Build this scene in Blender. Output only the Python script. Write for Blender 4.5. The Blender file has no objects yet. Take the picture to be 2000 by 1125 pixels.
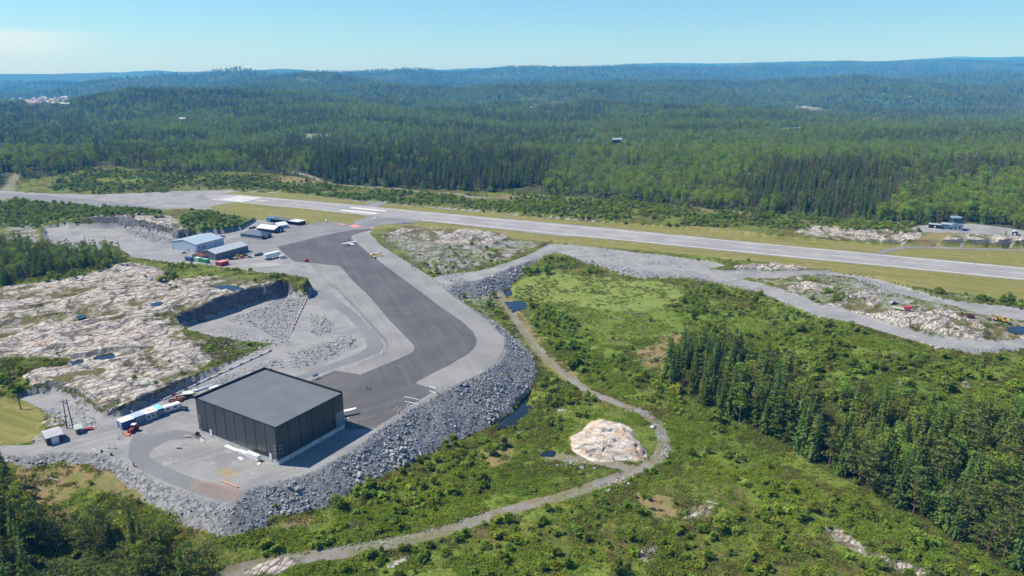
import bpy, math, random
import numpy as np
from mathutils import Vector, Matrix

# ------------------------------------------------------------------ camera, sky, sun, exposure
S = bpy.context.scene
COL = S.collection
R = math.radians
H = 120.0                                   # camera height above the apron, metres
F, CX, CY, HY = 1400.0, 1000.0, 562.5, 135.0  # focal length, centre and horizon row of the 2000 px photograph
TH = math.atan((CY - HY) / F)
cam_d = bpy.data.cameras.new('camera')
cam_d.sensor_width = 36.0
cam_d.lens = 36.0 * F / 2000.0
cam_d.clip_start = 1.0
cam_d.clip_end = 60000.0
cam = bpy.data.objects.new('camera', cam_d)
cam.location = (0, 0, H)
cam.rotation_euler = (R(90) - TH, 0, 0)
COL.objects.link(cam)
S.camera = cam

SUN_EL, SUN_AZ = 53.0, -81.0               # degrees; azimuth clockwise from +Y, so the sun stands to the left
SUN_STRENGTH, SKY_STRENGTH = 5.0, 0.050
sd = Vector((math.sin(R(SUN_AZ)) * math.cos(R(SUN_EL)), math.cos(R(SUN_AZ)) * math.cos(R(SUN_EL)), math.sin(R(SUN_EL))))
sun_d = bpy.data.lights.new('sun', 'SUN')
sun_d.energy = SUN_STRENGTH
sun_d.angle = R(0.53)
sun_d.color = (1.0, 0.955, 0.88)
sun = bpy.data.objects.new('sun', sun_d)
sun.rotation_euler = (-sd).to_track_quat('-Z', 'Y').to_euler()
sun.location = (0, 0, 500)
COL.objects.link(sun)

W = bpy.data.worlds.new('World')
S.world = W
W.use_nodes = True
wn = W.node_tree
wn.nodes.clear()
w_out = wn.nodes.new('ShaderNodeOutputWorld')
w_bg = wn.nodes.new('ShaderNodeBackground')
w_sky = wn.nodes.new('ShaderNodeTexSky')
w_sky.sky_type = 'NISHITA'
w_sky.sun_disc = False
w_sky.sun_elevation = R(SUN_EL)
w_sky.sun_rotation = R(SUN_AZ)
w_sky.altitude = 100
w_sky.air_density = 1.0
w_sky.dust_density = 0.2
w_sky.ozone_density = 1.0
w_bg.inputs['Strength'].default_value = SKY_STRENGTH
# thin cirrus veils, laid out by direction, all round the sky
wt = wn.nodes.new('ShaderNodeTexCoord')
wm = wn.nodes.new('ShaderNodeMapping')
wm.inputs['Scale'].default_value = (1.0, 1.0, 16.0)
wm.inputs['Location'].default_value = (0.35, 0.2, 0.3)
wx = wn.nodes.new('ShaderNodeTexNoise')
wx.inputs['Scale'].default_value = 1.6
wx.inputs['Detail'].default_value = 6
wx.inputs['Roughness'].default_value = 0.5
wr = wn.nodes.new('ShaderNodeMapRange')
wr.inputs[1].default_value = 0.60
wr.inputs[2].default_value = 0.80
wr.inputs[3].default_value = 0.0
wr.inputs[4].default_value = 0.15
wmx = wn.nodes.new('ShaderNodeMix')
wmx.data_type = 'RGBA'
wn.links.new(wt.outputs['Generated'], wm.inputs['Vector'])
wn.links.new(wm.outputs['Vector'], wx.inputs['Vector'])
wn.links.new(wx.outputs['Fac'], wr.inputs[0])
# one longer veil low in the sky ahead to the left
wsx = wn.nodes.new('ShaderNodeSeparateXYZ'); wn.links.new(wt.outputs['Generated'], wsx.inputs[0])
def wmath(op, a, b, c=None):
    nd = wn.nodes.new('ShaderNodeMath'); nd.operation = op
    for i, q in enumerate((a, b, c)):
        if q is None: continue
        if isinstance(q, float): nd.inputs[i].default_value = q
        else: wn.links.new(q, nd.inputs[i])
    return nd.outputs[0]
def wstep(v, a, b, lo, hi):
    nd = wn.nodes.new('ShaderNodeMapRange'); nd.interpolation_type = 'SMOOTHSTEP'
    wn.links.new(v, nd.inputs[0])
    for i, q in enumerate((a, b, lo, hi)): nd.inputs[1 + i].default_value = q
    return nd.outputs[0]
waz = wmath('DIVIDE', wsx.outputs[0], wsx.outputs[1])
wel = wmath('ADD', wsx.outputs[2], wmath('MULTIPLY', wmath('SUBTRACT', wx.outputs['Fac'], 0.5), 0.030))
wveil = wmath('MULTIPLY', wstep(waz, -0.50, -0.66, 0.0, 1.0), wmath('MULTIPLY', wstep(wel, 0.0470, 0.0415, 0.0, 1.0), wstep(wel, 0.010, 0.040, 0.12, 1.0)))
wveil = wmath('MULTIPLY', wveil, wstep(wsx.outputs[1], 0.1, 0.2, 0.0, 0.42))
wn.links.new(wmath('MAXIMUM', wr.outputs[0], wveil), wmx.inputs[0])
wti = wn.nodes.new('ShaderNodeMix'); wti.data_type = 'RGBA'; wti.blend_type = 'MULTIPLY'; wti.inputs[0].default_value = 1
wti.inputs[7].default_value = (1.00, 1.56, 2.12, 1)
wn.links.new(w_sky.outputs[0], wti.inputs[6])
wn.links.new(wti.outputs[2], wmx.inputs[6])
wmx.inputs[7].default_value = (14.5, 15.0, 15.5, 1)
wn.links.new(wmx.outputs[2], w_bg.inputs['Color'])
wn.links.new(w_bg.outputs[0], w_out.inputs['Surface'])

S.render.engine = 'CYCLES'
S.view_settings.view_transform = 'Standard'
S.view_settings.look = 'None'
S.view_settings.exposure = 0.45
S.view_settings.gamma = 1.0
S.view_settings.use_curve_mapping = False
S.cycles.max_bounces = 6
S.cycles.diffuse_bounces = 3
S.cycles.glossy_bounces = 2
S.cycles.transparent_max_bounces = 6
S.cycles.volume_bounces = 1
S.cycles.sample_clamp_indirect = 6.0
HAZE_DENSITY = 1.08e-4
HAZE_COLOR = (0.025, 0.33, 1.0)

# ------------------------------------------------------------------ projection helpers
CT, ST = math.cos(TH), math.sin(TH)
def ray(px, py):
    x = (np.asarray(px, float) - CX) / F
    y = -(np.asarray(py, float) - CY) / F
    return x, CT + y * ST, -ST + y * CT
def un(px, py, z=0.0):
    """world x, y of the photo point px, py on the level z"""
    rx, ry, rz = ray(px, py)
    t = (z - H) / rz
    return rx * t, ry * t
def proj(x, y, z):
    d = np.maximum(y * CT - (z - H) * ST, 1e-3)
    u = y * ST + (z - H) * CT
    return CX + F * x / d, CY - F * u / d, d

# ------------------------------------------------------------------ noise
def _hash(ix, iy, seed):
    n = (ix.astype(np.int64) * 374761393 + iy.astype(np.int64) * 668265263 + seed * 974634777) & 0xFFFFFFFF
    n = ((n ^ (n >> 13)) * 1274126177) & 0xFFFFFFFF
    return ((n ^ (n >> 16)) & 0xFFFF).astype(np.float32) / 65535.0
def vnoise(x, y, seed=0):
    ix, iy = np.floor(x), np.floor(y)
    fx, fy = x - ix, y - iy
    ix, iy = ix.astype(np.int64), iy.astype(np.int64)
    sx, sy = fx * fx * (3 - 2 * fx), fy * fy * (3 - 2 * fy)
    a, b = _hash(ix, iy, seed), _hash(ix + 1, iy, seed)
    c, d = _hash(ix, iy + 1, seed), _hash(ix + 1, iy + 1, seed)
    return (a + (b - a) * sx) * (1 - sy) + (c + (d - c) * sx) * sy
def fbm(x, y, octv=4, seed=0, gain=0.5):
    s, a, t, f = 0.0, 1.0, 0.0, 1.0
    for o in range(octv):
        s = s + a * vnoise(x * f + 13.7 * o, y * f - 7.1 * o, seed + o)
        t += a; a *= gain; f *= 2.03
    return s / t                                # 0..1
def ridged(x, y, octv=4, seed=0):
    s, a, t, f = 0.0, 1.0, 0.0, 1.0
    for o in range(octv):
        s = s + a * (1 - np.abs(2 * vnoise(x * f + 3.1 * o, y * f + 5.3 * o, seed + o) - 1))
        t += a; a *= 0.5; f *= 2.07
    return s / t
def smooth(a, b, v):
    t = np.clip((v - a) / (b - a), 0, 1)
    return t * t * (3 - 2 * t)

# ------------------------------------------------------------------ 2D helpers
def poly_dist(x, y, poly, margin=60.0):
    """distance outside a world polygon (0 inside)"""
    P = np.asarray(poly, float)
    out = np.full(x.shape, 1e6)
    m = (x > P[:, 0].min() - margin) & (x < P[:, 0].max() + margin) & (y > P[:, 1].min() - margin) & (y < P[:, 1].max() + margin)
    xs, ys = x[m], y[m]
    d2 = np.full(xs.shape, 1e12)
    inside = np.zeros(xs.shape, bool)
    n = len(P)
    for i in range(n):
        ax, ay = P[i]; bx, by = P[(i + 1) % n]
        ex, ey = bx - ax, by - ay
        L = ex * ex + ey * ey + 1e-9
        t = np.clip(((xs - ax) * ex + (ys - ay) * ey) / L, 0, 1)
        d2 = np.minimum(d2, (xs - ax - t * ex) ** 2 + (ys - ay - t * ey) ** 2)
        if ay != by:
            c = ((ay > ys) != (by > ys)) & (xs < ex * (ys - ay) / (by - ay) + ax)
            inside ^= c
    d = np.sqrt(d2)
    d[inside] = 0
    out[m] = d
    return out
def line_dist(x, y, pts, margin=20.0):
    P = np.asarray(pts, float)
    out = np.full(x.shape, 1e6)
    for i in range(len(P) - 1):
        ax, ay = P[i]; bx, by = P[i + 1]
        m = (x > min(ax, bx) - margin) & (x < max(ax, bx) + margin) & (y > min(ay, by) - margin) & (y < max(ay, by) + margin)
        xs, ys = x[m], y[m]
        ex, ey = bx - ax, by - ay
        t = np.clip(((xs - ax) * ex + (ys - ay) * ey) / (ex * ex + ey * ey + 1e-9), 0, 1)
        out[m] = np.minimum(out[m], np.hypot(xs - ax - t * ex, ys - ay - t * ey))
    return out
def W2(poly, z=0.0):
    return [tuple(float(v) for v in un(a, b, z)) for a, b in poly]
def smooth_line(pts, n=6):
    """Catmull-Rom through points"""
    P = [np.array(p, float) for p in pts]
    P = [2 * P[0] - P[1]] + P + [2 * P[-1] - P[-2]]
    out = []
    for i in range(1, len(P) - 2):
        for k in range(n):
            t = k / n
            a, b, c, d = P[i - 1], P[i], P[i + 1], P[i + 2]
            out.append(tuple(0.5 * (2 * b + (c - a) * t + (2 * a - 5 * b + 4 * c - d) * t * t + (3 * b - a - 3 * c + d) * t ** 3)))
    out.append(tuple(P[-2]))
    return out
# masks drawn in photo rows and columns, looked up through the projection of a ground point
MX0, MY0, MW, MH = -700, 150, 3400, 1400
class Mask:
    def __init__(self): self.a = np.zeros((MH, MW), np.float32)
    def fill(self, poly, v=1.0):
        P = np.asarray(poly, float) - (MX0, MY0)
        n = len(P)
        for r in range(max(0, int(P[:, 1].min())), min(MH, int(P[:, 1].max()) + 1)):
            yy = r + 0.5
            xs = []
            for i in range(n):
                ax, ay = P[i]; bx, by = P[(i + 1) % n]
                if (ay > yy) != (by > yy): xs.append(ax + (bx - ax) * (yy - ay) / (by - ay))
            xs.sort()
            for k in range(0, len(xs) - 1, 2):
                self.a[r, max(0, int(xs[k])):max(0, int(xs[k + 1]))] = v
        return self
    def blur(self, rx, ry):
        a = self.a
        for _ in range(2):
            if rx > 0:
                c = np.cumsum(np.pad(a, ((0, 0), (rx + 1, rx)), mode='edge'), axis=1, dtype=np.float64)
                a = ((c[:, 2 * rx + 1:] - c[:, :-2 * rx - 1]) / (2 * rx + 1)).astype(np.float32)
            if ry > 0:
                c = np.cumsum(np.pad(a, ((ry + 1, ry), (0, 0)), mode='edge'), axis=0, dtype=np.float64)
                a = ((c[2 * ry + 1:] - c[:-2 * ry - 1]) / (2 * ry + 1)).astype(np.float32)
        self.a = a
        return self
    def __call__(self, px, py):
        ix = np.clip((np.asarray(px) - MX0).astype(int), 0, MW - 1)
        iy = np.clip((np.asarray(py) - MY0).astype(int), 0, MH - 1)
        return self.a[iy, ix]
# ------------------------------------------------------------------ the lie of the land (metres, apron = 0)
CTRL = [  # photo column, row, level
 (560,545,9),(475,572,8.5),(387,591,8.5),(291,615,7),(100,600,8),(200,560,8.5),(350,545,8),(450,545,8),(0,560,6),(0,650,6),(100,680,5),
 (200,700,4.5),(300,690,4.5),(150,740,4),(60,745,3.5),(230,785,3.6),(330,742,3.8),(370,728,2.6),(100,765,3),(440,690,1.5),(480,662,.8),
 (0,785,1),(40,800,0),(60,835,-1),(0,850,-1.5),(-120,800,0),(-150,650,6),(-150,560,4),
 (0,905,-2),(30,905,-1.8),(60,920,-3),(150,907,-2.5),(200,922,-3),(240,948,-3.3),(300,988,-3.8),(350,1018,-4.6),(380,1038,-5.3),(440,1048,-5.4),(480,1048,-6.1),
 (520,1032,-6.8),(600,1003,-7.2),(680,963,-6.8),(760,928,-8.2),(850,882,-10.4),(900,864,-11.6),(960,834,-12.3),(1000,803,-11.6),(1022,772,-10.4),(1047,715,-10),(1037,665,-9.5),(990,610,-8.8),(960,580,-8),
 (100,985,-5),(0,980,-5),(200,1010,-6),(280,1060,-7),(360,1090,-7.5),(450,1085,-7.5),(560,1045,-8),(700,1000,-8.3),(820,940,-10),(930,880,-11.8),
 (1000,556,-7.4),(1100,552,-5.6),(1250,560,-5.2),(1330,580,-4.6),(1100,640,-8.5),(1200,660,-8),(1300,640,-6.5),
 (1420,560,-2.6),(1480,590,-2.6),(1560,630,-2.6),(1650,660,-2.8),(1400,630,-5),(1500,680,-5.5),(1650,720,-5.5),(1800,710,-3.4),(1950,700,-2.8),
 (1900,800,-9),(2000,760,-6),(1160,770,-10.6),(1290,850,-11),(1180,940,-11.5),(1050,900,-12),(1150,830,-11.2),(950,1010,-11),(800,1050,-10.2),
 (690,1072,-9.6),(600,1086,-9.4),(450,1115,-9.5),(1350,800,-12.5),(1450,870,-14),(1600,950,-15.5),(1800,1050,-17),(1950,1120,-18),(1600,850,-15),(1800,920,-16),
 (2000,1000,-16.5),(1300,950,-11.5),(1450,960,-12.5),(1500,1050,-12),(1650,1080,-13),(1300,1080,-11.5),(1100,1080,-11.5),(950,1110,-11.5),
 (750,1115,-11),(1750,1150,-14.5),(200,1120,-9),(50,1080,-8),(300,1150,-10),(1000,1250,-13),(500,1250,-12),(1500,1250,-15),(-200,1100,-8),
 (2200,1200,-18),(2200,900,-13),(-200,950,-4),
 (800,460,2.5),(900,458,3),(950,475,2.5),(880,530,-2),(1000,490,.5),(940,520,-1.5),(820,525,-2.5),(760,475,0),(850,490,1),(780,500,-1),
 (1500,530,1.0),(1560,565,.5),(1700,610,1.0),(1850,640,1.5),(1960,645,1.0),(1660,585,1.0),(1950,580,.5),(2200,640,0),
 (700,385,-1),(900,395,0),(1100,405,2),(1300,412,3),(1500,430,3),(1700,440,4),(1850,440,5),(2000,450,6),(1860,447,6),(1600,460,3),(1950,470,5.5),
 (1700,460,3),(1880,430,6),(230,330,9),(400,345,6),(580,340,7),(100,350,3),(650,360,2),(30,400,-2),(150,400,-3),(250,410,0),
 (0,450,1),(50,520,2),(150,505,0),(100,480,0),(200,500,2),(160,428,7),(250,420,8),(330,425,8),(360,440,7),(430,440,5),(480,440,3),(300,410,3),
 (2200,470,6),(-200,400,-2),(-200,480,0),(1250,545,-5),(1420,528,.8)]
_cx, _cy = un([c[0] for c in CTRL], [c[1] for c in CTRL], np.array([c[2] for c in CTRL], float))
_cz = np.array([c[2] for c in CTRL], float)
_sc = 100.0
def _tps(dx, dy):
    r2 = (dx * dx + dy * dy) / _sc ** 2 + 1e-9
    return 0.5 * r2 * np.log(r2)
_n = len(CTRL)
_A = np.zeros((_n + 3, _n + 3))
_A[:_n, :_n] = _tps(_cx[:, None] - _cx[None], _cy[:, None] - _cy[None]) + np.eye(_n) * 0.004
_A[:_n, _n] = 1; _A[:_n, _n + 1] = _cx / _sc; _A[:_n, _n + 2] = _cy / _sc
_A[_n:, :_n] = _A[:_n, _n:].T
_w = np.linalg.solve(_A, np.concatenate([_cz, np.zeros(3)]))
def base_near(x, y):
    s = _w[_n] + _w[_n + 1] * x / _sc + _w[_n + 2] * y / _sc
    for i in range(_n):
        s = s + _w[i] * _tps(x - _cx[i], y - _cy[i])
    return np.clip(s, -23, 14)

# far country: ridge and valley profiles at set distances
def _row(D, pts, z=False):
    xs = [p[0] for p in pts]
    if z: return D, xs, [p[1] for p in pts]
    zs = []
    for a, b in pts:
        _, ry, rz = ray(CX, b)
        zs.append(H + D * float(rz / ry))
    return D, xs, zs
FAR = [
 _row(900, [(-300,2),(0,3),(230,6),(500,5),(1000,1),(1500,3),(2000,6)], True),
 _row(1250, [(-300,0),(0,-2),(400,0),(1000,-2),(1300,8),(1700,12),(2300,12)], True),
 _row(1700, [(-300,-6),(300,0),(700,8),(1000,-4),(1400,8),(1700,-6),(2300,8)], True),
 _row(2350, [(-300,236),(0,226),(120,218),(190,211),(270,203),(420,211),(600,214),(800,222),(1000,226),(1200,216),(1400,214),(1600,216),(1800,212),(2000,222),(2300,218)]),
 _row(2900, [(-300,-40),(100,-55),(300,-20),(1000,-30),(1350,-10),(1700,10),(2300,0)], True),
 _row(3500, [(-300,-60),(100,-55),(220,-35),(420,-5),(800,12),(1000,-5),(1200,2),(1330,30),(1420,52),(1600,48),(1800,18),(2000,-5),(2300,0)], True),
 _row(4600, [(-300,-40),(100,-36),(250,-5),(450,20),(700,5),(900,20),(1000,30),(1100,25),(1300,0),(1600,0),(2300,20)], True),
 _row(6000, [(-300,190),(0,183),(150,182),(300,176),(480,161),(560,163),(700,168),(900,166),(1050,158),(1200,166),(1400,164),(1700,168),(1850,158),(2300,155)]),
 _row(7600, [(-300,170),(0,172),(300,168),(480,164),(620,147),(800,145),(900,142),(1000,142),(1150,140),(1300,146),(1500,152),(1700,150),(2000,146),(2300,142)]),
 _row(8600, [(-300,168),(0,168),(300,164),(480,158),(620,150),(800,146),(950,142),(1080,138),(1150,136),(1220,132),(1320,128),(1400,125),(1480,121),(1560,124),(1700,122),(1850,118),(2000,117),(2300,115)]),
 _row(10200, [(-300,20),(300,20),(600,40),(900,60),(1200,60),(1500,60),(2300,110)], True),
 _row(12000, [(-300,150),(0,149),(100,149),(190,144),(330,141),(400,143),(480,141),(560,138),(650,143),(800,138),(920,137),(1000,136),(1100,134),(1220,130),(1320,126),(1400,123),(1480,119),(1560,122),(1700,120),(1850,116),(2000,114),(2300,112)]),
 _row(14500, [(-300,0),(1000,30),(2300,150)], True),
 _row(18000, [(-300,150),(600,149),(820,138),(950,134),(1060,137),(1120,134),(1220,131),(1300,136),(1700,120),(1850,113),(2000,111),(2300,108)]),
 _row(21000, [(-300,-50),(2300,-50)], True)]
_fl = np.log([f[0] for f in FAR])
def base_far(x, y):
    yy = np.maximum(y, 300.0)
    px = CX + F * (x / yy) / (CT + 70.0 / yy * ST)
    Z = np.stack([np.interp(px, f[1], f[2]) for f in FAR])
    l = np.clip(np.log(yy), _fl[0], _fl[-1] - 1e-6)
    k = np.clip(np.searchsorted(_fl, l) - 1, 0, len(FAR) - 2)
    t = (l - _fl[k]) / (_fl[k + 1] - _fl[k])
    t = t * t * (3 - 2 * t)
    idx = np.arange(x.size)
    zf = Z.reshape(len(FAR), -1)
    z = zf[k.ravel(), idx] * (1 - t.ravel()) + zf[k.ravel() + 1, idx] * t.ravel()
    z = z.reshape(x.shape)
    amp = np.interp(yy, [800, 1300, 2200, 3200, 6000, 9000, 12000, 20000], [1, 8, 36, 60, 60, 22, 24, 26])
    z = z + amp * 2.6 * (fbm(x / 420, y / 420, 3, 41) - 0.5) * 0.55 + amp * 4.2 * (fbm(x / 1250 + 5, y / 1100, 3, 47) - 0.5)
    return z

# graded platforms
PLATE = [(-250,890),(0,886),(60,890),(120,882),(190,884),(240,900),(262,915),(330,950),(400,975),(450,985),(472,972),(478,958),(520,945),(560,936),(610,922),
 (700,872),(735,843),(800,802),(860,768),(940,730),(975,707),(988,686),(985,660),(950,625),(880,577),(850,549),(790,510),(745,481),(720,457),(738,442),
 (800,441),(900,449),(1000,460),(1080,470),(1300,491),(1500,513),(1750,541),(2000,566),(2400,604),
 (2400,540),(2000,487),(1800,480),(1740,479),(1500,464),(1200,436),(1000,419),(860,406),(700,391),(580,377),(470,374),(400,373),(200,379),(100,378),(0,372),(-200,360),
 (-200,382),(0,384),(120,391),(200,399),(300,409),(380,416),(430,418),(492,427),(500,432),(470,449),(440,455),(380,462),(340,470),(330,462),(280,452),(230,446),(170,446),(120,442),(85,446),(90,470),
 (130,485),(200,492),(250,498),(255,512),(310,523),(350,527),(440,537),(520,550),(575,562),(612,566),(600,585),(560,578),(500,592),(440,612),(395,628),(350,640),(372,662),(430,668),(540,668),
 (440,715),(330,772),(300,786),(235,812),(200,815),(150,780),(100,766),(40,772),(25,790),(80,800),(132,826),(130,836),(100,836),(75,850),(70,868),(-250,880)]
PLATE2 = [(856,552),(880,556),(940,545),(1000,521),(1085,491),(1150,505),(1250,525),(1330,533),(1400,545),(1450,555),(1500,573),(1550,595),(1600,615),(1680,633),(1750,655),(1830,674),(1900,682),(2000,678),(2400,720),(2400,705),
 (2000,664),(1900,668),(1820,656),(1750,640),(1680,617),(1600,594),(1540,570),(1480,552),(1440,544),(1600,540),(1650,545),(1700,560),(1760,582),(1850,600),(1890,614),(2000,632),(2400,668),(2400,640),(2000,604),(1850,590),(1760,560),(1700,545),(1620,532),(1540,532),(1440,530),(1370,528),(1420,522),
 (1400,515),(1300,500),(1080,474),(1040,495),(1000,510),(940,528),(880,535),(845,542)]
TOWER = [(1780,446),(1800,440),(1895,436),(1960,444),(2010,452),(2010,462),(1960,458),(1900,456),(1800,450)]
PW, PW2, PW3 = W2(PLATE), W2(PLATE2, -0.6), W2(TOWER, 6.0)
# gravel and earth tracks: centre line in photo points with level, half width
TRACKS = {
 'loop_track': ([(972,556,-7.5),(985,585,-8.2),(1005,620,-9),(1032,660,-9.5),(1060,693,-10),(1105,732,-10.3),(1150,762,-10.6),(1205,785,-10.8),(1250,802,-10.9),(1283,828,-11),(1297,862,-11),(1285,893,-11.2),(1245,918,-11.4),(1190,940,-11.5),(1120,962,-11.4),(1030,985,-11.2),(950,1010,-11),(870,1036,-10.6),(780,1056,-10.1),(690,1074,-9.6),(600,1086,-9.4),(520,1103,-9.4),(440,1125,-9.6)], 1.65),
 'spur_track': ([(1245,918,-11.4),(1180,905,-11.6),(1130,897,-11.8),(1075,888,-12)], 1.8),
 'forest_road': ([(0,392,-1),(12,372,2),(22,352,4),(38,338,5)], 5.0),
 'north_track': ([(700,364,1),(770,367,1),(830,374,1),(890,376,1.5),(920,382,1.5),(1000,384,2),(1060,380,2.5)], 2.2),
 'hill_track': ([(565,336,7),(600,343,6),(640,358,2),(690,364,1)], 2.5)}
TRW = {k: ([tuple(float(v) for v in un(a, b, z)) for a, b, z in smooth_line(p)], w) for k, (p, w) in TRACKS.items()}

# ------------------------------------------------------------------ ground zones, traced on the photograph
FEDGE = [(-700,372),(-100,374),(15,366),(45,350),(100,344),(160,331),(210,322),(300,335),(380,340),(440,335),(520,338),(580,345),(640,360),(700,362),(760,368),(860,371),(1000,376),(1100,383),(1200,390),(1300,400),(1400,409),(1500,417),(1600,423),(1700,430),(1800,438),(1900,447),(2000,452),(2700,490)]
WOOD_R = [(1300,745),(1325,700),(1390,700),(1440,715),(1500,735),(1560,760),(1640,790),(1720,810),(1790,830),(1880,830),(1960,810),(2040,800),(2700,900),(2700,1500),(2050,1160),(1960,1100),(1880,1062),(1800,1015),(1700,962),(1600,912),(1520,862),(1440,822),(1370,792)]
WOOD_L = [(-700,890),(-40,905),(14,935),(30,1000),(70,1040),(130,1045),(180,1030),(225,1050),(270,1060),(330,1078),(395,1110),(430,1180),(450,1400),(-700,1500)]
WOOD_W = [(-700,450),(0,478),(60,482),(110,492),(150,500),(232,503),(240,515),(200,522),(120,535),(60,545),(0,560),(-700,600)]
Z_ROCK = [
 [(-700,560),(0,562),(120,548),(200,530),(250,512),(300,518),(340,540),(420,540),(500,545),(566,547),(572,578),(520,600),(400,636),(350,646),(385,675),(420,700),(372,738),(330,762),(250,805),(195,812),(130,775),(60,752),(40,735),(70,720),(130,715),(140,700),(70,700),(-700,720)],
 [(150,432),(200,420),(260,416),(330,420),(360,438),(374,462),(340,474),(300,460),(250,448),(180,448)],
 [(745,452),(800,438),(880,445),(960,452),(1000,462),(970,476),(880,477),(800,468)],
 [(1540,455),(1590,442),(1700,446),(1800,446),(1800,466),(1740,477),(1650,470)],
 [(1810,484),(1850,462),(1920,444),(2020,452),(2020,488),(1900,488)],
 [(1596,592),(1640,590),(1680,568),(1712,572),(1730,600),(1780,612),(1850,604),(1890,622),(1960,632),(2300,665),(2300,700),(1990,664),(1880,668),(1800,656),(1690,630)],
 [(1420,532),(1440,518),(1520,514),(1610,528),(1560,545),(1470,544)], [(1500,556),(1570,548),(1610,560),(1545,574)]]
Z_SLAB = [[(670,1018),(720,1016),(728,1028),(690,1036)],[(1600,1022),(1640,1030),(1720,1080),(1790,1105),(1770,1125),(1690,1085),(1620,1050)],
 [(1540,955),(1600,985),(1560,980)],[(1340,985),(1400,985),(1400,1010),(1330,1015)],[(80,835),(110,838),(135,812),(110,800),(85,808)],
 [(1262,1050),(1290,1070),(1270,1105),(1245,1090)],[(1870,745),(1890,735),(1910,752),(1885,765)],[(1655,690),(1672,685),(1675,702),(1655,700)],[(1745,750),(1760,735),(1765,760),(1742,765)],
 [(450,1120),(560,1085),(600,1090),(540,1125)],[(1085,795),(1110,795),(1112,806),(1082,806)],[(1780,1100),(1830,1120),(1790,1140)],
 [(1330,905),(1350,915),(1360,940),(1345,935)],[(750,1108),(800,1080),(810,1086),(765,1118)]]
Z_GRASS = [
 [(410,404),(470,394),(720,422),(735,434),(690,440),(590,438),(500,428),(430,416)],
 [(720,450),(745,440),(790,430),(900,440),(1075,460),(1200,468),(1500,497),(2000,546),(2600,606),(2600,650),(2000,590),(1850,570),(1700,543),(1500,513),(1300,493),(1080,475),(950,458),(850,444),(800,440)],
 [(400,382),(660,398),(1200,447),(1500,477),(2000,523),(2600,580),(2600,560),(2000,487),(1800,480),(1720,478),(1600,468),(1500,457),(1400,443),(1200,437),(1100,429),(1000,420),(860,408),(790,401),(700,393),(580,378),(470,375)],
 [(-700,770),(30,775),(80,800),(92,830),(75,862),(0,872),(-700,900)]]
Z_MARSH = [[(985,575),(1020,545),(1060,532),(1150,540),(1250,545),(1340,560),(1335,595),(1250,608),(1150,602),(1050,590)]]
Z_DRY = [[(30,910),(150,903),(185,925),(160,960),(110,985),(60,985),(35,950)],[(1240,690),(1330,640),(1335,670),(1310,725),(1250,725)],
 [(1225,962),(1300,968),(1345,985),(1330,1012),(1280,1012)],[(1765,478),(1800,460),(1830,450),(1905,455),(1880,470),(1810,482)],[(830,402),(930,408),(1050,422),(1190,430),(1190,437),(1000,425),(850,408)],
 [(530,346),(590,334),(645,356),(560,362)],[(1310,400),(1400,400),(1480,412),(1570,420),(1450,422)],[(300,394),(425,388),(420,404),(320,411)],[(960,560),(985,560),(1060,670),(1140,740),(1110,745),(1040,690)],
 [(1890,488),(2600,500),(2600,520),(1850,492)],[(960,380),(1060,378),(1100,390),(1000,394)],[(255,915),(330,950),(300,990),(180,950),(170,925)],[(940,880),(1000,870),(1010,900),(950,920)],
 [(540,1010),(620,1000),(600,1030),(550,1035)]]
Z_LUSH = [[(1050,600),(1400,600),(1640,640),(1800,700),(2000,720),(2300,740),(2300,830),(1900,830),(1700,780),(1500,700),(1330,690),(1290,740),(1420,840),(1250,900),(1230,790),(1120,720),(1040,640)],
 [(700,1000),(800,930),(900,880),(1050,880),(1080,950),(900,1000),(720,1060),(600,1075),(480,1090),(430,1060),(560,1040)],[(500,1125),(700,1090),(900,1060),(1100,1060),(1150,1125),(1100,1300),(500,1300)],[(1330,800),(1500,900),(1700,1000),(1900,1090),(2100,1200),(1900,1200),(1650,1060),(1400,930),(1310,880)]]
def mk(polys, rx=2, ry=1):
    m = Mask()
    for p in polys: m.fill(p)
    return m.blur(rx, ry)
M_SLAB = mk(Z_SLAB, 8, 5)
M_ROCK = mk(Z_ROCK, 6, 4); M_ROCK.a = np.maximum(M_ROCK.a, M_SLAB.a * .86)
M_GRASS, M_MARSH = mk(Z_GRASS, 2, 1), mk(Z_MARSH, 14, 5)
M_DRY, M_LUSH = mk(Z_DRY, 9, 6), mk(Z_LUSH, 20, 12)
Z_ROAD = [[(262,845),(300,850),(345,838),(380,845),(378,855),(330,860),(300,875),(290,890),(310,905),(380,935),(440,955),(468,968),(440,982),(400,970),(330,945),(262,912),(250,890),(255,865)],
 [(250,500),(300,508),(345,522),(440,533),(520,548),(590,556),(650,575),(700,615),(738,655),(752,675),(740,690),(690,708),(640,724),(590,742),(560,755),(545,748),(600,728),(660,706),(700,690),(718,678),(712,655),(680,620),(640,590),(575,566),(500,553),(430,541),(340,530),(290,518)],
 [(-700,383),(0,377),(120,384),(220,394),(330,408),(430,424),(490,436),(480,440),(420,430),(320,416),(200,402),(100,393),(-700,392)],
 [(640,780),(690,800),(735,830),(730,838),(680,842)]]
M_ROADS = mk(Z_ROAD, 3, 2)
M_SOIL = mk([[(385,938),(430,945),(470,958),(478,972),(440,980),(400,965),(372,950)]], 8, 5)
M_MUD = mk([[(425,918),(450,913),(466,922),(455,934),(432,934),(420,926)]], 6, 4)
M_FOR = mk([WOOD_R, WOOD_L, WOOD_W, FEDGE + [(2700, 240), (-700, 240)]], 4, 2)
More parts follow.
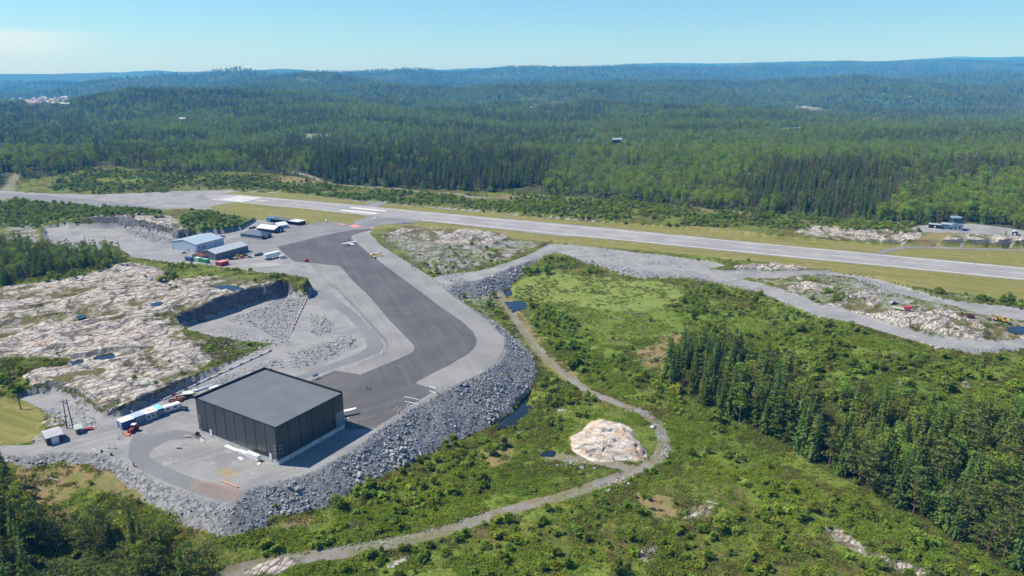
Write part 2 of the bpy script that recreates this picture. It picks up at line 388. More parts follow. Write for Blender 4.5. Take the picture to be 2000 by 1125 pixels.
Z_MIX = [[(742,458),(800,440),(900,450),(1080,470),(1040,492),(1000,508),(940,526),(880,534),(842,540),(790,506)],[(860,550),(960,545),(985,580),(1000,640),(960,630),(900,585)],[(1430,530),(1560,545),(1700,545),(1760,560),(1900,590),(2300,640),(2300,690),(1900,670),(1680,620),(1540,575)],
 [(240,690),(330,650),(440,668),(450,700),(370,735),(300,740)],[(500,560),(570,575),(560,640),(480,640),(420,630)],[(0,430),(70,425),(90,470),(60,490),(0,470)],[(820,400),(1000,415),(1190,430),(1190,438),(1000,424),(830,408)]]
M_MIX = mk(Z_MIX, 8, 5)
M_DRY.a = np.maximum(M_DRY.a, mk(Z_MIX[:1] + Z_MIX[2:4], 8, 5).a * .50)
OUTCROP_C = un(1186, 862, -11.2)

# ponds: photo outline, level
PONDS = {
 'pond': ([(993,593),(1012,589),(1022,597),(1015,606),(1000,604)], -8.3), 'pond.001': ([(986,566),(994,563),(997,574),(988,575)], -8.3),
 'pond.002': ([(978,812),(990,785),(1005,775),(1022,780),(1024,800),(1010,820),(990,832),(975,835)], -12.4),
 'pond.003': ([(188,695),(215,690),(222,697),(205,703),(190,702)], 4.0), 'pond.004': ([(138,708),(158,702),(160,710),(145,715)], 4.4),
 'pond.005': ([(412,562),(440,556),(478,562),(465,568),(430,567)], 7.4), 'pond.006': ([(296,592),(312,590),(314,595),(300,597)], 7.7),
 'pond.007': ([(1966,641),(1985,640),(2060,648),(2050,656),(1995,650),(1978,647)], 0.3), 'pond.008': ([(150,617),(165,616),(160,622),(152,621)], 7.5),
 'pond.011': ([(1062,884),(1078,882),(1078,888),(1062,888)], -12.6)}
def _blob(pts, seed):
    c = np.mean(np.array(pts), 0); out = []
    if c[0] < 480: pts = [(c[0] + (a - c[0]) * .72, c[1] + (b - c[1]) * .72) for a, b in pts]
    for k_, (a, b) in enumerate(smooth_line(pts + [pts[0]], 5)[:-1]):
        f = .70 + .75 * float(vnoise(np.array([k_ * .9]), np.array([seed * 3.7]), 9)[0]); out.append((c[0] + (a - c[0]) * f, c[1] + (b - c[1]) * f))
    return out
PONDW = {k: (W2(_blob(p, i_), z), z) for i_, (k, (p, z)) in enumerate(PONDS.items())}

def height(x, y, detail=True):
    """level and zone weights of the ground"""
    x = np.asarray(x, float); y = np.asarray(y, float)
    t = smooth(850, 1100, y)
    zn = base_near(x, y); zf = base_far(x, y)
    b = zn * (1 - t) + zf * t
    jag = (fbm(x / 9, y / 9, 3, 3) - 0.5) * 6.0
    jagc = (fbm(x / 13, y / 13, 4, 4, .6) - 0.42) * 13.0
    px, py, dep = proj(x, y, b)
    near = y < 1000
    rk0 = M_ROCK(px, py)
    h = b.copy()
    for P, z, fs, cs in ((PW, 0.0, 0.72, 3.6), (PW2, -0.6, 0.7, 1.5), (PW3, 6.0, 0.3, 0.5)):
        d = poly_dist(x, y, P, 90)
        dd = np.where(d > 0, np.maximum(d + jag * np.clip(d / 4, 0, 1) * 0.45, 0), 0)
        gentle = smooth(480, 620, y)[()] if False else 0
        dc = np.where(d > 0, np.maximum(d + (jagc if cs > 3 else 0 * jagc) * np.clip(d / 2.2, 0, 1), 0), 0)
        lo, hi = z - fs * dd, z + cs * dc
        h = np.minimum(np.maximum(h, lo), hi)
    px, py, dep = proj(x, y, h)
    d1 = poly_dist(x, y, PW, 60); d2 = poly_dist(x, y, PW2, 60); d3 = poly_dist(x, y, PW3, 30)
    dp = np.minimum(np.minimum(d1, d2), d3)
    fill = (h > b + 0.25) & (dp > 0) & (y < 800)
    rock = M_ROCK(px, py) * np.clip(dp / 1.5, 0, 1)
    rock0 = rock
    grass = M_GRASS(px, py); marsh = M_MARSH(px, py); dry = M_DRY(px, py); forest = np.where(y > 1000, 1.0, M_FOR(px, py)); lush = M_LUSH(px, py)
    cut = (h < b - 0.6) & (dp > 0) & (dp < 9)
    cut = cut & (x < -60) & (y < 640) & (rock0 > .05)
    rock = np.maximum(rock, cut * 1.0)
    gravel = np.clip(1 - dp / 0.8, 0, 1)
    gravel = np.maximum(gravel * (1 - np.clip(grass * 1.6, 0, 1)), fill * 1.0)
    gravel = np.maximum(gravel, M_MIX(px, py) * .50 * (dp > 0) * (1 - np.clip(grass * 1.6, 0, 1)))
    trk = np.full(x.shape, 1e6)
    for k, (pts, w) in TRW.items():
        trk = np.minimum(trk, line_dist(x, y, pts, 12) - w)
    tr = np.clip(1 - trk / 1.6, 0, 1)
    out = dict(rock=rock, grass=grass * (fill == 0), marsh=marsh, dry=dry, forest=forest * (dp > 1), lush=lush, gravel=gravel, fill=fill * 1.0, track=tr, road=M_ROADS(px, py), soil=M_SOIL(px, py), mud=M_MUD(px, py), dp=dp, cut=cut * 1.0)
    if detail:
        flat = np.clip(dp / 3, 0, 1) * np.clip((trk + 1) / 3, 0.0, 1)
        al, ac = x * .74 + y * .67, y * .74 - x * .67
        nr = .55 * ridged(al / 24, ac / 11, 4, 11) + .45 * ridged(al / 11, ac / 5, 3, 17)
        nr = (nr - 0.62) * 5.2 + (fbm(x / 30, y / 30, 2, 19) - .5) * 4.0
        rr = np.maximum(rock * (out['cut'] < 1), 0) * flat
        h = h + rr * nr * np.where(y < 700, 1, .5)
        h = h + out['cut'] * (vnoise(x / 1.6, y / 1.6, 5) - 0.5) * 2.2
        nh = (fbm(x / 16, y / 16, 4, 21) - 0.5) * 2.6
        h = h + np.where(y > 1000, 0, nh * flat * (1 - rock) * (1 - grass) * (1 - 0.8 * marsh) * (1 - out['fill']))
        h = h + out['fill'] * (vnoise(x / 1.5, y / 1.5, 8) - 0.5) * 0.5
        out['rid'] = np.clip(nr * 0.22 + 0.5, 0, 1)
    for k, (pw, z) in PONDW.items():
        d = poly_dist(x, y, pw, 8)
        h = np.where((d < 3.0) & (out['fill'] < .5), np.minimum(h, z - 0.45 + np.clip(d, 0, 3) * 0.28), h)
        out['rock'] = np.where((d < 0.5) & (z < 0), 0, out['rock'])
    return h, out

# ------------------------------------------------------------------ near ground grid
def _grow(lo, hi, d0, k):
    v = [lo]
    while v[-1] < hi: v.append(v[-1] + d0 + k * abs(v[-1] - lo))
    return v
_xr = _grow(345.0, 1000.0, 1.4, 0.02)
GX = np.array([-v for v in _xr[:0:-1]] + list(np.arange(-345, 345.1, 1.25)) + _xr[1:])
GY = [100.0]
while GY[-1] < 1010: GY.append(GY[-1] + max(0.85, 0.0052 * GY[-1]))
GY = np.array(GY)
XX, YY = np.meshgrid(GX, GY)
# leave out what lies far outside the view (and a wide margin)
HH, ZN = height(XX, YY)
def hz(x, y):
    """level of the built ground"""
    x = np.asarray(x, float); y = np.asarray(y, float)
    i = np.clip(np.searchsorted(GX, x) - 1, 0, len(GX) - 2); j = np.clip(np.searchsorted(GY, y) - 1, 0, len(GY) - 2)
    fx = np.clip((x - GX[i]) / (GX[i + 1] - GX[i]), 0, 1); fy = np.clip((y - GY[j]) / (GY[j + 1] - GY[j]), 0, 1)
    return (HH[j, i] * (1 - fx) + HH[j, i + 1] * fx) * (1 - fy) + (HH[j + 1, i] * (1 - fx) + HH[j + 1, i + 1] * fx) * fy
def zone(k, x, y):
    x = np.asarray(x, float); y = np.asarray(y, float)
    i = np.clip(np.searchsorted(GX, x), 0, len(GX) - 1); j = np.clip(np.searchsorted(GY, y), 0, len(GY) - 1)
    return ZN[k][j, i]
def at(px, py):
    """the ground point seen at px, py"""
    rx, ry, rz = [float(v) for v in ray(px, py)]
    t = np.linspace(100, 1500, 6000)
    zz = hz(rx * t, ry * t)
    k = int(np.argmax(H + rz * t <= zz))
    return Vector((rx * t[k], ry * t[k], float(zz[k])))
FU = np.linspace(-1.15, 1.15, 460)
FY = [1000.0]
while FY[-1] < 20500: FY.append(FY[-1] * 1.0125)
FY = np.array(FY)
FXX, FYY = FU[None, :] * FY[:, None], np.repeat(FY[:, None], len(FU), 1)
FHH = base_far(FXX, FYY)
_t = smooth(850, 1100, FYY[:12])
FHH[:12] = base_near(FXX[:12], FYY[:12]) * (1 - _t) + FHH[:12] * _t
FHH[0] -= 0.4
def hfar(x, y):
    u = x / y
    i = np.clip(np.searchsorted(FU, u) - 1, 0, len(FU) - 2); j = np.clip(np.searchsorted(FY, y) - 1, 0, len(FY) - 2)
    fx = np.clip((u - FU[i]) / (FU[i + 1] - FU[i]), 0, 1); fy = np.clip((y - FY[j]) / (FY[j + 1] - FY[j]), 0, 1)
    return (FHH[j, i] * (1 - fx) + FHH[j, i + 1] * fx) * (1 - fy) + (FHH[j + 1, i] * (1 - fx) + FHH[j + 1, i + 1] * fx) * fy
# ------------------------------------------------------------------ materials
class NT:
    """short-hand for building node trees"""
    def __init__(self, name):
        self.m = bpy.data.materials.new(name); self.m.use_nodes = True
        self.t = self.m.node_tree; self.t.nodes.clear()
        self.out = self.t.nodes.new('ShaderNodeOutputMaterial')
    def n(self, typ, **kw):
        nd = self.t.nodes.new(typ)
        for k, v in kw.items(): setattr(nd, k, v)
        return nd
    def link(self, a, b): self.t.links.new(a, b)
    def put(self, sock, v):
        if isinstance(v, bpy.types.NodeSocket): self.link(v, sock)
        elif isinstance(v, (tuple, list)) and len(v) == 3 and sock.type == 'RGBA': sock.default_value = (*v, 1)
        else: sock.default_value = v
    def math(self, op, a, b=0.0, c=None, clamp=False):
        nd = self.n('ShaderNodeMath', operation=op, use_clamp=clamp)
        self.put(nd.inputs[0], a); self.put(nd.inputs[1], b)
        if c is not None: self.put(nd.inputs[2], c)
        return nd.outputs[0]
    def step(self, v, a, b, lo=0.0, hi=1.0):
        nd = self.n('ShaderNodeMapRange', interpolation_type='SMOOTHSTEP')
        self.put(nd.inputs[0], v)
        for i, q in enumerate((a, b, lo, hi)): self.put(nd.inputs[1 + i], q)
        return nd.outputs[0]
    def mix(self, f, a, b, mode='MIX'):
        nd = self.n('ShaderNodeMix', data_type='RGBA', blend_type=mode)
        self.put(nd.inputs[0], f); self.put(nd.inputs[6], a); self.put(nd.inputs[7], b)
        return nd.outputs[2]
    def pos(self):
        return self.n('ShaderNodeNewGeometry').outputs['Position']
    def obj(self):
        return self.n('ShaderNodeTexCoord').outputs['Object']
    def map(self, v, scale=(1, 1, 1), rot=(0, 0, 0)):
        nd = self.n('ShaderNodeMapping', vector_type='TEXTURE'); self.link(v, nd.inputs['Vector'])   # turn first, then stretch
        nd.inputs['Scale'].default_value = tuple(1 / q for q in scale); nd.inputs['Rotation'].default_value = rot
        return nd.outputs[0]
    def noise(self, v, s, d=4, r=0.55):
        nd = self.n('ShaderNodeTexNoise'); self.link(v, nd.inputs['Vector'])
        nd.inputs['Scale'].default_value = s; nd.inputs['Detail'].default_value = d; nd.inputs['Roughness'].default_value = r
        return nd.outputs['Fac']
    def vor(self, v, s, feat='F1', out='Distance'):
        nd = self.n('ShaderNodeTexVoronoi', feature=feat); self.link(v, nd.inputs['Vector'])
        nd.inputs['Scale'].default_value = s
        return nd.outputs[out]
    def attr(self, name):
        nd = self.n('ShaderNodeAttribute', attribute_name=name)
        sp = self.n('ShaderNodeSeparateColor'); self.link(nd.outputs['Color'], sp.inputs[0])
        return sp.outputs
    def bump(self, h, strength=0.5, dist=0.2):
        nd = self.n('ShaderNodeBump'); self.put(nd.inputs['Height'], h)
        nd.inputs['Strength'].default_value = strength; nd.inputs['Distance'].default_value = dist
        return nd.outputs[0]
    def bsdf(self, col, rough=0.9, metal=0.0, spec=0.3, normal=None, **kw):
        nd = self.n('ShaderNodeBsdfPrincipled')
        self.put(nd.inputs['Base Color'], col); self.put(nd.inputs['Roughness'], rough); self.put(nd.inputs['Metallic'], metal)
        nd.inputs['Specular IOR Level'].default_value = spec
        if normal is not None: self.link(normal, nd.inputs['Normal'])
        for k, v in kw.items(): self.put(nd.inputs[k], v)
        self.link(nd.outputs[0], self.out.inputs['Surface'])
        return self.m
_mats = {}
def paint(name, col, rough=0.5, metal=0.0, spec=0.4, wear=0.12, scale=1.2):
    """painted or plain surface with a little uneven weathering"""
    if name in _mats: return _mats[name]
    t = NT(name); p = t.obj()
    a = t.noise(t.map(p, (1, 1, .45)), scale, 5)
    f = t.step(a, .3, .75)
    dark = tuple(c * (1 - wear) * .95 for c in col); lite = tuple(min(1, c * (1 + wear)) for c in col)
    c = t.mix(f, dark, lite)
    _mats[name] = t.bsdf(c, t.step(a, .2, .8, rough * .85, min(1, rough * 1.15)), metal, spec)
    return _mats[name]

def ground_material():
    t = NT('ground'); P = t.pos()
    A = t.attr('zone_a'); B = t.attr('zone_b'); C = t.attr('zone_c')
    rock, gravel, grass = A[0], A[1], A[2]
    marsh, dry, forest = B[0], B[1], B[2]
    lush, fill, rid = C[0], C[1], C[2]
    Dd = t.attr('zone_d'); road, track, soil = Dd[0], Dd[1], Dd[2]
    mud = t.n('ShaderNodeAttribute', attribute_name='zone_d').outputs['Alpha']
    n_big = t.noise(P, .035, 4); n_mid = t.noise(P, .16, 5, .6); n_fine = t.noise(P, 1.1, 5, .65); n_tiny = t.noise(P, 4.5, 3, .6)
    # heath: green, olive and brown patches with small dark tufts
    heath = t.mix(t.step(n_mid, .38, .62), (.066, .072, .016), (.130, .145, .024))
    heath = t.mix(t.step(t.noise(P, .09, 4), .50, .62, 0, .75), heath, (.115, .085, .030))
    heath = t.mix(t.math('MULTIPLY', t.step(n_big, .44, .6), .6), heath, (.145, .200, .030))
    heath = t.mix(t.math('MULTIPLY', lush, .5), heath, (.130, .205, .026))
    tuft = t.step(n_fine, .38, .62, .62, 1.25)
    heath = t.mix(1.0, heath, t.n('ShaderNodeCombineColor').outputs[0], 'MULTIPLY') if False else heath
    def mul(c, f):
        nd = t.n('ShaderNodeVectorMath', operation='SCALE'); t.put(nd.inputs[0], c); t.put(nd.inputs['Scale'], f)
        return nd.outputs[0]
    heath = mul(heath, tuft)
    col = heath
    def msk(w, k=.5, n=n_mid, a=.42, b=.58):
        return t.step(t.math('ADD', w, t.math('MULTIPLY', t.math('SUBTRACT', n, .5), k)), a, b)
    dryc = t.mix(t.step(n_fine, .35, .65), (.20, .135, .065), (.25, .20, .085))
    dryc = t.mix(t.step(n_mid, .45, .6), dryc, (.15, .155, .05))
    col = t.mix(msk(dry, .9), col, dryc)
    mcol = t.mix(t.step(n_mid, .35, .65), (.125, .185, .034), (.20, .225, .055))
    col = t.mix(msk(marsh, .6), col, mul(mcol, t.step(n_fine, .3, .7, .85, 1.1)))
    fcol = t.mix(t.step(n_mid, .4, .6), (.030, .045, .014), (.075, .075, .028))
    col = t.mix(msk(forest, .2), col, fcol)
    streak = t.noise(t.map(P, (.02, .35, .2), (0, 0, R(-24.7))), 1.0, 4)
    gcol = t.mix(t.step(streak, .38, .62), (.145, .150, .036), (.205, .188, .058))
    gcol = t.mix(t.step(n_mid, .52, .70), gcol, (.26, .21, .085))
    col = t.mix(msk(grass, .5), col, mul(gcol, t.step(n_fine, .3, .7, .9, 1.08)))
    # bare crushed rock
    stones = t.vor(P, 1.15, 'F1', 'Color')
    sg = t.n('ShaderNodeSeparateColor'); t.link(stones, sg.inputs[0])
    fine = t.mix(t.step(n_tiny, .3, .7), (.220, .216, .214), (.305, .298, .292))
    fine = t.mix(t.step(t.noise(P, .07, 5), .42, .66), fine, (.205, .203, .206))
    fine = t.mix(t.step(n_mid, .55, .72, 0, .6), fine, (.36, .345, .32))
    coarse = t.mix(sg.outputs[0], (.115, .117, .122), (.30, .30, .302))
    fine = t.mix(t.math('MULTIPLY', msk(soil, 1.3, n_fine), .42), fine, (.25, .165, .125))
    fine = t.mix(t.math('MULTIPLY', msk(mud, 1.0), .42), fine, (.30, .24, .12))
    gr = t.mix(fill, fine, coarse)
    ruts = t.step(t.noise(t.map(P, (.04, .5, 1), (0, 0, R(38))), 1.0, 4, .6), .35, .65, .93, 1.06)
    fine = mul(fine, ruts)
    fine = t.mix(t.math('MULTIPLY', msk(road, .35), .8), fine, mul(t.mix(t.step(n_big, .4, .6), (.150, .152, .160), (.185, .186, .192)), t.step(n_fine, .3, .7, .92, 1.08)))
    rust = t.math('MULTIPLY', t.step(t.noise(P, .045, 5, .6), .66, .76), .55)
    fine = t.mix(rust, fine, (.34, .25, .18))
    fine = t.mix(t.math('MULTIPLY', msk(soil, 1.3, n_fine), .42), fine, (.25, .165, .125))
    fine = t.mix(t.math('MULTIPLY', msk(mud, 1.0), .42), fine, (.30, .24, .12))
    gr = t.mix(fill, fine, coarse)
    # earth and gravel tracks with a grown-over middle
    tc = t.mix(t.step(n_mid, .40, .62), (.225, .215, .20), (.19, .155, .10))
    tc = t.mix(t.math('MULTIPLY', t.step(n_fine, .40, .60), t.step(t.noise(P, .045, 3), .40, .58)), tc, (.14, .15, .06))
    col = t.mix(msk(track, .75, n_fine), col, tc)
    gmask = msk(gravel, .55)
    col = t.mix(gmask, col, gr)
    # weathered gneiss: pale, pinkish, dark stains, shadow painted into the cracks, moss in the hollows
    RP = t.map(P, (.5, 1.4, 1.2), (0, 0, R(42)))
    crack = t.step(t.vor(RP, .16, 'DISTANCE_TO_EDGE'), .01, .09)
    crack2 = t.step(t.vor(t.map(P, (.6, 1.5, 1), (0, 0, R(55))), .42, 'DISTANCE_TO_EDGE'), .01, .13, .45, 1)
    rc = t.mix(t.step(t.noise(RP, .35, 5, .6), .35, .65), (.325, .285, .245), (.56, .515, .465))
    rc = t.mix(t.step(t.noise(P, .11, 4), .52, .68, 0, .6), rc, (.44, .32, .23))
    rc = t.mix(t.step(t.noise(RP, .9, 5, .6), .54, .70, 0, .7), rc, (.20, .19, .18))
    rc = mul(rc, t.math('MULTIPLY', t.step(crack, 0, 1, .45, 1), crack2))
    moss = t.math('MULTIPLY', t.step(rid, .46, .32), t.step(n_mid, .36, .52))
    moss = t.math('MAXIMUM', moss, t.step(t.noise(P, .055, 5, .62), .56, .64))
    rc = t.mix(moss, rc, t.mix(t.step(n_fine, .4, .6), (.075, .085, .028), (.14, .12, .05)))
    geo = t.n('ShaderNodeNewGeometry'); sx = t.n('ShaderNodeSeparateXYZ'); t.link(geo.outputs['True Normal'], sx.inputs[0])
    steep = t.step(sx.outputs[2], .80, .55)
    rc = t.mix(t.math('MULTIPLY', steep, .85), rc, t.mix(t.step(n_fine, .35, .65), (.045, .048, .055), (.15, .15, .155)))  # steep faces coloured near black, cliff shade put into the rock colour
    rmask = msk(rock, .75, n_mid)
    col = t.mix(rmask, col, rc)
    hgt = t.math('ADD', t.math('MULTIPLY', n_fine, 1.0), t.math('MULTIPLY', n_tiny, .25))
    hgt = t.math('ADD', hgt, t.math('MULTIPLY', t.math('MULTIPLY', crack2, rmask), .7))
    nb = t.bump(hgt, .55, .7)
    return t.bsdf(col, .95, 0, .15, nb)
M_GROUND = ground_material()

def far_material():
    t = NT('far_ground'); P = t.pos()
    c1 = t.vor(P, .085, 'F1', 'Color'); s = t.n('ShaderNodeSeparateColor'); t.link(c1, s.inputs[0])
    n1 = t.noise(P, .0045, 5, .6); n2 = t.noise(P, .0016, 4, .6); n3 = t.noise(P, .03, 4, .6)
    col = t.mix(s.outputs[0], (.030, .060, .024), (.085, .135, .045))
    col = t.mix(t.step(n1, .5, .66, 0, .65), col, (.105, .145, .042))
    col = t.mix(t.step(n2, .56, .66, 0, .5), col, (.085, .085, .035))
    bare = t.math('MULTIPLY', t.step(t.noise(P, .006, 6, .65), .66, .72), t.step(n3, .42, .6))
    col = t.mix(bare, col, (.30, .26, .22))
    ba = t.n('ShaderNodeAttribute', attribute_name='bare')
    col = t.mix(t.step(t.math('ADD', ba.outputs['Fac'], t.math('MULTIPLY', t.math('SUBTRACT', n3, .5), .8)), .4, .6), col, t.mix(t.step(n3, .4, .6), (.36, .31, .25), (.16, .20, .07)))
    h = t.math('ADD', t.math('MULTIPLY', t.vor(P, .085), -1.0), t.math('MULTIPLY', n3, 1.2))
    return t.bsdf(col, 1.0, 0, .05, t.bump(h, 1.0, 9.0))
M_FAR = far_material()

def leaf_material(name, c_dark, c_lite, trans=0.25, hue=0.06):
    t = NT(name)
    g = t.n('ShaderNodeNewGeometry'); oi = t.n('ShaderNodeObjectInfo')
    f = t.math('ADD', t.math('MULTIPLY', g.outputs['Random Per Island'], .5), t.math('MULTIPLY', oi.outputs['Random'], .5))
    col = t.mix(f, c_dark, c_lite)
    w = t.noise(t.pos(), .02, 3)
    col = t.mix(t.step(w, .4, .62, 0, .35), col, tuple(min(1, a * b) for a, b in zip(c_lite, (1.25, 1.12, .9))))
    hs = t.n('ShaderNodeHueSaturation'); t.link(col, hs.inputs['Color'])
    t.link(t.math('ADD', .5 - hue / 2, t.math('MULTIPLY', oi.outputs['Random'], hue)), hs.inputs['Hue'])
    t.link(t.math('ADD', .82, t.math('MULTIPLY', t.math('FRACT', t.math('MULTIPLY', oi.outputs['Random'], 7.3)), .42)), hs.inputs['Value'])
    d = t.n('ShaderNodeBsdfDiffuse'); tr = t.n('ShaderNodeBsdfTranslucent'); mx = t.n('ShaderNodeMixShader')
    t.link(hs.outputs[0], d.inputs['Color']); t.link(hs.outputs[0], tr.inputs['Color'])
    mx.inputs[0].default_value = trans
    t.link(d.outputs[0], mx.inputs[1]); t.link(tr.outputs[0], mx.inputs[2]); t.link(mx.outputs[0], t.out.inputs['Surface'])
    return t.m
L_SPRUCE = leaf_material('spruce_needles', (.062, .100, .026), (.150, .215, .046), .25)
L_PINE = leaf_material('pine_needles', (.075, .110, .030), (.165, .205, .050), .28)
L_BIRCH = leaf_material('birch_leaves', (.135, .210, .030), (.285, .380, .058), .4)
L_SHRUB = leaf_material('shrub_leaves', (.095, .150, .020), (.245, .320, .040), .4, .055)
L_FERN = leaf_material('fern_leaves', (.130, .195, .024), (.270, .360, .046), .45)
L_HEATHER = leaf_material('heather_leaves', (.080, .090, .022), (.140, .145, .034), .2)
def bark(name, a, b):
    t = NT(name); p = t.obj()
    n = t.noise(t.map(p, (1, 1, 3)), 2.0, 4)
    return t.bsdf(t.mix(t.step(n, .42, .58), a, b), .95, 0, .1)
B_SPRUCE = bark('spruce_bark', (.10, .075, .055), (.17, .13, .10))
B_PINE = bark('pine_bark', (.16, .10, .065), (.28, .17, .10))
B_BIRCH = bark('birch_bark', (.14, .125, .11), (.55, .53, .50))
def stone_material():
    t = NT('broken_stone'); oi = t.n('ShaderNodeObjectInfo'); p = t.obj()
    c = t.mix(oi.outputs['Random'], (.175, .178, .184), (.43, .428, .425))
    c = t.mix(t.step(t.math('FRACT', t.math('MULTIPLY', oi.outputs['Random'], 13.7)), .93, .99), c, (.45, .41, .36))
    c = t.mix(t.step(t.noise(p, 1.7, 4), .4, .7, 0, .45), c, (.10, .11, .125))
    return t.bsdf(c, .9, 0, .2, t.bump(t.noise(p, 3, 3), .4, .2))
M_STONE = stone_material()
def water_material():
    t = NT('pond_water')
    n = t.noise(t.pos(), 1.2, 3)
    return t.bsdf((.012, .018, .022), .06, 0, .5, t.bump(n, .06, .05))
M_WATER = water_material()
def paved(name, a, b, streak_rot, patch, k=.10):
    t = NT(name); P = t.pos()
    st = t.noise(t.map(P, (.018, .55, 1), (0, 0, streak_rot)), 1.0, 4, .6)
    st2 = t.noise(t.map(P, (.01, .22, 1), (0, 0, streak_rot)), 1.0, 2)
    c = t.mix(t.step(t.noise(P, .05, 5), .35, .65), a, b)
    def mul(c, f):
        nd = t.n('ShaderNodeVectorMath', operation='SCALE'); t.put(nd.inputs[0], c); t.put(nd.inputs['Scale'], f)
        return nd.outputs[0]
    c = mul(c, t.step(st, .3, .7, 1 - k, 1 + k))
    c = mul(c, t.step(st2, .35, .65, 1 - k * .7, 1 + k * .7))
    c = t.mix(t.step(t.noise(P, .12, 5, .65), .60, .74, 0, .55), c, patch)
    c = mul(c, t.step(t.noise(P, 3.0, 2), .3, .7, .95, 1.05))
    return t.bsdf(c, .9, 0, .25, t.bump(t.noise(P, 6, 2), .15, .02))
# ------------------------------------------------------------------ object helpers
def tag(o, label=None, cat=None, group=None, kind=None):
    if label: o['label'] = label
    if cat: o['category'] = cat
    if group: o['group'] = group
    if kind: o['kind'] = kind
    return o
def link_mesh(name, me, parent=None):
    o = bpy.data.objects.new(name, me); COL.objects.link(o)
    if parent is not None: o.parent = parent
    return o
def np_mesh(name, V, Fq, mats, mi=None, smooth_=False):
    """mesh from vertex array and an (n,3) or (n,4) face array"""
    me = bpy.data.meshes.new(name)
    V = np.asarray(V, np.float32); Fq = np.asarray(Fq, np.int32)
    k = Fq.shape[1]
    me.vertices.add(len(V)); me.vertices.foreach_set('co', V.ravel())
    me.loops.add(Fq.size); me.loops.foreach_set('vertex_index', Fq.ravel())
    me.polygons.add(len(Fq)); me.polygons.foreach_set('loop_start', np.arange(0, Fq.size, k, dtype=np.int32))
    for m in (mats if isinstance(mats, (list, tuple)) else [mats]): me.materials.append(m)
    if mi is not None: me.polygons.foreach_set('material_index', np.asarray(mi, np.int32))
    if smooth_: me.polygons.foreach_set('use_smooth', np.ones(len(Fq), bool))
    me.update(); me.validate()
    return me
class MB:
    """collects shapes, builds ONE mesh object"""
    def __init__(self): self.v, self.f, self.m, self.cur = [], [], [], 0
    def mat(self, i): self.cur = i; return self
    def add(self, vs, fs):
        b = len(self.v); self.v += [tuple(v) for v in vs]
        for f in fs: self.f.append([b + i for i in f]); self.m.append(self.cur)
        return self
    def hexa(self, p): # 8 corners: bottom 0-3, top 4-7, counter-clockwise from above
        return self.add(p, [(3, 2, 1, 0), (4, 5, 6, 7), (0, 1, 5, 4), (1, 2, 6, 5), (2, 3, 7, 6), (3, 0, 4, 7)])
    def box(self, x0, x1, y0, y1, z0, z1):
        return self.hexa([(x0, y0, z0), (x1, y0, z0), (x1, y1, z0), (x0, y1, z0), (x0, y0, z1), (x1, y0, z1), (x1, y1, z1), (x0, y1, z1)])
    def bev(self, x0, x1, y0, y1, z0, z1, b):
        """box with chamfered upright edges and top"""
        def ring(q, z): return [(x0 + q, y0 + b, z), (x0 + b, y0 + q, z), (x1 - b, y0 + q, z), (x1 - q, y0 + b, z), (x1 - q, y1 - b, z), (x1 - b, y1 - q, z), (x0 + b, y1 - q, z), (x0 + q, y1 - b, z)]
        rs = [ring(0, z0), ring(0, z1 - b), ring(b * .7, z1)]
        vs = rs[0] + rs[1] + rs[2]
        fs = [tuple(range(7, -1, -1)), tuple(range(16, 24))]
        for k in (0, 8):
            for i in range(8): fs.append((k + i, k + (i + 1) % 8, k + 8 + (i + 1) % 8, k + 8 + i))
        return self.add(vs, fs)
    def prism(self, prof, y0, y1):
        """profile in x,z swept along y"""
        n = len(prof)
        vs = [(a, y0, c) for a, c in prof] + [(a, y1, c) for a, c in prof]
        fs = [tuple(range(n)), tuple(range(2 * n - 1, n - 1, -1))]
        for i in range(n): fs.append((i, i + n, (i + 1) % n + n, (i + 1) % n))
        return self.add(vs, fs)
    def tube(self, a, b, r0, r1=None, n=8, cap=True):
        r1 = r0 if r1 is None else r1
        a, b = Vector(a), Vector(b); d = (b - a).normalized()
        u = d.orthogonal().normalized(); w = d.cross(u)
        vs = []
        for p, r in ((a, r0), (b, r1)):
            for i in range(n):
                t = 2 * math.pi * i / n
                vs.append(p + (u * math.cos(t) + w * math.sin(t)) * r)
        fs = [(i, (i + 1) % n, n + (i + 1) % n, n + i) for i in range(n)]
        if cap: fs += [tuple(range(n - 1, -1, -1)), tuple(range(n, 2 * n))]
        return self.add(vs, fs)
    def loft(self, rings, cap=True):
        n = len(rings[0]); vs = [p for r in rings for p in r]; fs = []
        for k in range(len(rings) - 1):
            for i in range(n): fs.append((k * n + i, k * n + (i + 1) % n, (k + 1) * n + (i + 1) % n, (k + 1) * n + i))
        if cap: fs += [tuple(range(n - 1, -1, -1)), tuple((len(rings) - 1) * n + i for i in range(n))]
        return self.add(vs, fs)
    def poly(self, pts): return self.add(pts, [tuple(range(len(pts)))])
    def mesh(self, name, mats, smooth_=False):
        me = bpy.data.meshes.new(name); me.from_pydata(self.v, [], self.f)
        for m in (mats if isinstance(mats, (list, tuple)) else [mats]): me.materials.append(m)
        me.polygons.foreach_set('material_index', self.m)
        if smooth_: me.polygons.foreach_set('use_smooth', [True] * len(self.f))
        me.update()
        return me
    def build(self, name, mats, parent=None, smooth_=False):
        return link_mesh(name, self.mesh(name, mats, smooth_), parent)
def thing(name, label, cat, loc=(0, 0, 0), rz=0.0, group=None):
    o = bpy.data.objects.new(name, None); o.empty_display_size = 0.5
    COL.objects.link(o); o.location = loc; o.rotation_euler = (0, 0, rz)
    return tag(o, label, cat, group)
def kids(o): return list(o.children)
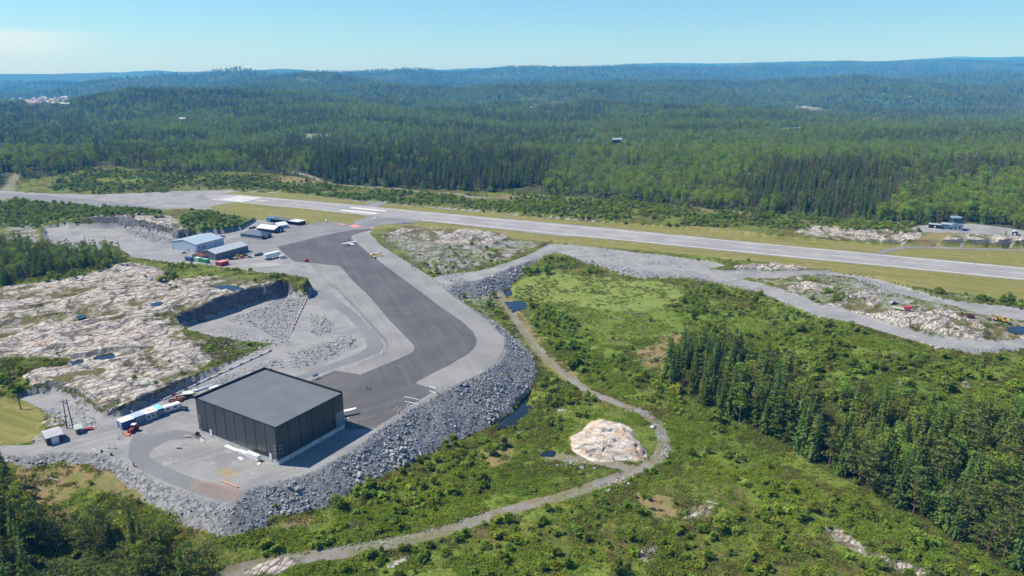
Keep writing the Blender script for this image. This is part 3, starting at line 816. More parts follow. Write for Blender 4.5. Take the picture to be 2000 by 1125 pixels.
def dup(root, loc, rz, label=None, group=None, scale=None):
    def cp(o, parent):
        c = o.copy(); COL.objects.link(c)
        if parent is not None: c.parent = parent
        for ch in kids(o): cp(ch, c)
        return c
    r = cp(root, None)
    r.location = loc; r.rotation_euler = (0, 0, rz)
    if scale: r.scale = scale
    if label: r['label'] = label
    if group: r['group'] = group
    return r

# ------------------------------------------------------------------ ground meshes, split by what covers them
OPENINGS = [[(1495,258),(1530,250),(1570,247),(1582,255),(1520,262)],[(1700,232),(1730,226),(1735,232),(1700,240)],[(1540,205),(1600,210),(1640,222),(1560,218)],[(590,262),(660,260),(650,268),(600,272)],[(0,340),(44,330),(30,366),(0,372)],[(1030,205),(1100,198),(1110,206),(1040,212)],[(560,152),(600,155),(640,162),(600,162)],[(20,196),(130,190),(135,204),(60,209)]]
M_OPEN = mk(OPENINGS, 2, 1)
def build_ground():
    ny, nx = XX.shape
    V = np.stack([XX, YY, HH], -1).reshape(-1, 3)
    A = np.stack([ZN['rock'], ZN['gravel'], ZN['grass'], np.ones_like(HH)], -1).reshape(-1, 4).astype(np.float32)
    B = np.stack([ZN['marsh'], ZN['dry'], ZN['forest'], np.ones_like(HH)], -1).reshape(-1, 4).astype(np.float32)
    C = np.stack([ZN['lush'], ZN['fill'], ZN['rid'], np.ones_like(HH)], -1).reshape(-1, 4).astype(np.float32)
    D = np.stack([ZN['road'], ZN['track'], ZN['soil'], ZN['mud']], -1).reshape(-1, 4).astype(np.float32)
    g = np.arange(ny * nx).reshape(ny, nx)
    Q = np.stack([g[:-1, :-1], g[:-1, 1:], g[1:, 1:], g[1:, :-1]], -1).reshape(-1, 4)
    vis = (np.abs(XX) < 0.96 * YY + 80)
    vis = vis[:-1, :-1] | vis[1:, 1:]
    c = lambda k: ZN[k][:-1, :-1].ravel()
    kind = np.zeros(len(Q), int)
    kind[c('forest') > .5] = 1
    kind[c('dry') > .6] = 0
    kind[c('marsh') > .5] = 2
    kind[c('grass') > .5] = 3
    kind[c('gravel') > .5] = 4
    kind[c('fill') > .5] = 5
    kind[c('track') > .5] = 6
    kind[c('rock') > .5] = 7
    kind[(c('grass') > .5) & (c('rock') < .5)] = 3
    names = ['heath_ground', 'forest_ground', 'marsh_meadow_ground', 'grass_strip_ground', 'gravel_ground', 'rubble_slope_ground', 'gravel_path', 'bedrock_ground']
    for k, nm in enumerate(names):
        sel = (kind == k) & vis.ravel()
        q = Q[sel]
        if not len(q): continue
        u, inv = np.unique(q, return_inverse=True)
        me = np_mesh(nm, V[u], inv.reshape(-1, 4), M_GROUND, None, True)
        for an, arr in (('zone_a', A), ('zone_b', B), ('zone_c', C), ('zone_d', D)):
            at_ = me.attributes.new(an, 'FLOAT_COLOR', 'POINT'); at_.data.foreach_set('color', arr[u].ravel())
        tag(link_mesh(nm, me), kind='structure')
    ny, nx = FXX.shape
    g = np.arange(ny * nx).reshape(ny, nx)
    Q = np.stack([g[:-1, :-1], g[:-1, 1:], g[1:, 1:], g[1:, :-1]], -1).reshape(-1, 4)
    me = np_mesh('hills', np.stack([FXX, FYY, FHH], -1).reshape(-1, 3), Q, M_FAR, None, True)
    px, py, d = proj(FXX, FYY, FHH)
    at_ = me.attributes.new('bare', 'FLOAT', 'POINT'); at_.data.foreach_set('value', M_OPEN(px, py).ravel().astype(np.float32))
    tag(link_mesh('hills', me), kind='structure')
build_ground()
for k, (pw, z) in PONDW.items():
    # water sheet a little wider than the outline, its edge lies under the bank
    c = np.mean(np.array(pw), 0)
    pts = smooth_line(pw + [pw[0]], 5)[:-1]
    P = [tuple(c + (np.array(p) - c) * (1 + 1.2 / max(2, np.hypot(*(np.array(p) - c))))) + (z,) for p in pts]
    tag(MB().poly(P).build('pond_water', M_WATER), kind='structure')

# ------------------------------------------------------------------ paved surfaces (sheets a few mm to cm above the formation)
A_DARK = paved('new_asphalt', (.082, .080, .083), (.102, .099, .102), R(-70), (.155, .155, .165), .09)
A_DARK2 = paved('hangar_apron_asphalt', (.086, .083, .085), (.107, .103, .104), R(38), (.20, .195, .19), .09)
A_PALE = paved('old_asphalt', (.19, .186, .182), (.235, .23, .224), R(-70), (.21, .21, .215), .05)
A_MID = paved('worn_asphalt', (.165, .163, .167), (.20, .198, .20), R(25), (.26, .25, .235), .06)
A_RUN = paved('runway_asphalt', (.235, .224, .224), (.28, .268, .266), R(-24.7), (.19, .18, .185), .06)
M_LINE = paint('runway_paint', (.56, .55, .53), .7, 0, .2, .18, .4)
M_RED = paint('red_road_paint', (.55, .22, .20), .7, 0, .2, .15, .4)
def sheet(name, poly, z, mat, rounded=0):
    P = W2(poly)
    if rounded: P = smooth_line(P + [P[0]], rounded)[:-1]
    import bmesh
    bm = bmesh.new()
    f = bm.faces.new([bm.verts.new((a, b, z)) for a, b in P])
    bmesh.ops.triangulate(bm, faces=[f])
    for q in bm.faces:
        if q.normal.z < 0: q.normal_flip()
    me = bpy.data.meshes.new(name); bm.to_mesh(me); bm.free()
    me.materials.append(mat)
    return tag(link_mesh(name, me), kind='structure')
sheet('terminal_apron_pavement', [(440,470),(470,462),(498,450),(515,440),(545,430),(600,437),(650,433),(690,439),(717,424),(760,424),(800,432),(745,439),(733,447),(690,449),(632,460),(590,471),(541,482),(520,492),(500,494),(470,500),(440,492)], .05, A_MID)
sheet('west_shoulder_pavement', [(600,509),(665,520),(692,551),(722,578),(762,626),(802,666),(812,681),(802,692),(706,731),(690,745),(655,728),(690,716),(748,688),(757,676),(660,567),(640,556),(617,530)], .06, A_PALE)
sheet('east_shoulder_pavement', [(686,458),(718,456),(745,480),(790,509),(850,546),(880,575),(950,625),(984,660),(986,686),(973,706),(940,729),(860,766),(800,798),(735,838),(690,836),(740,780),(800,750),(880,712),(918,690),(930,672),(915,636),(860,598),(800,553),(725,498)], .06, A_PALE)
sheet('apron_pavement', [(541,482),(590,471),(632,460),(690,449),(733,446),(790,434),(830,438),(742,446),(712,452),(687,460),(686,466),(699,476),(726,500),(800,554),(860,599),(905,630),(924,648),(931,664),(928,678),(915,690),(880,711),(815,745),(810,752),(700,745),(706,731),(760,709),(800,692),(808,686),(810,678),(802,668),(760,625),(720,577),(690,550),(665,520),(620,515),(575,511),(553,494)], .11, A_DARK)
sheet('hangar_apron_pavement', [(655,724),(706,732),(712,744),(812,749),(850,762),(733,836),(682,838),(605,830),(520,800),(560,758),(607,743)], .085, A_DARK2)
sheet('runway_pavement', [(396,383),(402,378),(440,379),(461,380),(660,397),(825,413),(1200,446.5),(1500,476.5),(1750,499.5),(2000,522.5),(2500,569),(2500,598),(2000,548),(1750,523),(1500,499),(1200,468.5),(950,445.5),(825,431),(660,415),(575,405),(470,395),(413,391)], .10, A_RUN)
sheet('taxiway_pavement', [(690,432),(712,426),(722,418),(790,424),(830,431),(795,435),(740,440),(733,446),(690,449)], .075, A_MID)
sheet('turning_pad_pavement', [(380,386),(400,378),(440,379),(414,390)], .07, A_MID)
sheet('side_path_pavement', [(705,402),(740,393),(760,394),(752,398),(735,405)], .07, A_MID)
_twr = [un(a, b, z) for a, b, z in smooth_line([(1716,496.5,.05),(1735,489,.06),(1760,484.5,.1),(1800,483,.1),(1900,486,.1),(2000,489,.1),(2150,497,.1)], 5)]
# runway marks
RN = np.array([0.418, 0.9085]); RT = np.array([0.9085, -0.418])
def rw(s, n, z=.11):
    """runway coordinates: s metres along from the west end, n metres from the near edge"""
    p0 = np.array(un(413, 390)); q = p0 + RT * s + RN * n
    return (float(q[0]), float(q[1]), z)
def mark(mb, s0, s1, n0, n1): mb.poly([rw(s0, n0), rw(s1, n0), rw(s1, n1), rw(s0, n1)])
_s = lambda px, py: float(np.dot(np.array(un(px, py)) - np.array(un(413, 390)), RT))
_nn = lambda px, py: float(np.dot(np.array(un(px, py)) - np.array(un(413, 390)), RN))
LEN = _s(2000, 546) + 150
WID = _nn(1500, 477.5)
mb = MB(); mark(mb, 2, _s(722, 420), .3, 1.3); mark(mb, _s(822, 430), LEN, .3, 1.3); mark(mb, 2, LEN, WID - 1.3, WID - .3)
tag(mb.build('runway_edge_line', M_LINE), kind='structure')
mb = MB(); mark(mb, 0, 1.6, 1.5, WID - 1.5)
for k in range(4):
    mark(mb, 7, 37, 2.6 + k * 3.1, 5.0 + k * 3.1); mark(mb, 7, 37, WID - 5.0 - k * 3.1, WID - 2.6 - k * 3.1)
tag(mb.build('threshold_line', M_LINE), kind='structure')
mb = MB()
s0 = _s(665, 411)
mark(mb, s0, s0 + 38, WID * .5 - 9.5, WID * .5 - 4); mark(mb, s0, s0 + 38, WID * .5 + 4, WID * .5 + 9.5)
tag(mb.build('aiming_point_line', M_LINE), kind='structure')
mb = MB(); q = 85.0
while q < LEN:
    if abs(q - s0) > 45: mark(mb, q, q + 30, WID * .5 - .27, WID * .5 + .27)
    q += 50
tag(mb.build('runway_centre_line', M_LINE), kind='structure')
# runway number 05 read from the west end
mb = MB(); c = WID * .5; s1 = 44
for n0 in (c + .6,):      # digit 0
    mark(mb, s1, s1 + 9, n0, n0 + .8); mark(mb, s1, s1 + 9, n0 + 2.2, n0 + 3.0); mark(mb, s1, s1 + 1.2, n0 + .8, n0 + 2.2); mark(mb, s1 + 7.8, s1 + 9, n0 + .8, n0 + 2.2)
n0 = c - 3.6              # digit 5
mark(mb, s1, s1 + 1.2, n0, n0 + 3); mark(mb, s1 + 3.9, s1 + 5.1, n0, n0 + 3); mark(mb, s1 + 7.8, s1 + 9, n0, n0 + 3)
mark(mb, s1 + 1.2, s1 + 3.9, n0, n0 + .8); mark(mb, s1 + 5.1, s1 + 7.8, n0 + 2.2, n0 + 3)
tag(mb.build('runway_number_line', M_LINE), kind='structure')
sheet('holding_red_marking', [(682,441),(690,439),(707,440.5),(697,445.5),(686,444)], .125, M_RED)
sheet('holding_red_marking', [(657,437.5),(664,436.5),(676,439),(668,440)], .125, M_RED)
sheet('holding_red_marking', [(722,445),(727,443.5),(731,446),(725,447.5)], .125, M_RED)
mb = MB()
for a, b in (((560, 433), (600, 437.6)),):
    pass
w_ = [un(a, b) for a, b in ((734, 423.5), (727, 428), (706, 434), (690, 440))]
P = smooth_line([tuple(float(v) for v in p) for p in w_], 5)
for (ax, ay), (bx, by) in zip(P[:-1], P[1:]):
    mb.poly([(ax - .35, ay - .2, .13), (bx - .35, by - .2, .13), (bx + .35, by + .2, .13), (ax + .35, ay + .2, .13)])
tag(mb.build('taxiway_curve_line', M_LINE), kind='structure')
# ------------------------------------------------------------------ buildings and things
P_ = paint
def V0(px, py, z=0.0):
    a, b = un(px, py, z); return Vector((float(a), float(b), z))
def corner(pl, pc, pr, z=0.0, square='x'):
    """near corner pc, right corner pr, left corner pl (photo points on level z): origin, turn, length to the right, length to the left/back"""
    o, r, l = V0(*pc, z), V0(*pr, z), V0(*pl, z)
    dx, dy = r - o, l - o
    a1 = math.atan2(dx.y, dx.x); a2 = math.atan2(dy.y, dy.x) - math.pi / 2
    a2 = a1 + (a2 - a1 + math.pi) % (2 * math.pi) - math.pi
    w1 = dx.length / (dx.length + dy.length)
    a = a1 if square == 'x' else a2 if square == 'y' else a1 * w1 + a2 * (1 - w1)
    return o, a, dx.length, dy.length
G_DARK = NT('charcoal_cladding')
def _clad():
    t = G_DARK; p = t.obj()
    f = t.math('FRACT', t.math('MULTIPLY', t.n('ShaderNodeSeparateXYZ').outputs[2], 1.0))
    sp = t.n('ShaderNodeSeparateXYZ'); t.link(p, sp.inputs[0])
    rib = t.math('FRACT', t.math('MULTIPLY', sp.outputs[2], .95))
    line = t.step(t.math('ABSOLUTE', t.math('SUBTRACT', rib, .5)), .0, .06, .72, 1.0)
    n = t.noise(t.map(p, (.3, .3, .05)), 1.0, 3)
    c = t.mix(t.step(n, .35, .65), (.036, .043, .052), (.050, .058, .068))
    nd = t.n('ShaderNodeVectorMath', operation='SCALE'); t.put(nd.inputs[0], c); t.put(nd.inputs['Scale'], line)
    return t.bsdf(nd.outputs[0], .30, .0, .6)
_clad()
M_CLAD = G_DARK.m
M_TRIM = P_('black_trim', (.012, .014, .017), .4, 0, .4)
M_FLATROOF = P_('grey_roof_felt', (.120, .135, .150), .8, 0, .2, .07, .15)
M_CONC = P_('concrete', (.52, .51, .49), .9, 0, .2, .12, .8)
M_WHITE = P_('white_paint', (.76, .76, .75), .45, 0, .4, .06)
M_GLASS = P_('window_glass', (.025, .035, .045), .08, 0, .6, .1)
M_DARKG = P_('dark_grey_paint', (.075, .082, .09), .5)
M_BLACK = P_('black_rubber', (.018, .018, .019), .8, 0, .2)
M_STEEL = P_('galvanised_steel', (.42, .43, .44), .45, .6, .5)
M_RED_ = P_('red_paint', (.42, .035, .03), .5)
M_YEL = P_('yellow_paint', (.72, .42, .02), .45)
M_BLUE = P_('blue_paint', (.025, .10, .30), .5)
M_WOOD = P_('weathered_wood', (.30, .23, .16), .9, 0, .1, .25, 3)
M_RUST = P_('rusty_steel', (.25, .10, .05), .9, 0, .2, .35, 2)

# --- the big charcoal hangar
def hangar():
    o, a, Lx, Ly = corner((382, 850), (545, 909), (681, 838), 0, 'mean')
    r = thing('hangar', 'big flat roofed charcoal hangar on the rubble edged yard', 'hangar', o, a)
    h, pl = 13.3, 1.9
    MB().box(.06, Lx - .06, .06, Ly - .06, 0, pl).build('plinth', M_CONC, r)
    for q in (.165, .385, .60): MB().box(Lx * (q - .002), Lx * (q + .002), .02, .07, .05, pl - .1).build('plinth_joint', M_TRIM, r)
    def face(n, L, f):
        w = L / n
        for i in range(n):
            m = MB(); f(m, i * w + .13, (i + 1) * w - .13, pl - .25, h - .15); m.build('panel', M_CLAD, r)
    face(8, Ly, lambda m, p, q, z0, z1: m.box(-.02, .16, p, q, z0, z1))
    face(8, Ly, lambda m, p, q, z0, z1: m.box(Lx - .16, Lx + .02, p, q, z0, z1))
    face(6, Lx, lambda m, p, q, z0, z1: m.box(p, q, -.02, .16, z0, z1))
    face(6, Lx, lambda m, p, q, z0, z1: m.box(p, q, Ly - .16, Ly + .02, z0, z1))
    MB().box(.08, Lx - .08, .08, Ly - .08, pl, h - .2).build('wall', M_TRIM, r)
    MB().box(.3, Lx - .3, .3, Ly - .3, h - 1.0, h - .12).build('roof', M_FLATROOF, r)
    mb = MB()
    mb.box(-.08, Lx + .08, -.08, .30, h - .2, h + .0); mb.box(-.08, Lx + .08, Ly - .30, Ly + .08, h - .2, h + .62)
    mb.box(-.08, .30, .30, Ly - .30, h - .2, h + .0); mb.box(Lx - .30, Lx + .08, .30, Ly - .30, h - .2, h + .62)
    mb.add([(-.08, Ly - .3, h), (.3, Ly - .3, h), (.3, Ly + .08, h + .6), (-.08, Ly + .08, h + .6)], [(0, 1, 2, 3)])
    mb.build('parapet', M_TRIM, r)
    # glazed corner at the far end of the gable wall
    g = MB().box(Lx - 4.0, Lx - .35, -.10, -.01, 1.4, 6.9).build('window', P_('pale_glass', (.16, .19, .18), .12, 0, .6), r)
    mb = MB()
    for q in (4.05, 3.1, 2.2, 1.3, .36): mb.box(Lx - q, Lx - q + .10, -.16, -.10, 1.4, 7.0)
    for z in (1.4, 3.2, 3.9, 5.2, 6.9): mb.box(Lx - 4.05, Lx - .26, -.17, -.15, z, z + .12)
    mb.build('frame', P_('pale_frame', (.45, .47, .46), .5), g)
    # tall slender windows either side of the near corner and at the far left
    def slit(x0, x1, y0, y1, z0, z1, cuts):
        w = MB().box(x0, x1, y0, y1, z0, z1).build('window', M_GLASS, r)
        m = MB()
        horiz = (x1 - x0) > (y1 - y0)
        for c in cuts:
            if horiz: m.box(x0 - .08, x1 + .08, y0 - .05, y0 - .005, c, c + .22)
            else: m.box(x0 - .05, x0 - .005, y0 - .08, y1 + .08, c, c + .22)
        if horiz:
            m.box(x0 - .16, x0 - .02, y0 - .06, y0 - .002, z0, z1); m.box(x1 + .02, x1 + .16, y0 - .06, y0 - .002, z0, z1)
        else:
            m.box(x0 - .06, x0 - .002, y0 - .16, y0 - .02, z0, z1); m.box(x0 - .06, x0 - .002, y1 + .02, y1 + .16, z0, z1)
        m.build('frame', M_STEEL, w)
    slit(.75, 1.55, -.09, -.025, 1.6, 6.6, (1.6, 3.9, 5.2, 6.4))
    slit(-.09, -.025, .8, 1.6, 1.6, 6.6, (1.6, 3.9, 5.2, 6.4))
    slit(-.09, -.025, Ly - 1.8, Ly - .95, 2.0, 7.0, (2.0, 4.4, 5.8, 6.8))
    for y in (3.1, Ly - 7.0): 
        d = MB().box(-.10, -.022, y, y + 1.0, pl - 1.0, pl + 1.3).build('door', M_WHITE, r)
        MB().box(-.13, -.10, y + .82, y + .9, pl + .7, pl + .8).build('handle', M_TRIM, d)
    return o, a, Lx, Ly
HO, HA, HLX, HLY = hangar()
def hl(x, y, z=0.0):
    """hangar yard coordinates"""
    return HO + Vector((x * math.cos(HA) - y * math.sin(HA), x * math.sin(HA) + y * math.cos(HA), z))

def gable_house(name, label, cat, o, a, L, Wd, eave, ridge, mwall, mroof, along='y', over=.25, wins=(), doors=(), mtrim=None, rib=0):
    """floor L along x and Wd along y; ridge runs along the given axis"""
    r = thing(name, label, cat, o, a)
    m = MB()
    if along == 'x':
        P = [(0, 0), (Wd, 0), (Wd, eave), (Wd / 2, ridge), (0, eave)]
        m.add([(0, y, z) for y, z in P] + [(L, y, z) for y, z in P], [(4, 3, 2, 1, 0), (5, 6, 7, 8, 9)] + [(i, (i + 1) % 5, (i + 1) % 5 + 5, i + 5) for i in range(5)])
    else:
        P = [(0, 0), (L, 0), (L, eave), (L / 2, ridge), (0, eave)]
        m.add([(x, 0, z) for x, z in P] + [(x, Wd, z) for x, z in P], [(0, 1, 2, 3, 4), (9, 8, 7, 6, 5)] + [(i, i + 5, (i + 1) % 5 + 5, (i + 1) % 5) for i in range(5)])
    m.build('wall', mwall, r)
    sp = (Wd if along == 'x' else L) / 2; k = (ridge - eave) / sp
    for s in (-1, 1):
        m = MB(); t = .18
        e0, e1 = sp + s * (sp + over), sp
        z0, z1 = eave - k * over + .03, ridge + .03
        ends = (-over, (L if along == 'x' else Wd) + over)
        pts = []
        for q in ends:
            for u, z in ((e0, z0), (e1, z1), (e1, z1 + t), (e0, z0 + t)):
                pts.append((q, u, z) if along == 'x' else (u, q, z))
        fs = [(0, 1, 2, 3), (7, 6, 5, 4), (0, 4, 5, 1), (1, 5, 6, 2), (2, 6, 7, 3), (3, 7, 4, 0)]
        m.add(pts, fs); ro = m.build('roof', mroof, r)
        if rib:
            m = MB(); n = int((ends[1] - ends[0]) / rib)
            for i in range(1, n):
                q = ends[0] + i * rib
                pr = []
                for w in (-.03, .03):
                    for u, z in ((e0, z0 + t), (e1, z1 + t), (e1, z1 + t + .06), (e0, z0 + t + .06)):
                        pr.append((q + w, u, z) if along == 'x' else (u, q + w, z))
                m.add(pr, fs)
            m.build('roof_seam', mroof, ro)
    def put(part, side, u, z, w, h, mat):
        m = MB(); e = .06
        if side == 'f': m.box(u, u + w, -e, -.005, z, z + h); f = (u - .08, u + w + .08, -e - .03, -e + .01)
        if side == 'b': m.box(u, u + w, Wd + .005, Wd + e, z, z + h)
        if side == 'r': m.box(L + .005, L + e, u, u + w, z, z + h)
        if side == 'l': m.box(-e, -.005, u, u + w, z, z + h)
        return m.build(part, mat, r)
    for side, u, z, w, h in wins:
        p = put('window', side, u, z, w, h, M_GLASS)
        m = MB(); q = .08
        def bar(u0, u1, z0, z1):
            if side == 'f': m.box(u0, u1, -.10, -.062, z0, z1)
            if side == 'r': m.box(L + .062, L + .10, u0, u1, z0, z1)
            if side == 'l': m.box(-.10, -.062, u0, u1, z0, z1)
        bar(u - q, u, z - q, z + h + q); bar(u + w, u + w + q, z - q, z + h + q); bar(u, u + w, z - q, z); bar(u, u + w, z + h, z + h + q)
        m.build('frame', M_WHITE, p)
    for side, u, z, w, h, mt in doors:
        put('door', side, u, z, w, h, mt)
    return r
# pale blue hangar: gable to the left front
def d_(p, q): return (V0(*p) - V0(*q)).length
M_PALEBLUE = P_('pale_blue_cladding', (.42, .50, .60), .5, 0, .4, .05)
M_BLUEROOF = P_('blue_grey_roof', (.33, .41, .47), .45, 0, .4, .05)
o = V0(336, 486.5); b = V0(384, 494); a = math.atan2((b - o).y, (b - o).x); Wd = (b - o).length; L = d_((384, 494), (441, 480))
r = gable_house('blue_hangar', 'pale blue hangar with a low pitched blue grey roof', 'hangar', o, a, Wd, L, 5.6, 7.9, M_PALEBLUE, M_BLUEROOF, 'y', .3,
    [('f', Wd * .66, 1.2, .8, .9), ('f', Wd * .60, .2, .7, .9), ('f', Wd * .70, .2, .7, .9), ('f', Wd * .04, .5, .9, 1.2), ('f', Wd * .92, .2, .8, 1.1), ('r', L * .10, 2.4, 1.2, 1.6), ('r', L * .26, 2.2, 1.2, 1.6)],
    [('f', Wd * .80, 0.02, 1.0, 2.0, M_WHITE)], rib=0)
for q in (.23, .68): MB().box(Wd + .005, Wd + .08, L * q, L * q + .18, 0, 5.4).build('joint', M_DARKG, r)
MB().tube((-.4, .4, 0), (-.4, .4, 7.0), .14, .10).build('flue', M_STEEL, r)
# grey shed in front of it
o = V0(393, 504.0); b = V0(422, 508.8); a = math.atan2((b - o).y, (b - o).x); Wd = (b - o).length; L = d_((422, 508.8), (493.5, 492.5))
r = gable_house('grey_shed', 'long dark grey shed with a pale grey roof beside the pale blue hangar', 'shed', o, a, Wd, L, 4.3, 6.2, P_('grey_cladding', (.13, .145, .165), .5), P_('pale_grey_roof', (.40, .42, .45), .45, 0, .4, .04), 'y', .25, [('r', L * .12, 1.4, 1.2, .8)], [('f', Wd * .4, .02, 1.0, 2.0, M_DARKG)])
# terminal, hipped roof
o, a, Lx, Ly = corner((468, 463), (512, 468.5), (538, 463.5), 0, 'y')
r = thing('terminal_building', 'low terminal with a dark blue hipped roof at the apron edge', 'building', o, a)
MB().box(.5, Lx - .5, .5, Ly - .5, 0, 2.8).build('wall', P_('navy_cladding', (.045, .06, .085), .5), r)
MB().box(.42, .50, .8, Ly - .8, .2, 1.6).build('base_panel', P_('grey_blue_panel', (.26, .31, .37), .6), r)
w, e, q = 5.2, 2.75, Lx / 2
m = MB(); rp = [(0, 0, e), (Lx, 0, e), (Lx, Ly, e), (0, Ly, e), (q, q * 1.1, w), (q, Ly - q * 1.1, w)]
m.add(rp, [(0, 1, 4), (1, 2, 5, 4), (2, 3, 5), (3, 0, 4, 5), (3, 2, 1, 0)]); m.build('roof', P_('navy_roof', (.050, .080, .115), .5, 0, .4, .08), r)
for k in range(4):
    wdw = MB().box(.38, .49, Ly * (.12 + .2 * k), Ly * (.12 + .2 * k) + 1.6, 1.65, 2.4).build('window', M_GLASS, r)
sg = MB().box(Lx * .35, Lx * .35 + 2.4, .40, .49, 1.0, 2.4).build('sign_panel', M_WHITE, r)
MB().box(Lx * .35 + .4, Lx * .35 + 1.0, .36, .399, 1.4, 2.0).build('window', M_GLASS, sg); MB().box(Lx * .35 + 1.35, Lx * .35 + 2.0, .36, .399, 1.4, 2.0).build('window', M_GLASS, sg)
t = thing('flag_pole', 'thin pale mast standing beside the low terminal', 'mast', V0(518, 452.5))
MB().tube((0, 0, 0), (0, 0, 8.5), .10, .06).build('pole', M_STEEL, t)
# dark cabin with white roof
o, a, Lx, Ly = corner((503, 452), (536, 456), (553.5, 451), 0, 'y')
gable_house('dark_cabin', 'dark walled cabin with a bright white roof behind the terminal', 'cabin', o, a, Lx, Ly, 2.9, 4.8, P_('tar_wall', (.035, .04, .05), .6), P_('white_sheet_roof', (.66, .67, .68), .4, 0, .4, .04), 'y', .4, [('f', Lx * .3, 1.0, 1.2, 1.0)], [('f', Lx * .65, .02, 1.0, 2.1, M_WHITE)], rib=.9)
o, a, Lx, Ly = corner((531, 444), (545, 447.5), (563, 444.5), 0, 'x')
gable_house('white_cabin', 'small white walled cabin with a white roof beside the carport', 'cabin', o, a, Lx, Ly, 2.6, 4.2, P_('offwhite_wall', (.62, .63, .63), .6), P_('white_sheet_roof', (.66, .67, .68), .4), 'x', .4, [('f', Lx * .3, 1.0, 1.2, 1.0), ('f', Lx * .6, 1.0, 1.2, 1.0)], [], rib=.9)
# carport
o, a, Lx, Ly = corner((521, 433), (583, 441), (592, 437), 0, 'y')
r = thing('carport', 'long open fronted black carport beside the grass strip', 'carport', o, a)
MB().box(-.3, Lx + .3, -.3, Ly * .30, 2.9, 3.15).build('roof', P_('white_sheet_roof', (.66, .67, .68), .4), r)
MB().box(-.3, Lx + .3, Ly * .30 + .02, Ly * .88, 2.85, 3.1).build('roof', P_('dark_felt', (.10, .105, .12), .8), r)
MB().box(0, Lx, Ly * .885, Ly + .3, 0, 3.3).build('store_room', P_('blue_boards', (.08, .22, .38), .5), r)
MB().box(Lx - .2, Lx, 0, Ly * .88, 0, 2.8).build('back_wall', M_TRIM, r)
MB().box(.02, Lx - .22, .0, .15, 0, 2.8).build('end_wall', M_TRIM, r)
for k in range(9):
    y = Ly * (.03 + .83 * k / 8)
    MB().box(.0, .22, y, y + .22, 0, 2.84).build('post', M_TRIM, r)
# small cabin with a red roof
o, a, Lx, Ly = corner((376, 505), (393, 508), (404, 504.5), 0, 'mean')
gable_house('red_roofed_hut', 'small hut with a red tiled roof between the hangar and the containers', 'hut', o, a, Lx, Ly, 2.3, 3.9, P_('pale_boards', (.50, .47, .43), .7), P_('red_tiles', (.24, .075, .055), .8, 0, .2, .2, 2), 'x', .35, [('f', Lx * .3, .9, 1.0, .9)])

def container(o, a, L, label, mat, mroof=None, group=None, h=2.6, w=2.44):
    r = thing('shipping_container', label, 'container', o, a, group)
    def corr(m, f, n, d=.045):
        # corrugated sheet: f(u, depth) gives x, y
        for i in range(n):
            u0, u1, u2, u3 = [(i + q) / n for q in (0, .5, .62, 1.0)]
            for ua, ub, da, db in ((u0, u1, 0, 0), (u1, u2, 0, d), (u2, u3 - .12 / n, d, d), (u3 - .12 / n, u3, d, 0)):
                p, q = f(ua, da), f(ub, db)
                m.add([(*p, .15), (*q, .15), (*q, h - .12), (*p, h - .12)], [(0, 1, 2, 3)])
    n = int(L / .42)
    m = MB(); corr(m, lambda u, d: (.08 + u * (L - .16), .03 + d), n); m.build('side_panel', mat, r)
    m = MB(); corr(m, lambda u, d: (L - .08 - u * (L - .16), w - .03 - d), n); m.build('side_panel', mat, r)
    m = MB(); corr(m, lambda u, d: (.03 + d, w - .08 - u * (w - .16)), 6); m.build('end_panel', mat, r)
    for k in (0, 1):
        dd = MB().box(L - .10, L - .03, .10 + k * (w / 2 - .08), .10 + k * (w / 2 - .08) + w / 2 - .12, .15, h - .12).build('door', mat, r)
        MB().tube((L - .01, .55 + k * .9, .2), (L - .01, .55 + k * .9, h - .2), .03, n=6).build('lock_rod', M_STEEL, dd)
    m = MB()
    for x in (0, L - .1):
        for y in (0, w - .1): m.box(x, x + .1, y, y + .1, 0, h)
    for y in (0, w - .1): m.box(.1, L - .1, y + .01, y + .09, 0, .15); m.box(.1, L - .1, y + .01, y + .09, h - .12, h - .01)
    for x in (0, L - .1): m.box(x + .01, x + .09, .1, w - .1, 0, .15); m.box(x + .01, x + .09, .1, w - .1, h - .12, h - .01)
    m.build('frame', mat, r)
    MB().box(.1, L - .1, .1, w - .1, h - .10, h - .03).build('roof', mroof or mat, r)
    MB().box(.06, L - .12, .10, w - .10, .10, h - .13).build('lining', M_BLACK, r)
    return r
ang = lambda p, q: math.atan2((V0(*q) - V0(*p)).y, (V0(*q) - V0(*p)).x)
container(V0(361.5, 509.0), ang((361.5, 509), (376, 512)), 5.6, 'dark blue shipping container left of the green ones', P_('navy_container', (.05, .10, .22), .6))
container(V0(379, 510.3), ang((379, 510.3), (391, 512.5)), 4.4, 'pale green container between a blue and a bright green one', P_('pale_green_container', (.30, .50, .38), .6), P_('pale_green_roof', (.50, .66, .52), .6))
container(V0(391.5, 512.5), ang((379, 510.3), (391, 512.5)), 6.1, 'bright green shipping container by the service road', P_('green_container', (.03, .28, .15), .6), P_('green_roof', (.22, .42, .28), .6))
c_r = P_('red_container', (.30, .04, .05), .6); c_rr = P_('salmon_roof', (.62, .24, .20), .7)
a_ = ang((431.5, 520.5), (450, 515.5))
for k, lab in ((0, 'front one of two red containers with salmon roofs by the grey shed'), (1, 'rear one of two red containers with salmon roofs by the grey shed')):
    p = V0(431.5, 520.5) + Vector((-math.sin(a_), math.cos(a_), 0)) * (k * 2.55)
    container(p, a_, 6.1, lab, c_r, c_rr, 'two red containers')
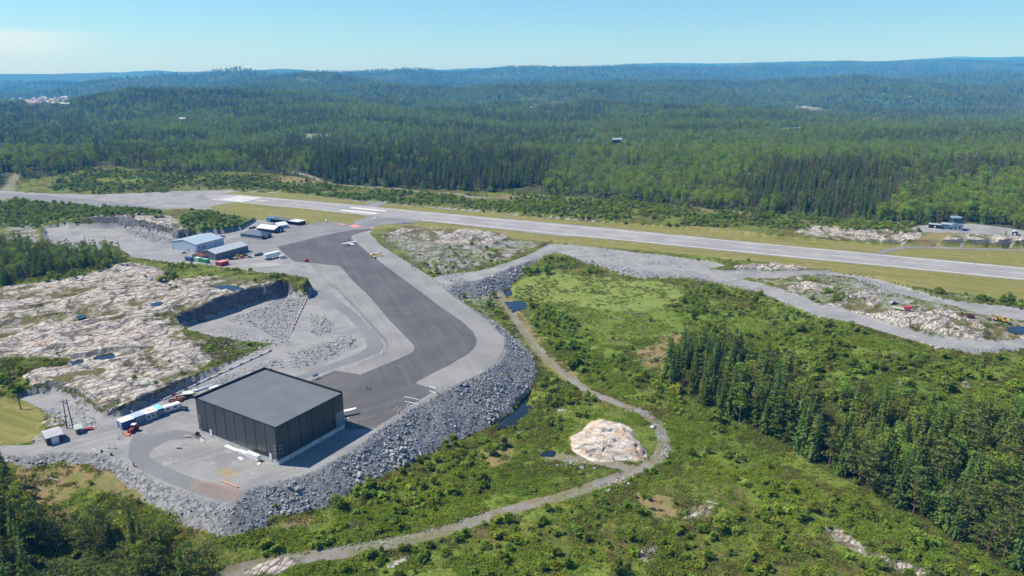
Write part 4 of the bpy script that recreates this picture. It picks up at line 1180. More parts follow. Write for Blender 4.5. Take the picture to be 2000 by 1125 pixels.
# white semi trailer box
def semi_trailer():
    o = V0(519.7, 508.6); a = ang((519.7, 508.6), (547, 502.0)); L = 11.5
    r = thing('semi_trailer', 'long white box semi trailer parked on gravel beside the apron', 'trailer', o, a)
    MB().bev(0, L, 0, 2.5, 1.1, 3.9, .08).build('box', M_WHITE, r)
    MB().box(.2, L - .2, .5, .7, .9, 1.1).box(.2, L - .2, 1.8, 2.0, .9, 1.1).build('chassis', M_DARKG, r)
    for x in (1.2, 2.5, 3.8):
        for y in (.02, 2.2): 
            w = MB().tube((x, y, .5), (x, y + .28, .5), .5, n=12).build('wheel', M_BLACK, r)
            MB().tube((x, y - .01, .5), (x, y + .29, .5), .24, n=10).build('rim', M_STEEL, w)
    for y in (.5, 1.9): MB().box(L - 2.6, L - 2.45, y, y + .14, 0, 1.0).build('support_leg', M_DARKG, r)
    MB().box(-.02, -.001, .08, 1.22, 1.2, 3.8).build('door', P_('grey_white', (.62, .63, .64), .5), r); MB().box(-.02, -.001, 1.28, 2.42, 1.2, 3.8).build('door', P_('grey_white', (.62, .63, .64), .5), r)
semi_trailer()

# --- vehicles
CARN = {}
def car(px, py, a, label, mat, kind='car', L=4.4, group=None, z=None):
    o = V0(px, py) if z is None else z
    r = thing(kind, label, kind, o, a, group)
    Wd, Hb = 1.76, .82
    if kind == 'van': Hb = 1.0
    m = MB()
    prof = [(-L / 2, .32), (-L / 2, .78), (-L * .46, Hb), (L * .30, Hb), (L * .47, .70), (L / 2, .55), (L / 2, .32)] if kind != 'van' else [(-L / 2, .35), (-L / 2, 1.9), (-L * .45, 2.05), (L * .18, 2.05), (L * .32, 1.2), (L * .46, 1.0), (L / 2, .7), (L / 2, .35)]
    m.prism(prof, -Wd / 2, Wd / 2); m.build('body', mat, r)
    if kind != 'van':
        x0, x1, x2, x3, ht = -L * .42, -L * .30, L * .04, L * .22, 1.42
        i = .16
        m = MB(); m.hexa([(x0, -Wd / 2 + .05, Hb), (x3, -Wd / 2 + .05, Hb), (x3, Wd / 2 - .05, Hb), (x0, Wd / 2 - .05, Hb), (x1, -Wd / 2 + i, ht), (x2, -Wd / 2 + i, ht), (x2, Wd / 2 - i, ht), (x1, Wd / 2 - i, ht)])
        m.build('window', M_GLASS, r)
        MB().box(x1 - .02, x2 + .02, -Wd / 2 + i - .02, Wd / 2 - i + .02, ht + .002, ht + .05).build('roof', mat, r)
    else:
        MB().hexa([(L * .20, -Wd / 2 + .1, 2.0), (L * .325, -Wd / 2 + .1, 1.25), (L * .325, Wd / 2 - .1, 1.25), (L * .20, Wd / 2 - .1, 2.0), (L * .215, -Wd / 2 + .1, 2.03), (L * .345, -Wd / 2 + .1, 1.25), (L * .345, Wd / 2 - .1, 1.25), (L * .215, Wd / 2 - .1, 2.03)]).build('windscreen', M_GLASS, r)
        MB().box(-L * .1, L * .17, -Wd / 2 - .01, Wd / 2 + .01, 1.25, 1.8).build('window', M_GLASS, r)
    for x in (-L * .31, L * .31):
        for y in (-Wd / 2 - .02, Wd / 2 - .20):
            w = MB().tube((x, y, .32), (x, y + .22, .32), .33, n=12).build('wheel', M_BLACK, r)
            MB().tube((x, y - .01, .32), (x, y + .23, .32), .18, n=8).build('rim', M_STEEL, w)
    for y in (-.62, .44): MB().box(L / 2 - .03, L / 2 + .015, y, y + .2, .56, .68).build('headlight', M_WHITE, r)
    return r
C_ = lambda n, c: P_(n + '_car_paint', c, .25, .1, .6, .05)
car(361, 494.6, .25, 'white estate car by the gable of the pale blue hangar', C_('white', (.72, .72, .72)))
grp = 'cars parked along the rock cut behind the terminal'
car(464, 444.2, .9, 'leftmost dark car parked below the wooded rock cut', C_('black', (.02, .022, .025)), group=grp)
car(471, 442.0, .9, 'black car in the middle of those below the wooded rock cut', C_('black', (.02, .022, .025)), group=grp)
car(481, 439.6, .9, 'silver car parked nearest the grass below the wooded rock cut', C_('silver', (.45, .46, .47)), group=grp)
car(491, 447.0, .4, 'dark grey car between the terminal and the red car', C_('grey', (.10, .11, .12)))
car(497.5, 445.2, .3, 'bright red car behind the dark cabin with white roof', C_('red', (.50, .03, .035)))
car(434, 463.5, .5, 'dark red car behind the pale blue hangar', C_('dark_red', (.28, .03, .03)))
car(504, 499.6, .55, 'black car at the end of the grey shed, nearest it', C_('black', (.02, .022, .025)), L=4.8)
car(510.5, 497.6, .55, 'black car at the end of the grey shed, nearer the apron', C_('black', (.02, .022, .025)))
car(488.5, 503.2, .2, 'pale silver car in the row along the grey shed', C_('silver', (.45, .46, .47)), L=3.9)
car(464, 506.0, .35, 'small yellow car at the front of the row along the grey shed', C_('yellow', (.60, .42, .03)), L=4.0)
car(466.5, 500.8, .35, 'small yellow car close to the wall of the grey shed', C_('yellow', (.60, .42, .03)), L=3.8)
car(474, 504.0, .3, 'red car next to the yellow cars along the grey shed', C_('red', (.50, .03, .035)), L=4.0)
car(480, 499.8, .35, 'dark car behind the red car along the grey shed', C_('grey', (.10, .11, .12)))
car(453, 507.0, .35, 'black car half behind the red containers', C_('black', (.02, .022, .025)))
car(553.5, 504.2, .5, 'white van beside the long white trailer', C_('white', (.72, .72, .72)), 'van', 4.6)
car(1748, 595.0, -.1, 'dark pickup car on the gravel works road', C_('black', (.02, .022, .025)), z=at(1748, 595))
# small white shed box left of that car
def tank_trailer(p, a, label):
    r = thing('fuel_trailer', label, 'trailer', p, a)
    rings = []
    for x, k in ((-1.3, .7), (-1.15, 1), (1.15, 1), (1.3, .7)):
        rings.append([(x, math.cos(t) * .62 * k, 1.15 + math.sin(t) * .62 * k) for t in [6.283 * i / 12 for i in range(12)]])
    MB().loft(rings).build('tank', M_RED_, r, True)
    MB().box(-1.4, 1.4, -.5, .5, .45, .56).box(1.4, 2.2, -.05, .05, .46, .54).build('chassis', M_DARKG, r)
    for y in (-.75, .55): MB().tube((0, y, .33), (0, y + .2, .33), .33, n=12).build('wheel', M_BLACK, r)
    MB().tube((0, 0, 1.75), (0, 0, 1.9), .22, n=10).build('hatch', M_RED_, r)
tank_trailer(V0(599, 511), .3, 'small red fuel trailer alone at the edge of the dark apron')
def person(p, a, label, coat, legs, vest=None):
    r = thing('person', label, 'person', p, a)
    vs = {'pel': ((0, 0, .95), .14), 'abd': ((0, 0, 1.13), .13), 'che': ((0, 0, 1.35), .155), 'neck': ((0, 0, 1.50), .055), 'head': ((.02, 0, 1.62), .095), 'top': ((.02, 0, 1.72), .075)}
    ed = [('pel', 'abd'), ('abd', 'che'), ('che', 'neck'), ('neck', 'head'), ('head', 'top')]
    for s, n in ((1, 'l'), (-1, 'r')):
        vs.update({'hip' + n: ((0, .10 * s, .88), .10), 'kne' + n: ((.03 * s + .02, .12 * s, .50), .065), 'ank' + n: ((.05 * s, .13 * s, .10), .045), 'toe' + n: ((.05 * s + .15, .14 * s, .05), .04),
                   'sho' + n: ((0, .19 * s, 1.43), .065), 'elb' + n: ((-.03, .25 * s, 1.14), .045), 'wri' + n: ((.06, .24 * s, .90), .032), 'han' + n: ((.08, .23 * s, .81), .035)})
        ed += [('pel', 'hip' + n), ('hip' + n, 'kne' + n), ('kne' + n, 'ank' + n), ('ank' + n, 'toe' + n), ('che', 'sho' + n), ('sho' + n, 'elb' + n), ('elb' + n, 'wri' + n), ('wri' + n, 'han' + n)]
    names = list(vs); me = bpy.data.meshes.new('body')
    me.from_pydata([vs[n][0] for n in names], [(names.index(p_), names.index(q_)) for p_, q_ in ed], [])
    tmp = bpy.data.objects.new('body', me); COL.objects.link(tmp)
    md = tmp.modifiers.new('skin', 'SKIN'); tmp.modifiers.new('sub', 'SUBSURF').levels = 1
    for i, n in enumerate(names):
        me.skin_vertices[0].data[i].radius = (vs[n][1], vs[n][1]); me.skin_vertices[0].data[i].use_root = (n == 'pel')
    dg = bpy.context.evaluated_depsgraph_get(); m2 = bpy.data.meshes.new_from_object(tmp.evaluated_get(dg))
    bpy.data.objects.remove(tmp)
    m2.materials.clear()
    skin, hair = P_('skin', (.48, .30, .22), .6), P_('brown_hair', (.06, .04, .03), .8)
    for mt in (coat, legs, skin, hair, M_BLACK): m2.materials.append(mt)
    for q in m2.polygons:
        c = q.center
        q.material_index = 4 if c.z < .12 else 1 if c.z < .93 and abs(c.y) < .19 else 3 if (c.z > 1.66 or (c.z > 1.56 and c.x < -.02)) else 2 if c.z > 1.49 or (c.z < .90 and abs(c.y) > .18) else 0
        q.use_smooth = True
    link_mesh('body', m2, r)
    if vest is not None:
        MB().loft([[(math.cos(t) * sx, math.sin(t) * sy, z) for t in [6.283 * i / 12 for i in range(12)]] for z, sx, sy in ((.93, .18, .20), (1.15, .17, .19), (1.38, .19, .24), (1.46, .12, .18))], False).build('vest', vest, r, True)
person(V0(717, 761), -.6, 'person in black clothes standing on the dark apron', P_('black_cloth', (.015, .015, .017), .9), P_('black_cloth', (.015, .015, .017), .9))
person(V0(722.5, 761), 2.4, 'person in a bright yellow vest standing on the dark apron', P_('grey_cloth', (.20, .20, .21), .9), P_('navy_cloth', (.03, .035, .06), .9), P_('hivis_yellow', (.75, .85, .10), .7))

# --- aircraft: nose along +x
def aircraft(o, a, label, mat, high=True, mat2=None):
    r = thing('light_aircraft', label, 'aircraft', o, a)
    mat2 = mat2 or mat
    def ring(x, w, h, zc, n=10): return [(x, math.cos(t) * w, zc + math.sin(t) * h) for t in [6.283 * i / n for i in range(n)]]
    MB().loft([ring(2.05, .16, .16, 1.15), ring(1.9, .42, .38, 1.15), ring(1.0, .52, .50, 1.2), ring(.2, .56, .66, 1.32), ring(-1.2, .50, .62, 1.32), ring(-3.2, .24, .30, 1.32), ring(-5.4, .07, .13, 1.35)]).build('fuselage', mat, r, True)
    zw = 2.02 if high else .92
    m = MB()
    for s in (-1, 1):
        ys = (.0 if high else .45, 3.2, 5.5); ch = (1.5, 1.5, 1.1); dz = (0, .06, .14) if high else (0, .16, .3)
        rg = []
        for y, c, q in zip(ys, ch, dz): rg.append([(.75, s * y, zw + q), (.45, s * y, zw + q + .10), (.75 - c, s * y, zw + q + .01), (.45, s * y, zw + q - .05)])
        if s < 0: rg = [list(reversed(x)) for x in rg]
        MB().loft(rg).build('wing', mat, r)
    for s in (-1, 1):
        MB().add([(-4.5, 0, 1.42), (-5.5, 0, 1.42), (-5.5, s * 1.6, 1.44), (-4.9, s * 1.6, 1.44), (-4.5, 0, 1.48), (-5.5, 0, 1.46), (-5.5, s * 1.6, 1.47), (-4.9, s * 1.6, 1.48)], [(0, 1, 2, 3), (7, 6, 5, 4), (0, 4, 5, 1), (1, 5, 6, 2), (2, 6, 7, 3), (3, 7, 4, 0)]).build('tailplane', mat, r)
        if high: MB().tube((.3, s * .5, .95), (.3, s * 2.9, 2.03), .04, n=6).build('strut', mat, r)
    MB().add([(-4.3, -.04, 1.5), (-5.6, -.04, 1.3), (-5.75, -.03, 2.7), (-5.2, -.03, 2.7), (-4.3, .04, 1.5), (-5.6, .04, 1.3), (-5.75, .03, 2.7), (-5.2, .03, 2.7)], [(0, 1, 2, 3), (7, 6, 5, 4), (0, 4, 5, 1), (1, 5, 6, 2), (2, 6, 7, 3), (3, 7, 4, 0)]).build('fin', mat2, r)
    MB().hexa([(-.9, -.52, 1.45), (.95, -.52, 1.45), (.95, .52, 1.45), (-.9, .52, 1.45), (-.8, -.42, 1.98), (.45, -.42, 1.98), (.45, .42, 1.98), (-.8, .42, 1.98)]).build('window', M_GLASS, r)
    MB().tube((2.05, 0, 1.15), (2.3, 0, 1.15), .14, .03, 8).build('spinner', M_STEEL, r)
    MB().box(2.12, 2.16, -.08, .08, .25, 2.05).build('propeller', M_BLACK, r)
    wheels = ((0.0, -1.1, .25), (0.0, 1.1, .25), (1.55, 0, .22)) if high else ((.7, -1.1, .25), (.7, 1.1, .25), (-5.0, 0, .14))
    for x, y, q in wheels:
        w = MB().tube((x, y - .08, q), (x, y + .08, q), q, n=10).build('wheel', M_BLACK, r)
        MB().tube((x, y * .35, 1.0), (x, y, q), .05, n=6).build('leg', mat, r)
    return r
M_AWHITE = P_('white_aircraft_paint', (.80, .80, .80), .3, 0, .5, .03)
p1, p2 = V0(666, 475.8, 2.0), V0(693, 471.0, 2.0); wa = math.atan2((p2 - p1).y, (p2 - p1).x)
q = V0(682, 479)
aircraft(q, wa + math.pi / 2, 'white high winged light aircraft parked on the dark apron', M_AWHITE)
ay = ang((743, 498), (722, 500))
aircraft(V0(729, 501.5), ay, 'yellow low winged light aircraft at the right edge of the dark apron', P_('yellow_aircraft_paint', (.70, .42, .03), .35, 0, .5, .05), False, P_('orange_fin', (.60, .25, .03), .4))
_t = V0(695.5, 797, 2.2); _d = (_t - V0(677, 800.5, 2.2)).normalized(); _c = _t - _d * 5.5; _c.z = 0
print('plane', (_c - HO).x * math.cos(HA) + (_c - HO).y * math.sin(HA), -(_c - HO).x * math.sin(HA) + (_c - HO).y * math.cos(HA), HLX, HLY)
aircraft(_c, math.atan2(_d.y, _d.x) + math.pi / 2, 'white light aircraft parked close behind the charcoal hangar, one wing showing', M_AWHITE)

# --- site cabins
co = V0(239.5, 840.5); ca = ang((239.5, 840.5), (322.5, 811)); CLN = d_((239.5, 840.5), (322.5, 811))
cx, sx_ = math.cos(ca), math.sin(ca)
def cl(x, y): return co + Vector((x * cx - y * sx_, x * sx_ + y * cx, 0))
def site_cabin(x, y, L, w, h, label, mwall, mroof, wins=(), mfront=None, door=None):
    r = thing('site_cabin', label, 'site cabin', cl(x, y), ca, 'site cabins in a row beside the hangar')
    MB().box(.05, L - .05, .05, w - .05, .12, h - .1).build('wall', mwall, r)
    m = MB()
    for q in (0, L - .14):
        for y_ in (0, w - .14): m.box(q, q + .14, y_, y_ + .14, .1, h - .04)
    m.box(.14, L - .14, .0, .12, .1, .28); m.box(.14, L - .14, .0, .12, h - .26, h - .06); m.box(.0, .12, .14, w - .14, .1, .28); m.box(.0, .12, .14, w - .14, h - .26, h - .06)
    m.build('frame', mwall, r)
    MB().box(-.06, L + .06, -.06, w + .06, h - .06, h + .04).build('roof', mroof, r)
    m = MB()
    for q in (.2, L / 2, L - .4):
        m.box(q, q + .2, .2, .5, -.02, .12); m.box(q, q + .2, w - .5, w - .2, -.02, .12)
    m.build('foundation_block', M_CONC, r)
    if mfront: MB().box(-.02, .048, .14, w - .14, .28, h - .26).build('front_panel', mfront, r)
    for side, u, z, ww, hh in wins:
        if side == 'f':
            p = MB().box(u, u + ww, -.03, .045, z, z + hh).build('window', M_GLASS, r)
            MB().box(u - .08, u, -.05, .04, z - .08, z + hh + .08).box(u + ww, u + ww + .08, -.05, .04, z - .08, z + hh + .08).box(u, u + ww, -.05, .04, z + hh, z + hh + .08).box(u, u + ww, -.05, .04, z - .08, z).build('frame', M_WHITE, p)
        else:
            p = MB().box(-.05, .04, u, u + ww, z, z + hh).build('window', M_GLASS, r)
            MB().box(-.07, .03, u - .1, u, z - .1, z + hh + .1).box(-.07, .03, u + ww, u + ww + .1, z - .1, z + hh + .1).box(-.07, .03, u, u + ww, z + hh, z + hh + .1).box(-.07, .03, u, u + ww, z - .1, z).build('frame', M_WHITE, p)
    if door: MB().box(-.04, .046, door, door + .95, .3, 2.35).build('door', M_BLUE, r)
    return r
M_CBLUE = P_('cabin_blue', (.035, .085, .24), .5); M_CROOF = P_('cabin_white_roof', (.72, .74, .76), .5, 0, .3, .05)
k = CLN / 83.0
site_cabin(0, 0, 24.5 * k, 3.9, 2.9, 'blue site cabin with a white roof, nearest end of the row', M_CBLUE, M_CROOF, [('l', .45, 1.0, 1.3, 1.0)], P_('bright_blue_front', (.05, .22, .48), .5), 2.4)
site_cabin(24.6 * k, -.25, 21 * k, 3.9, 3.2, 'site cabin with a grey blue roof, second in the row', P_('cabin_grey_blue', (.14, .20, .28), .5), P_('grey_blue_roof', (.36, .43, .55), .5), [('f', .5, 1.1, 1.0, 1.0)])
r = site_cabin(45.8 * k, .05, 24.5 * k, 4.3, 2.9, 'white windowed site cabin with rust stains on its white roof', P_('cabin_pale', (.42, .46, .50), .6), M_CROOF, [('f', .5, 1.0, 1.0, 1.0), ('f', 2.1, 1.0, 1.0, 1.0), ('f', 3.7, 1.0, 1.0, 1.0), ('f', 5.3, 1.0, 1.0, 1.0)])
MB().box(2.0, 2.5, 1.0, 3.6, 2.942, 2.95).box(2.5, 5.2, 1.2, 1.7, 2.942, 2.95).box(3.4, 3.9, 1.7, 2.6, 2.942, 2.95).build('rust_stain', P_('rust_stain', (.50, .22, .10), .8, 0, .2, .3, 3), r)
site_cabin(70.4 * k, .1, 12.4 * k, 4.6, 3.0, 'dark blue container cabin with a turquoise roof at the far end of the row', M_CBLUE, P_('turquoise_roof', (.22, .55, .66), .5))
# caravan
o, a = cl(84 * k, .8), ca - .12
r = thing('caravan', 'white caravan behind the turquoise roofed cabin', 'caravan', o, a)
prof = [(.0, .45), (-.05, 1.3), (.25, 2.45), (.6, 2.6), (5.6, 2.6), (6.0, 2.4), (6.35, 1.5), (6.2, .45)]
MB().prism(prof, 0, 2.3).build('body', P_('caravan_white', (.74, .74, .73), .4, 0, .4, .05), r)
for u in (.8, 3.4): MB().box(u, u + 1.2, -.03, .01, 1.3, 2.0).build('window', M_GLASS, r)
MB().hexa([(6.17, .4, 1.85), (6.30, .4, 1.6), (6.30, 1.9, 1.6), (6.17, 1.9, 1.85), (6.10, .4, 2.25), (6.14, .4, 2.25), (6.14, 1.9, 2.25), (6.10, 1.9, 2.25)]).build('window', M_GLASS, r)
MB().box(2.8, 3.4, .9, 1.4, 2.6, 2.72).build('roof_hatch', P_('hatch', (.55, .50, .42), .5), r)
MB().box(.4, 6.0, -.02, -.002, .7, .85).build('stripe', M_RED_, r)
for y in (-.05, 2.15): MB().tube((3.0, y, .33), (3.0, y + .2, .33), .34, n=12).build('wheel', M_BLACK, r)
MB().box(6.2, 7.5, 1.05, 1.2, .4, .5).build('drawbar', M_STEEL, r)
# tractor
def tractor(p, a, label):
    r = thing('tractor', label, 'tractor', p, a)
    MB().bev(.2, 2.0, -.42, .42, .75, 1.5, .1).build('bonnet', M_RED_, r)
    MB().box(-1.3, .3, -.5, .5, .6, 1.1).build('chassis', M_DARKG, r)
    c = MB().hexa([(-1.1, -.75, 1.1), (.25, -.7, 1.1), (.25, .7, 1.1), (-1.1, .75, 1.1), (-.95, -.65, 2.45), (.05, -.62, 2.45), (.05, .62, 2.45), (-.95, .65, 2.45)]).build('cab', M_GLASS, r)
    MB().bev(-1.15, .2, -.8, .8, 2.45, 2.65, .08).build('cab_roof', M_WHITE, r)
    m = MB()
    for x, y in ((-1.0, -.76), (.18, -.72), (-1.0, .68), (.18, .64)): m.box(x - .04, x + .05, y, y + .08, 1.1, 2.45)
    m.build('cab_pillar', M_RED_, r)
    for x, y, q in ((-.85, -1.05, .78), (-.85, .65, .78), (1.5, -.85, .52), (1.5, .5, .52)):
        w = MB().tube((x, y, q), (x, y + .4, q), q, n=16).build('wheel', M_BLACK, r)
        MB().tube((x, y - .01, q), (x, y + .41, q), q * .5, n=12).build('rim', M_RED_, w)
    for y in (-1.06, .64): MB().box(-1.5, -.2, y, y + .42, 1.6, 1.68).build('mudguard', M_RED_, r)
    for y in (-.55, .45):
        MB().tube((.1, y, 1.5), (2.2, y, 1.2), .07, n=6).tube((2.2, y, 1.2), (2.9, y, .5), .07, n=6).build('loader_arm', M_RED_, r)
    MB().prism([(2.8, .2), (3.5, .15), (3.55, .25), (2.95, .85), (2.8, .85)], -.95, .95).build('loader_bucket', P_('orange_red', (.62, .10, .03), .5), r)
    MB().tube((1.2, -.25, 1.5), (1.2, -.25, 2.3), .05, n=6).build('exhaust', M_DARKG, r)
tractor(V0(261.5, 842.5), ang((266, 838), (253, 847)), 'red tractor with a white cab roof and front loader by the blue site cabin')
def open_skip(p, a, L, w, h, mat, label, load=None, name='skip_container', cat='skip'):
    r = thing(name, label, cat, p, a)
    t = .08
    MB().hexa([(.3, .1, .1), (L - .3, .1, .1), (L - .3, w - .1, .1), (.3, w - .1, .1), (.3, .1, .2), (L - .3, .1, .2), (L - .3, w - .1, .2), (.3, w - .1, .2)]).build('floor', mat, r)
    for x0, x1, y0, y1 in ((0, L, 0, t), (0, L, w - t, w)):
        MB().hexa([(x0 + .3, y0, .1), (x1 - .3, y0, .1), (x1 - .3, y1, .1), (x0 + .3, y1, .1), (x0, y0, h), (x1, y0, h), (x1, y1, h), (x0, y1, h)]).build('side_wall', mat, r)
    for s in (0, 1):
        xa, xb = (.3, 0) if not s else (L - .3, L)
        d = t if not s else -t
        MB().add([(xa, t, .1), (xa + d, t, .1), (xa + d, w - t, .1), (xa, w - t, .1), (xb, t, h), (xb + d, t, h), (xb + d, w - t, h), (xb, w - t, h)], [(0, 3, 2, 1), (4, 5, 6, 7), (0, 1, 5, 4), (1, 2, 6, 5), (2, 3, 7, 6), (3, 0, 4, 7)]).build('end_wall', mat, r)
    for k_ in range(4):
        x = .5 + (L - 1.1) * k_ / 3
        MB().box(x, x + .08, -.06, -.002, .2, h - .05).build('rib', mat, r)
    MB().box(0, L, -.07, -.005, h - .1, h).box(0, L, w + .005, w + .07, h - .1, h).build('rim', mat, r)
    if load is not None:
        m = MB(); q = random.Random(5)
        for i in range(12):
            x, y = q.uniform(.4, L - .9), q.uniform(.15, w - .5); s = q.uniform(.3, .6)
            m.hexa([(x, y, .2), (x + s, y, .2), (x + s, y + s * .7, .2), (x, y + s * .7, .2), (x + .05, y + .04, h * q.uniform(.7, 1.15)), (x + s, y, h * q.uniform(.7, 1.1)), (x + s, y + s * .7, h), (x, y + s * .6, h * .9)])
        tag(m.build('load', load, r), kind='stuff')
    return r
open_skip(V0(352.5, 802.5), -.25, 2.3, 1.6, 1.2, P_('teal_skip', (.03, .13, .15), .6), 'small dark teal skip beside the caravan', P_('dark_waste', (.05, .06, .07), .9))
open_skip(V0(330, 789), .42, 4.6, 2.0, 1.0, M_RUST, 'long rusty open skip behind the caravan', P_('red_scrap', (.35, .12, .08), .9))
open_skip(V0(344, 784), .42, 3.6, 2.2, 1.2, P_('brown_skip', (.20, .09, .05), .8), 'brown skip heaped with pale waste beyond the rusty skip', P_('tan_waste', (.50, .36, .24), .9, 0, .1, .3, 3))
def ibc(p, a, label):
    r = thing('liquid_tank', label, 'tank', p, a)
    MB().box(0, 1.2, 0, 1.0, 0, .14).build('pallet', M_WOOD, r)
    MB().bev(.05, 1.15, .05, .95, .15, 1.9, .08).build('tank', P_('milky_plastic', (.58, .54, .44), .5), r)
    m = MB()
    for i in range(5):
        x = i * .29; m.box(x, x + .03, -.01, .02, .14, 1.9); m.box(x, x + .03, .98, 1.01, .14, 1.9)
    for z in (.5, .95, 1.4, 1.85): m.box(0, 1.2, -.02, -.012, z, z + .03); m.box(0, 1.2, 1.012, 1.02, z, z + .03); m.box(-.02, 0, 0, 1.0, z, z + .03); m.box(1.2, 1.22, 0, 1.0, z, z + .03)
    m.build('cage', M_STEEL, r)
ibc(V0(345, 796), .1, 'tall pale liquid tank in a cage beside the teal skip')
# green lidded store box with red inside
r = thing('tool_store', 'pale green roofed open tool store at the corner of the charcoal hangar', 'store', V0(358, 778.5), .25)
MB().box(0, 3.4, 1.7, 1.8, 0, 1.9).box(0, .1, 0, 1.7, 0, 1.9).box(3.3, 3.4, 0, 1.7, 0, 1.9).build('wall', P_('dull_green', (.25, .32, .25), .6), r)
MB().hexa([(-.2, -.4, 1.75), (3.6, -.4, 1.75), (3.6, 2.0, 2.1), (-.2, 2.0, 2.1), (-.2, -.4, 1.85), (3.6, -.4, 1.85), (3.6, 2.0, 2.2), (-.2, 2.0, 2.2)]).build('roof', P_('green_white_roof', (.48, .56, .47), .6), r)
MB().box(.3, 1.5, .3, 1.5, 0, .9).build('red_crate', M_RED_, r); MB().box(1.8, 3.0, .3, 1.4, 0, 1.1).build('dark_crate', M_DARKG, r)
for p, s, lab, mt in (((374.5, 771), (1.3, .9, .5), 'pale crate of rubble by the green roofed tool store', P_('tan_waste', (.50, .36, .24), .9)), ((377.5, 766.5), (1.5, 1.0, .7), 'white topped pallet load beyond the tool store', M_WHITE)):
    r = thing('pallet_load', lab, 'pallet load', V0(*p), .3)
    m = MB()
    for i in range(5): m.box(0, s[0], i * s[1] / 5, i * s[1] / 5 + .12, .10, .14)
    for x in (0, s[0] / 2 - .05, s[0] - .1): m.box(x, x + .1, 0, s[1], 0, .10)
    m.build('pallet', M_WOOD, r); MB().bev(.05, s[0] - .05, .05, s[1] - .05, .142, .142 + s[2], .05).build('load', mt, r)
# roof sheets lying on the ground behind the hangar
a_ = ang((387, 764.5), (408, 757))
r = thing('sheet_stack', 'stack of pale blue metal sheets lying behind the charcoal hangar', 'sheet stack', V0(387, 764.5), a_)
for i in range(4): MB().box(.1 * i, 6.5 - .1 * i, .12 * (i % 2), 1.0 + .12 * (i % 2), .06 + i * .12, .14 + i * .12).build('sheet', P_('pale_blue_sheet', (.42, .50, .62), .3, .2, .5), r)
MB().box(1.0, 1.15, -.1, 1.2, 0, .06).box(5.0, 5.15, -.1, 1.2, 0, .06).build('batten', M_WOOD, r)
r = thing('panel_stack', 'white insulation boards stacked behind the charcoal hangar roof edge', 'board stack', V0(412, 762), a_)
for i in range(3): MB().box(0, 3.5, 0, 1.6, .02 + i * .22, .22 + i * .22).build('board', M_WHITE, r)
# white wrapped building panels along the front wall of the hangar
wr = P_('white_wrap', (.70, .71, .70), .5, 0, .4, .10, 2)
def panel_stack(x, y, L, w, n, lab, th=.30):
    r = thing('panel_stack', lab, 'panel stack', hl(x, y), HA + math.pi / 2, 'wrapped panels along the hangar wall')
    for i in range(n): MB().box(.06 * (i % 2), L - .05 * (i % 3), .04 * (i % 2), w, .14 + i * (th + .02), .14 + i * (th + .02) + th).build('panel', wr, r)
    for q in (.4, L / 2, L - .6): MB().box(q, q + .15, 0, w, 0, .14).build('batten', M_WOOD, r)
panel_stack(-1.0, 7.2, 5.6, 1.3, 6, 'tallest white wrapped panel stack near the front corner of the charcoal hangar')
panel_stack(-.8, 13.0, 4.6, 1.25, 3, 'low white wrapped panel stack in the middle of the hangar wall')
panel_stack(-.9, 17.9, 6.2, 1.2, 2, 'lowest and longest white wrapped panel stack along the hangar wall')
r = thing('loose_panel', 'single white board lying on the gravel before the panel stacks', 'board', hl(-3.4, 12.6), HA + 1.4)
MB().box(0, 2.4, 0, .9, 0, .1).build('board', wr, r)
r = thing('loose_panel', 'small white board on the gravel near the front corner of the hangar', 'board', hl(-3.2, 5.6), HA + .4)
MB().box(0, 1.5, 0, .8, 0, .12).build('board', wr, r)
# heap of offcuts at the left end of the wall
r = thing('scrap_heap', 'heap of pipes, planks and scrap by the left corner of the charcoal hangar', 'scrap heap', hl(-2.2, HLY - 6), HA + math.pi / 2)
q = random.Random(3)
for i in range(16):
    x, y, an, L = q.uniform(-1, 6.5), q.uniform(-.6, 1.6), q.uniform(-.5, .5), q.uniform(1.0, 3.2)
    z = q.uniform(.05, .5)
    MB().tube((x, y, z), (x + L * math.cos(an), y + L * math.sin(an), z * q.uniform(.4, 1.3) + .05), q.uniform(.05, .12), n=6).build('plank' if i % 2 else 'pipe', (M_WOOD, M_RUST, M_DARKG, M_WHITE)[i % 4], r)
r = thing('cable_drum', 'dark cable drum at the left corner of the charcoal hangar', 'cable drum', hl(-1.4, HLY - 1.2), HA)
for y in (0, .7): MB().tube((0, y, .7), (0, y + .08, .7), .7, n=16).build('flange', M_DARKG, r)
MB().tube((0, .08, .7), (0, .7, .7), .4, n=14).build('core', M_BLACK, r)
# orange brown pipe and boulder on the yard
p, q = V0(433, 940), V0(465, 953)
tag(MB().tube(p + Vector((0, 0, .25)), q + Vector((0, 0, .25)), .24, n=10).build('pipe', P_('orange_pipe', (.55, .26, .15), .7), None), 'orange brown pipe lying at the edge of the gravel yard', 'pipe')
o = link_mesh('boulder', make_stone(2) if 'make_stone' in globals() else None) if False else None
def blob_sheet(name, px, py, rx, ry, mat, z, seed):
    c = V0(px, py); q = random.Random(seed); n = 22
    rs = [1 + q.uniform(-.28, .28) for _ in range(n)]; rs = [(rs[i - 1] + rs[i] + rs[(i + 1) % n]) / 3 for i in range(n)]
    pts = [(c.x + math.cos(6.2832 * i / n) * rx * rs[i], c.y + math.sin(6.2832 * i / n) * ry * rs[i], z) for i in range(n)]
    m = MB(); m.add(pts + [(c.x, c.y, z + .02)], [(i, (i + 1) % n, n) for i in range(n)])
    tag(m.build(name, mat), kind='structure')
blob_sheet('pale_dust_ground', 520, 517, 9, 5, P_('pale_dust', (.33, .325, .315), .95, 0, .1, .2, 1.0), .05, 10)
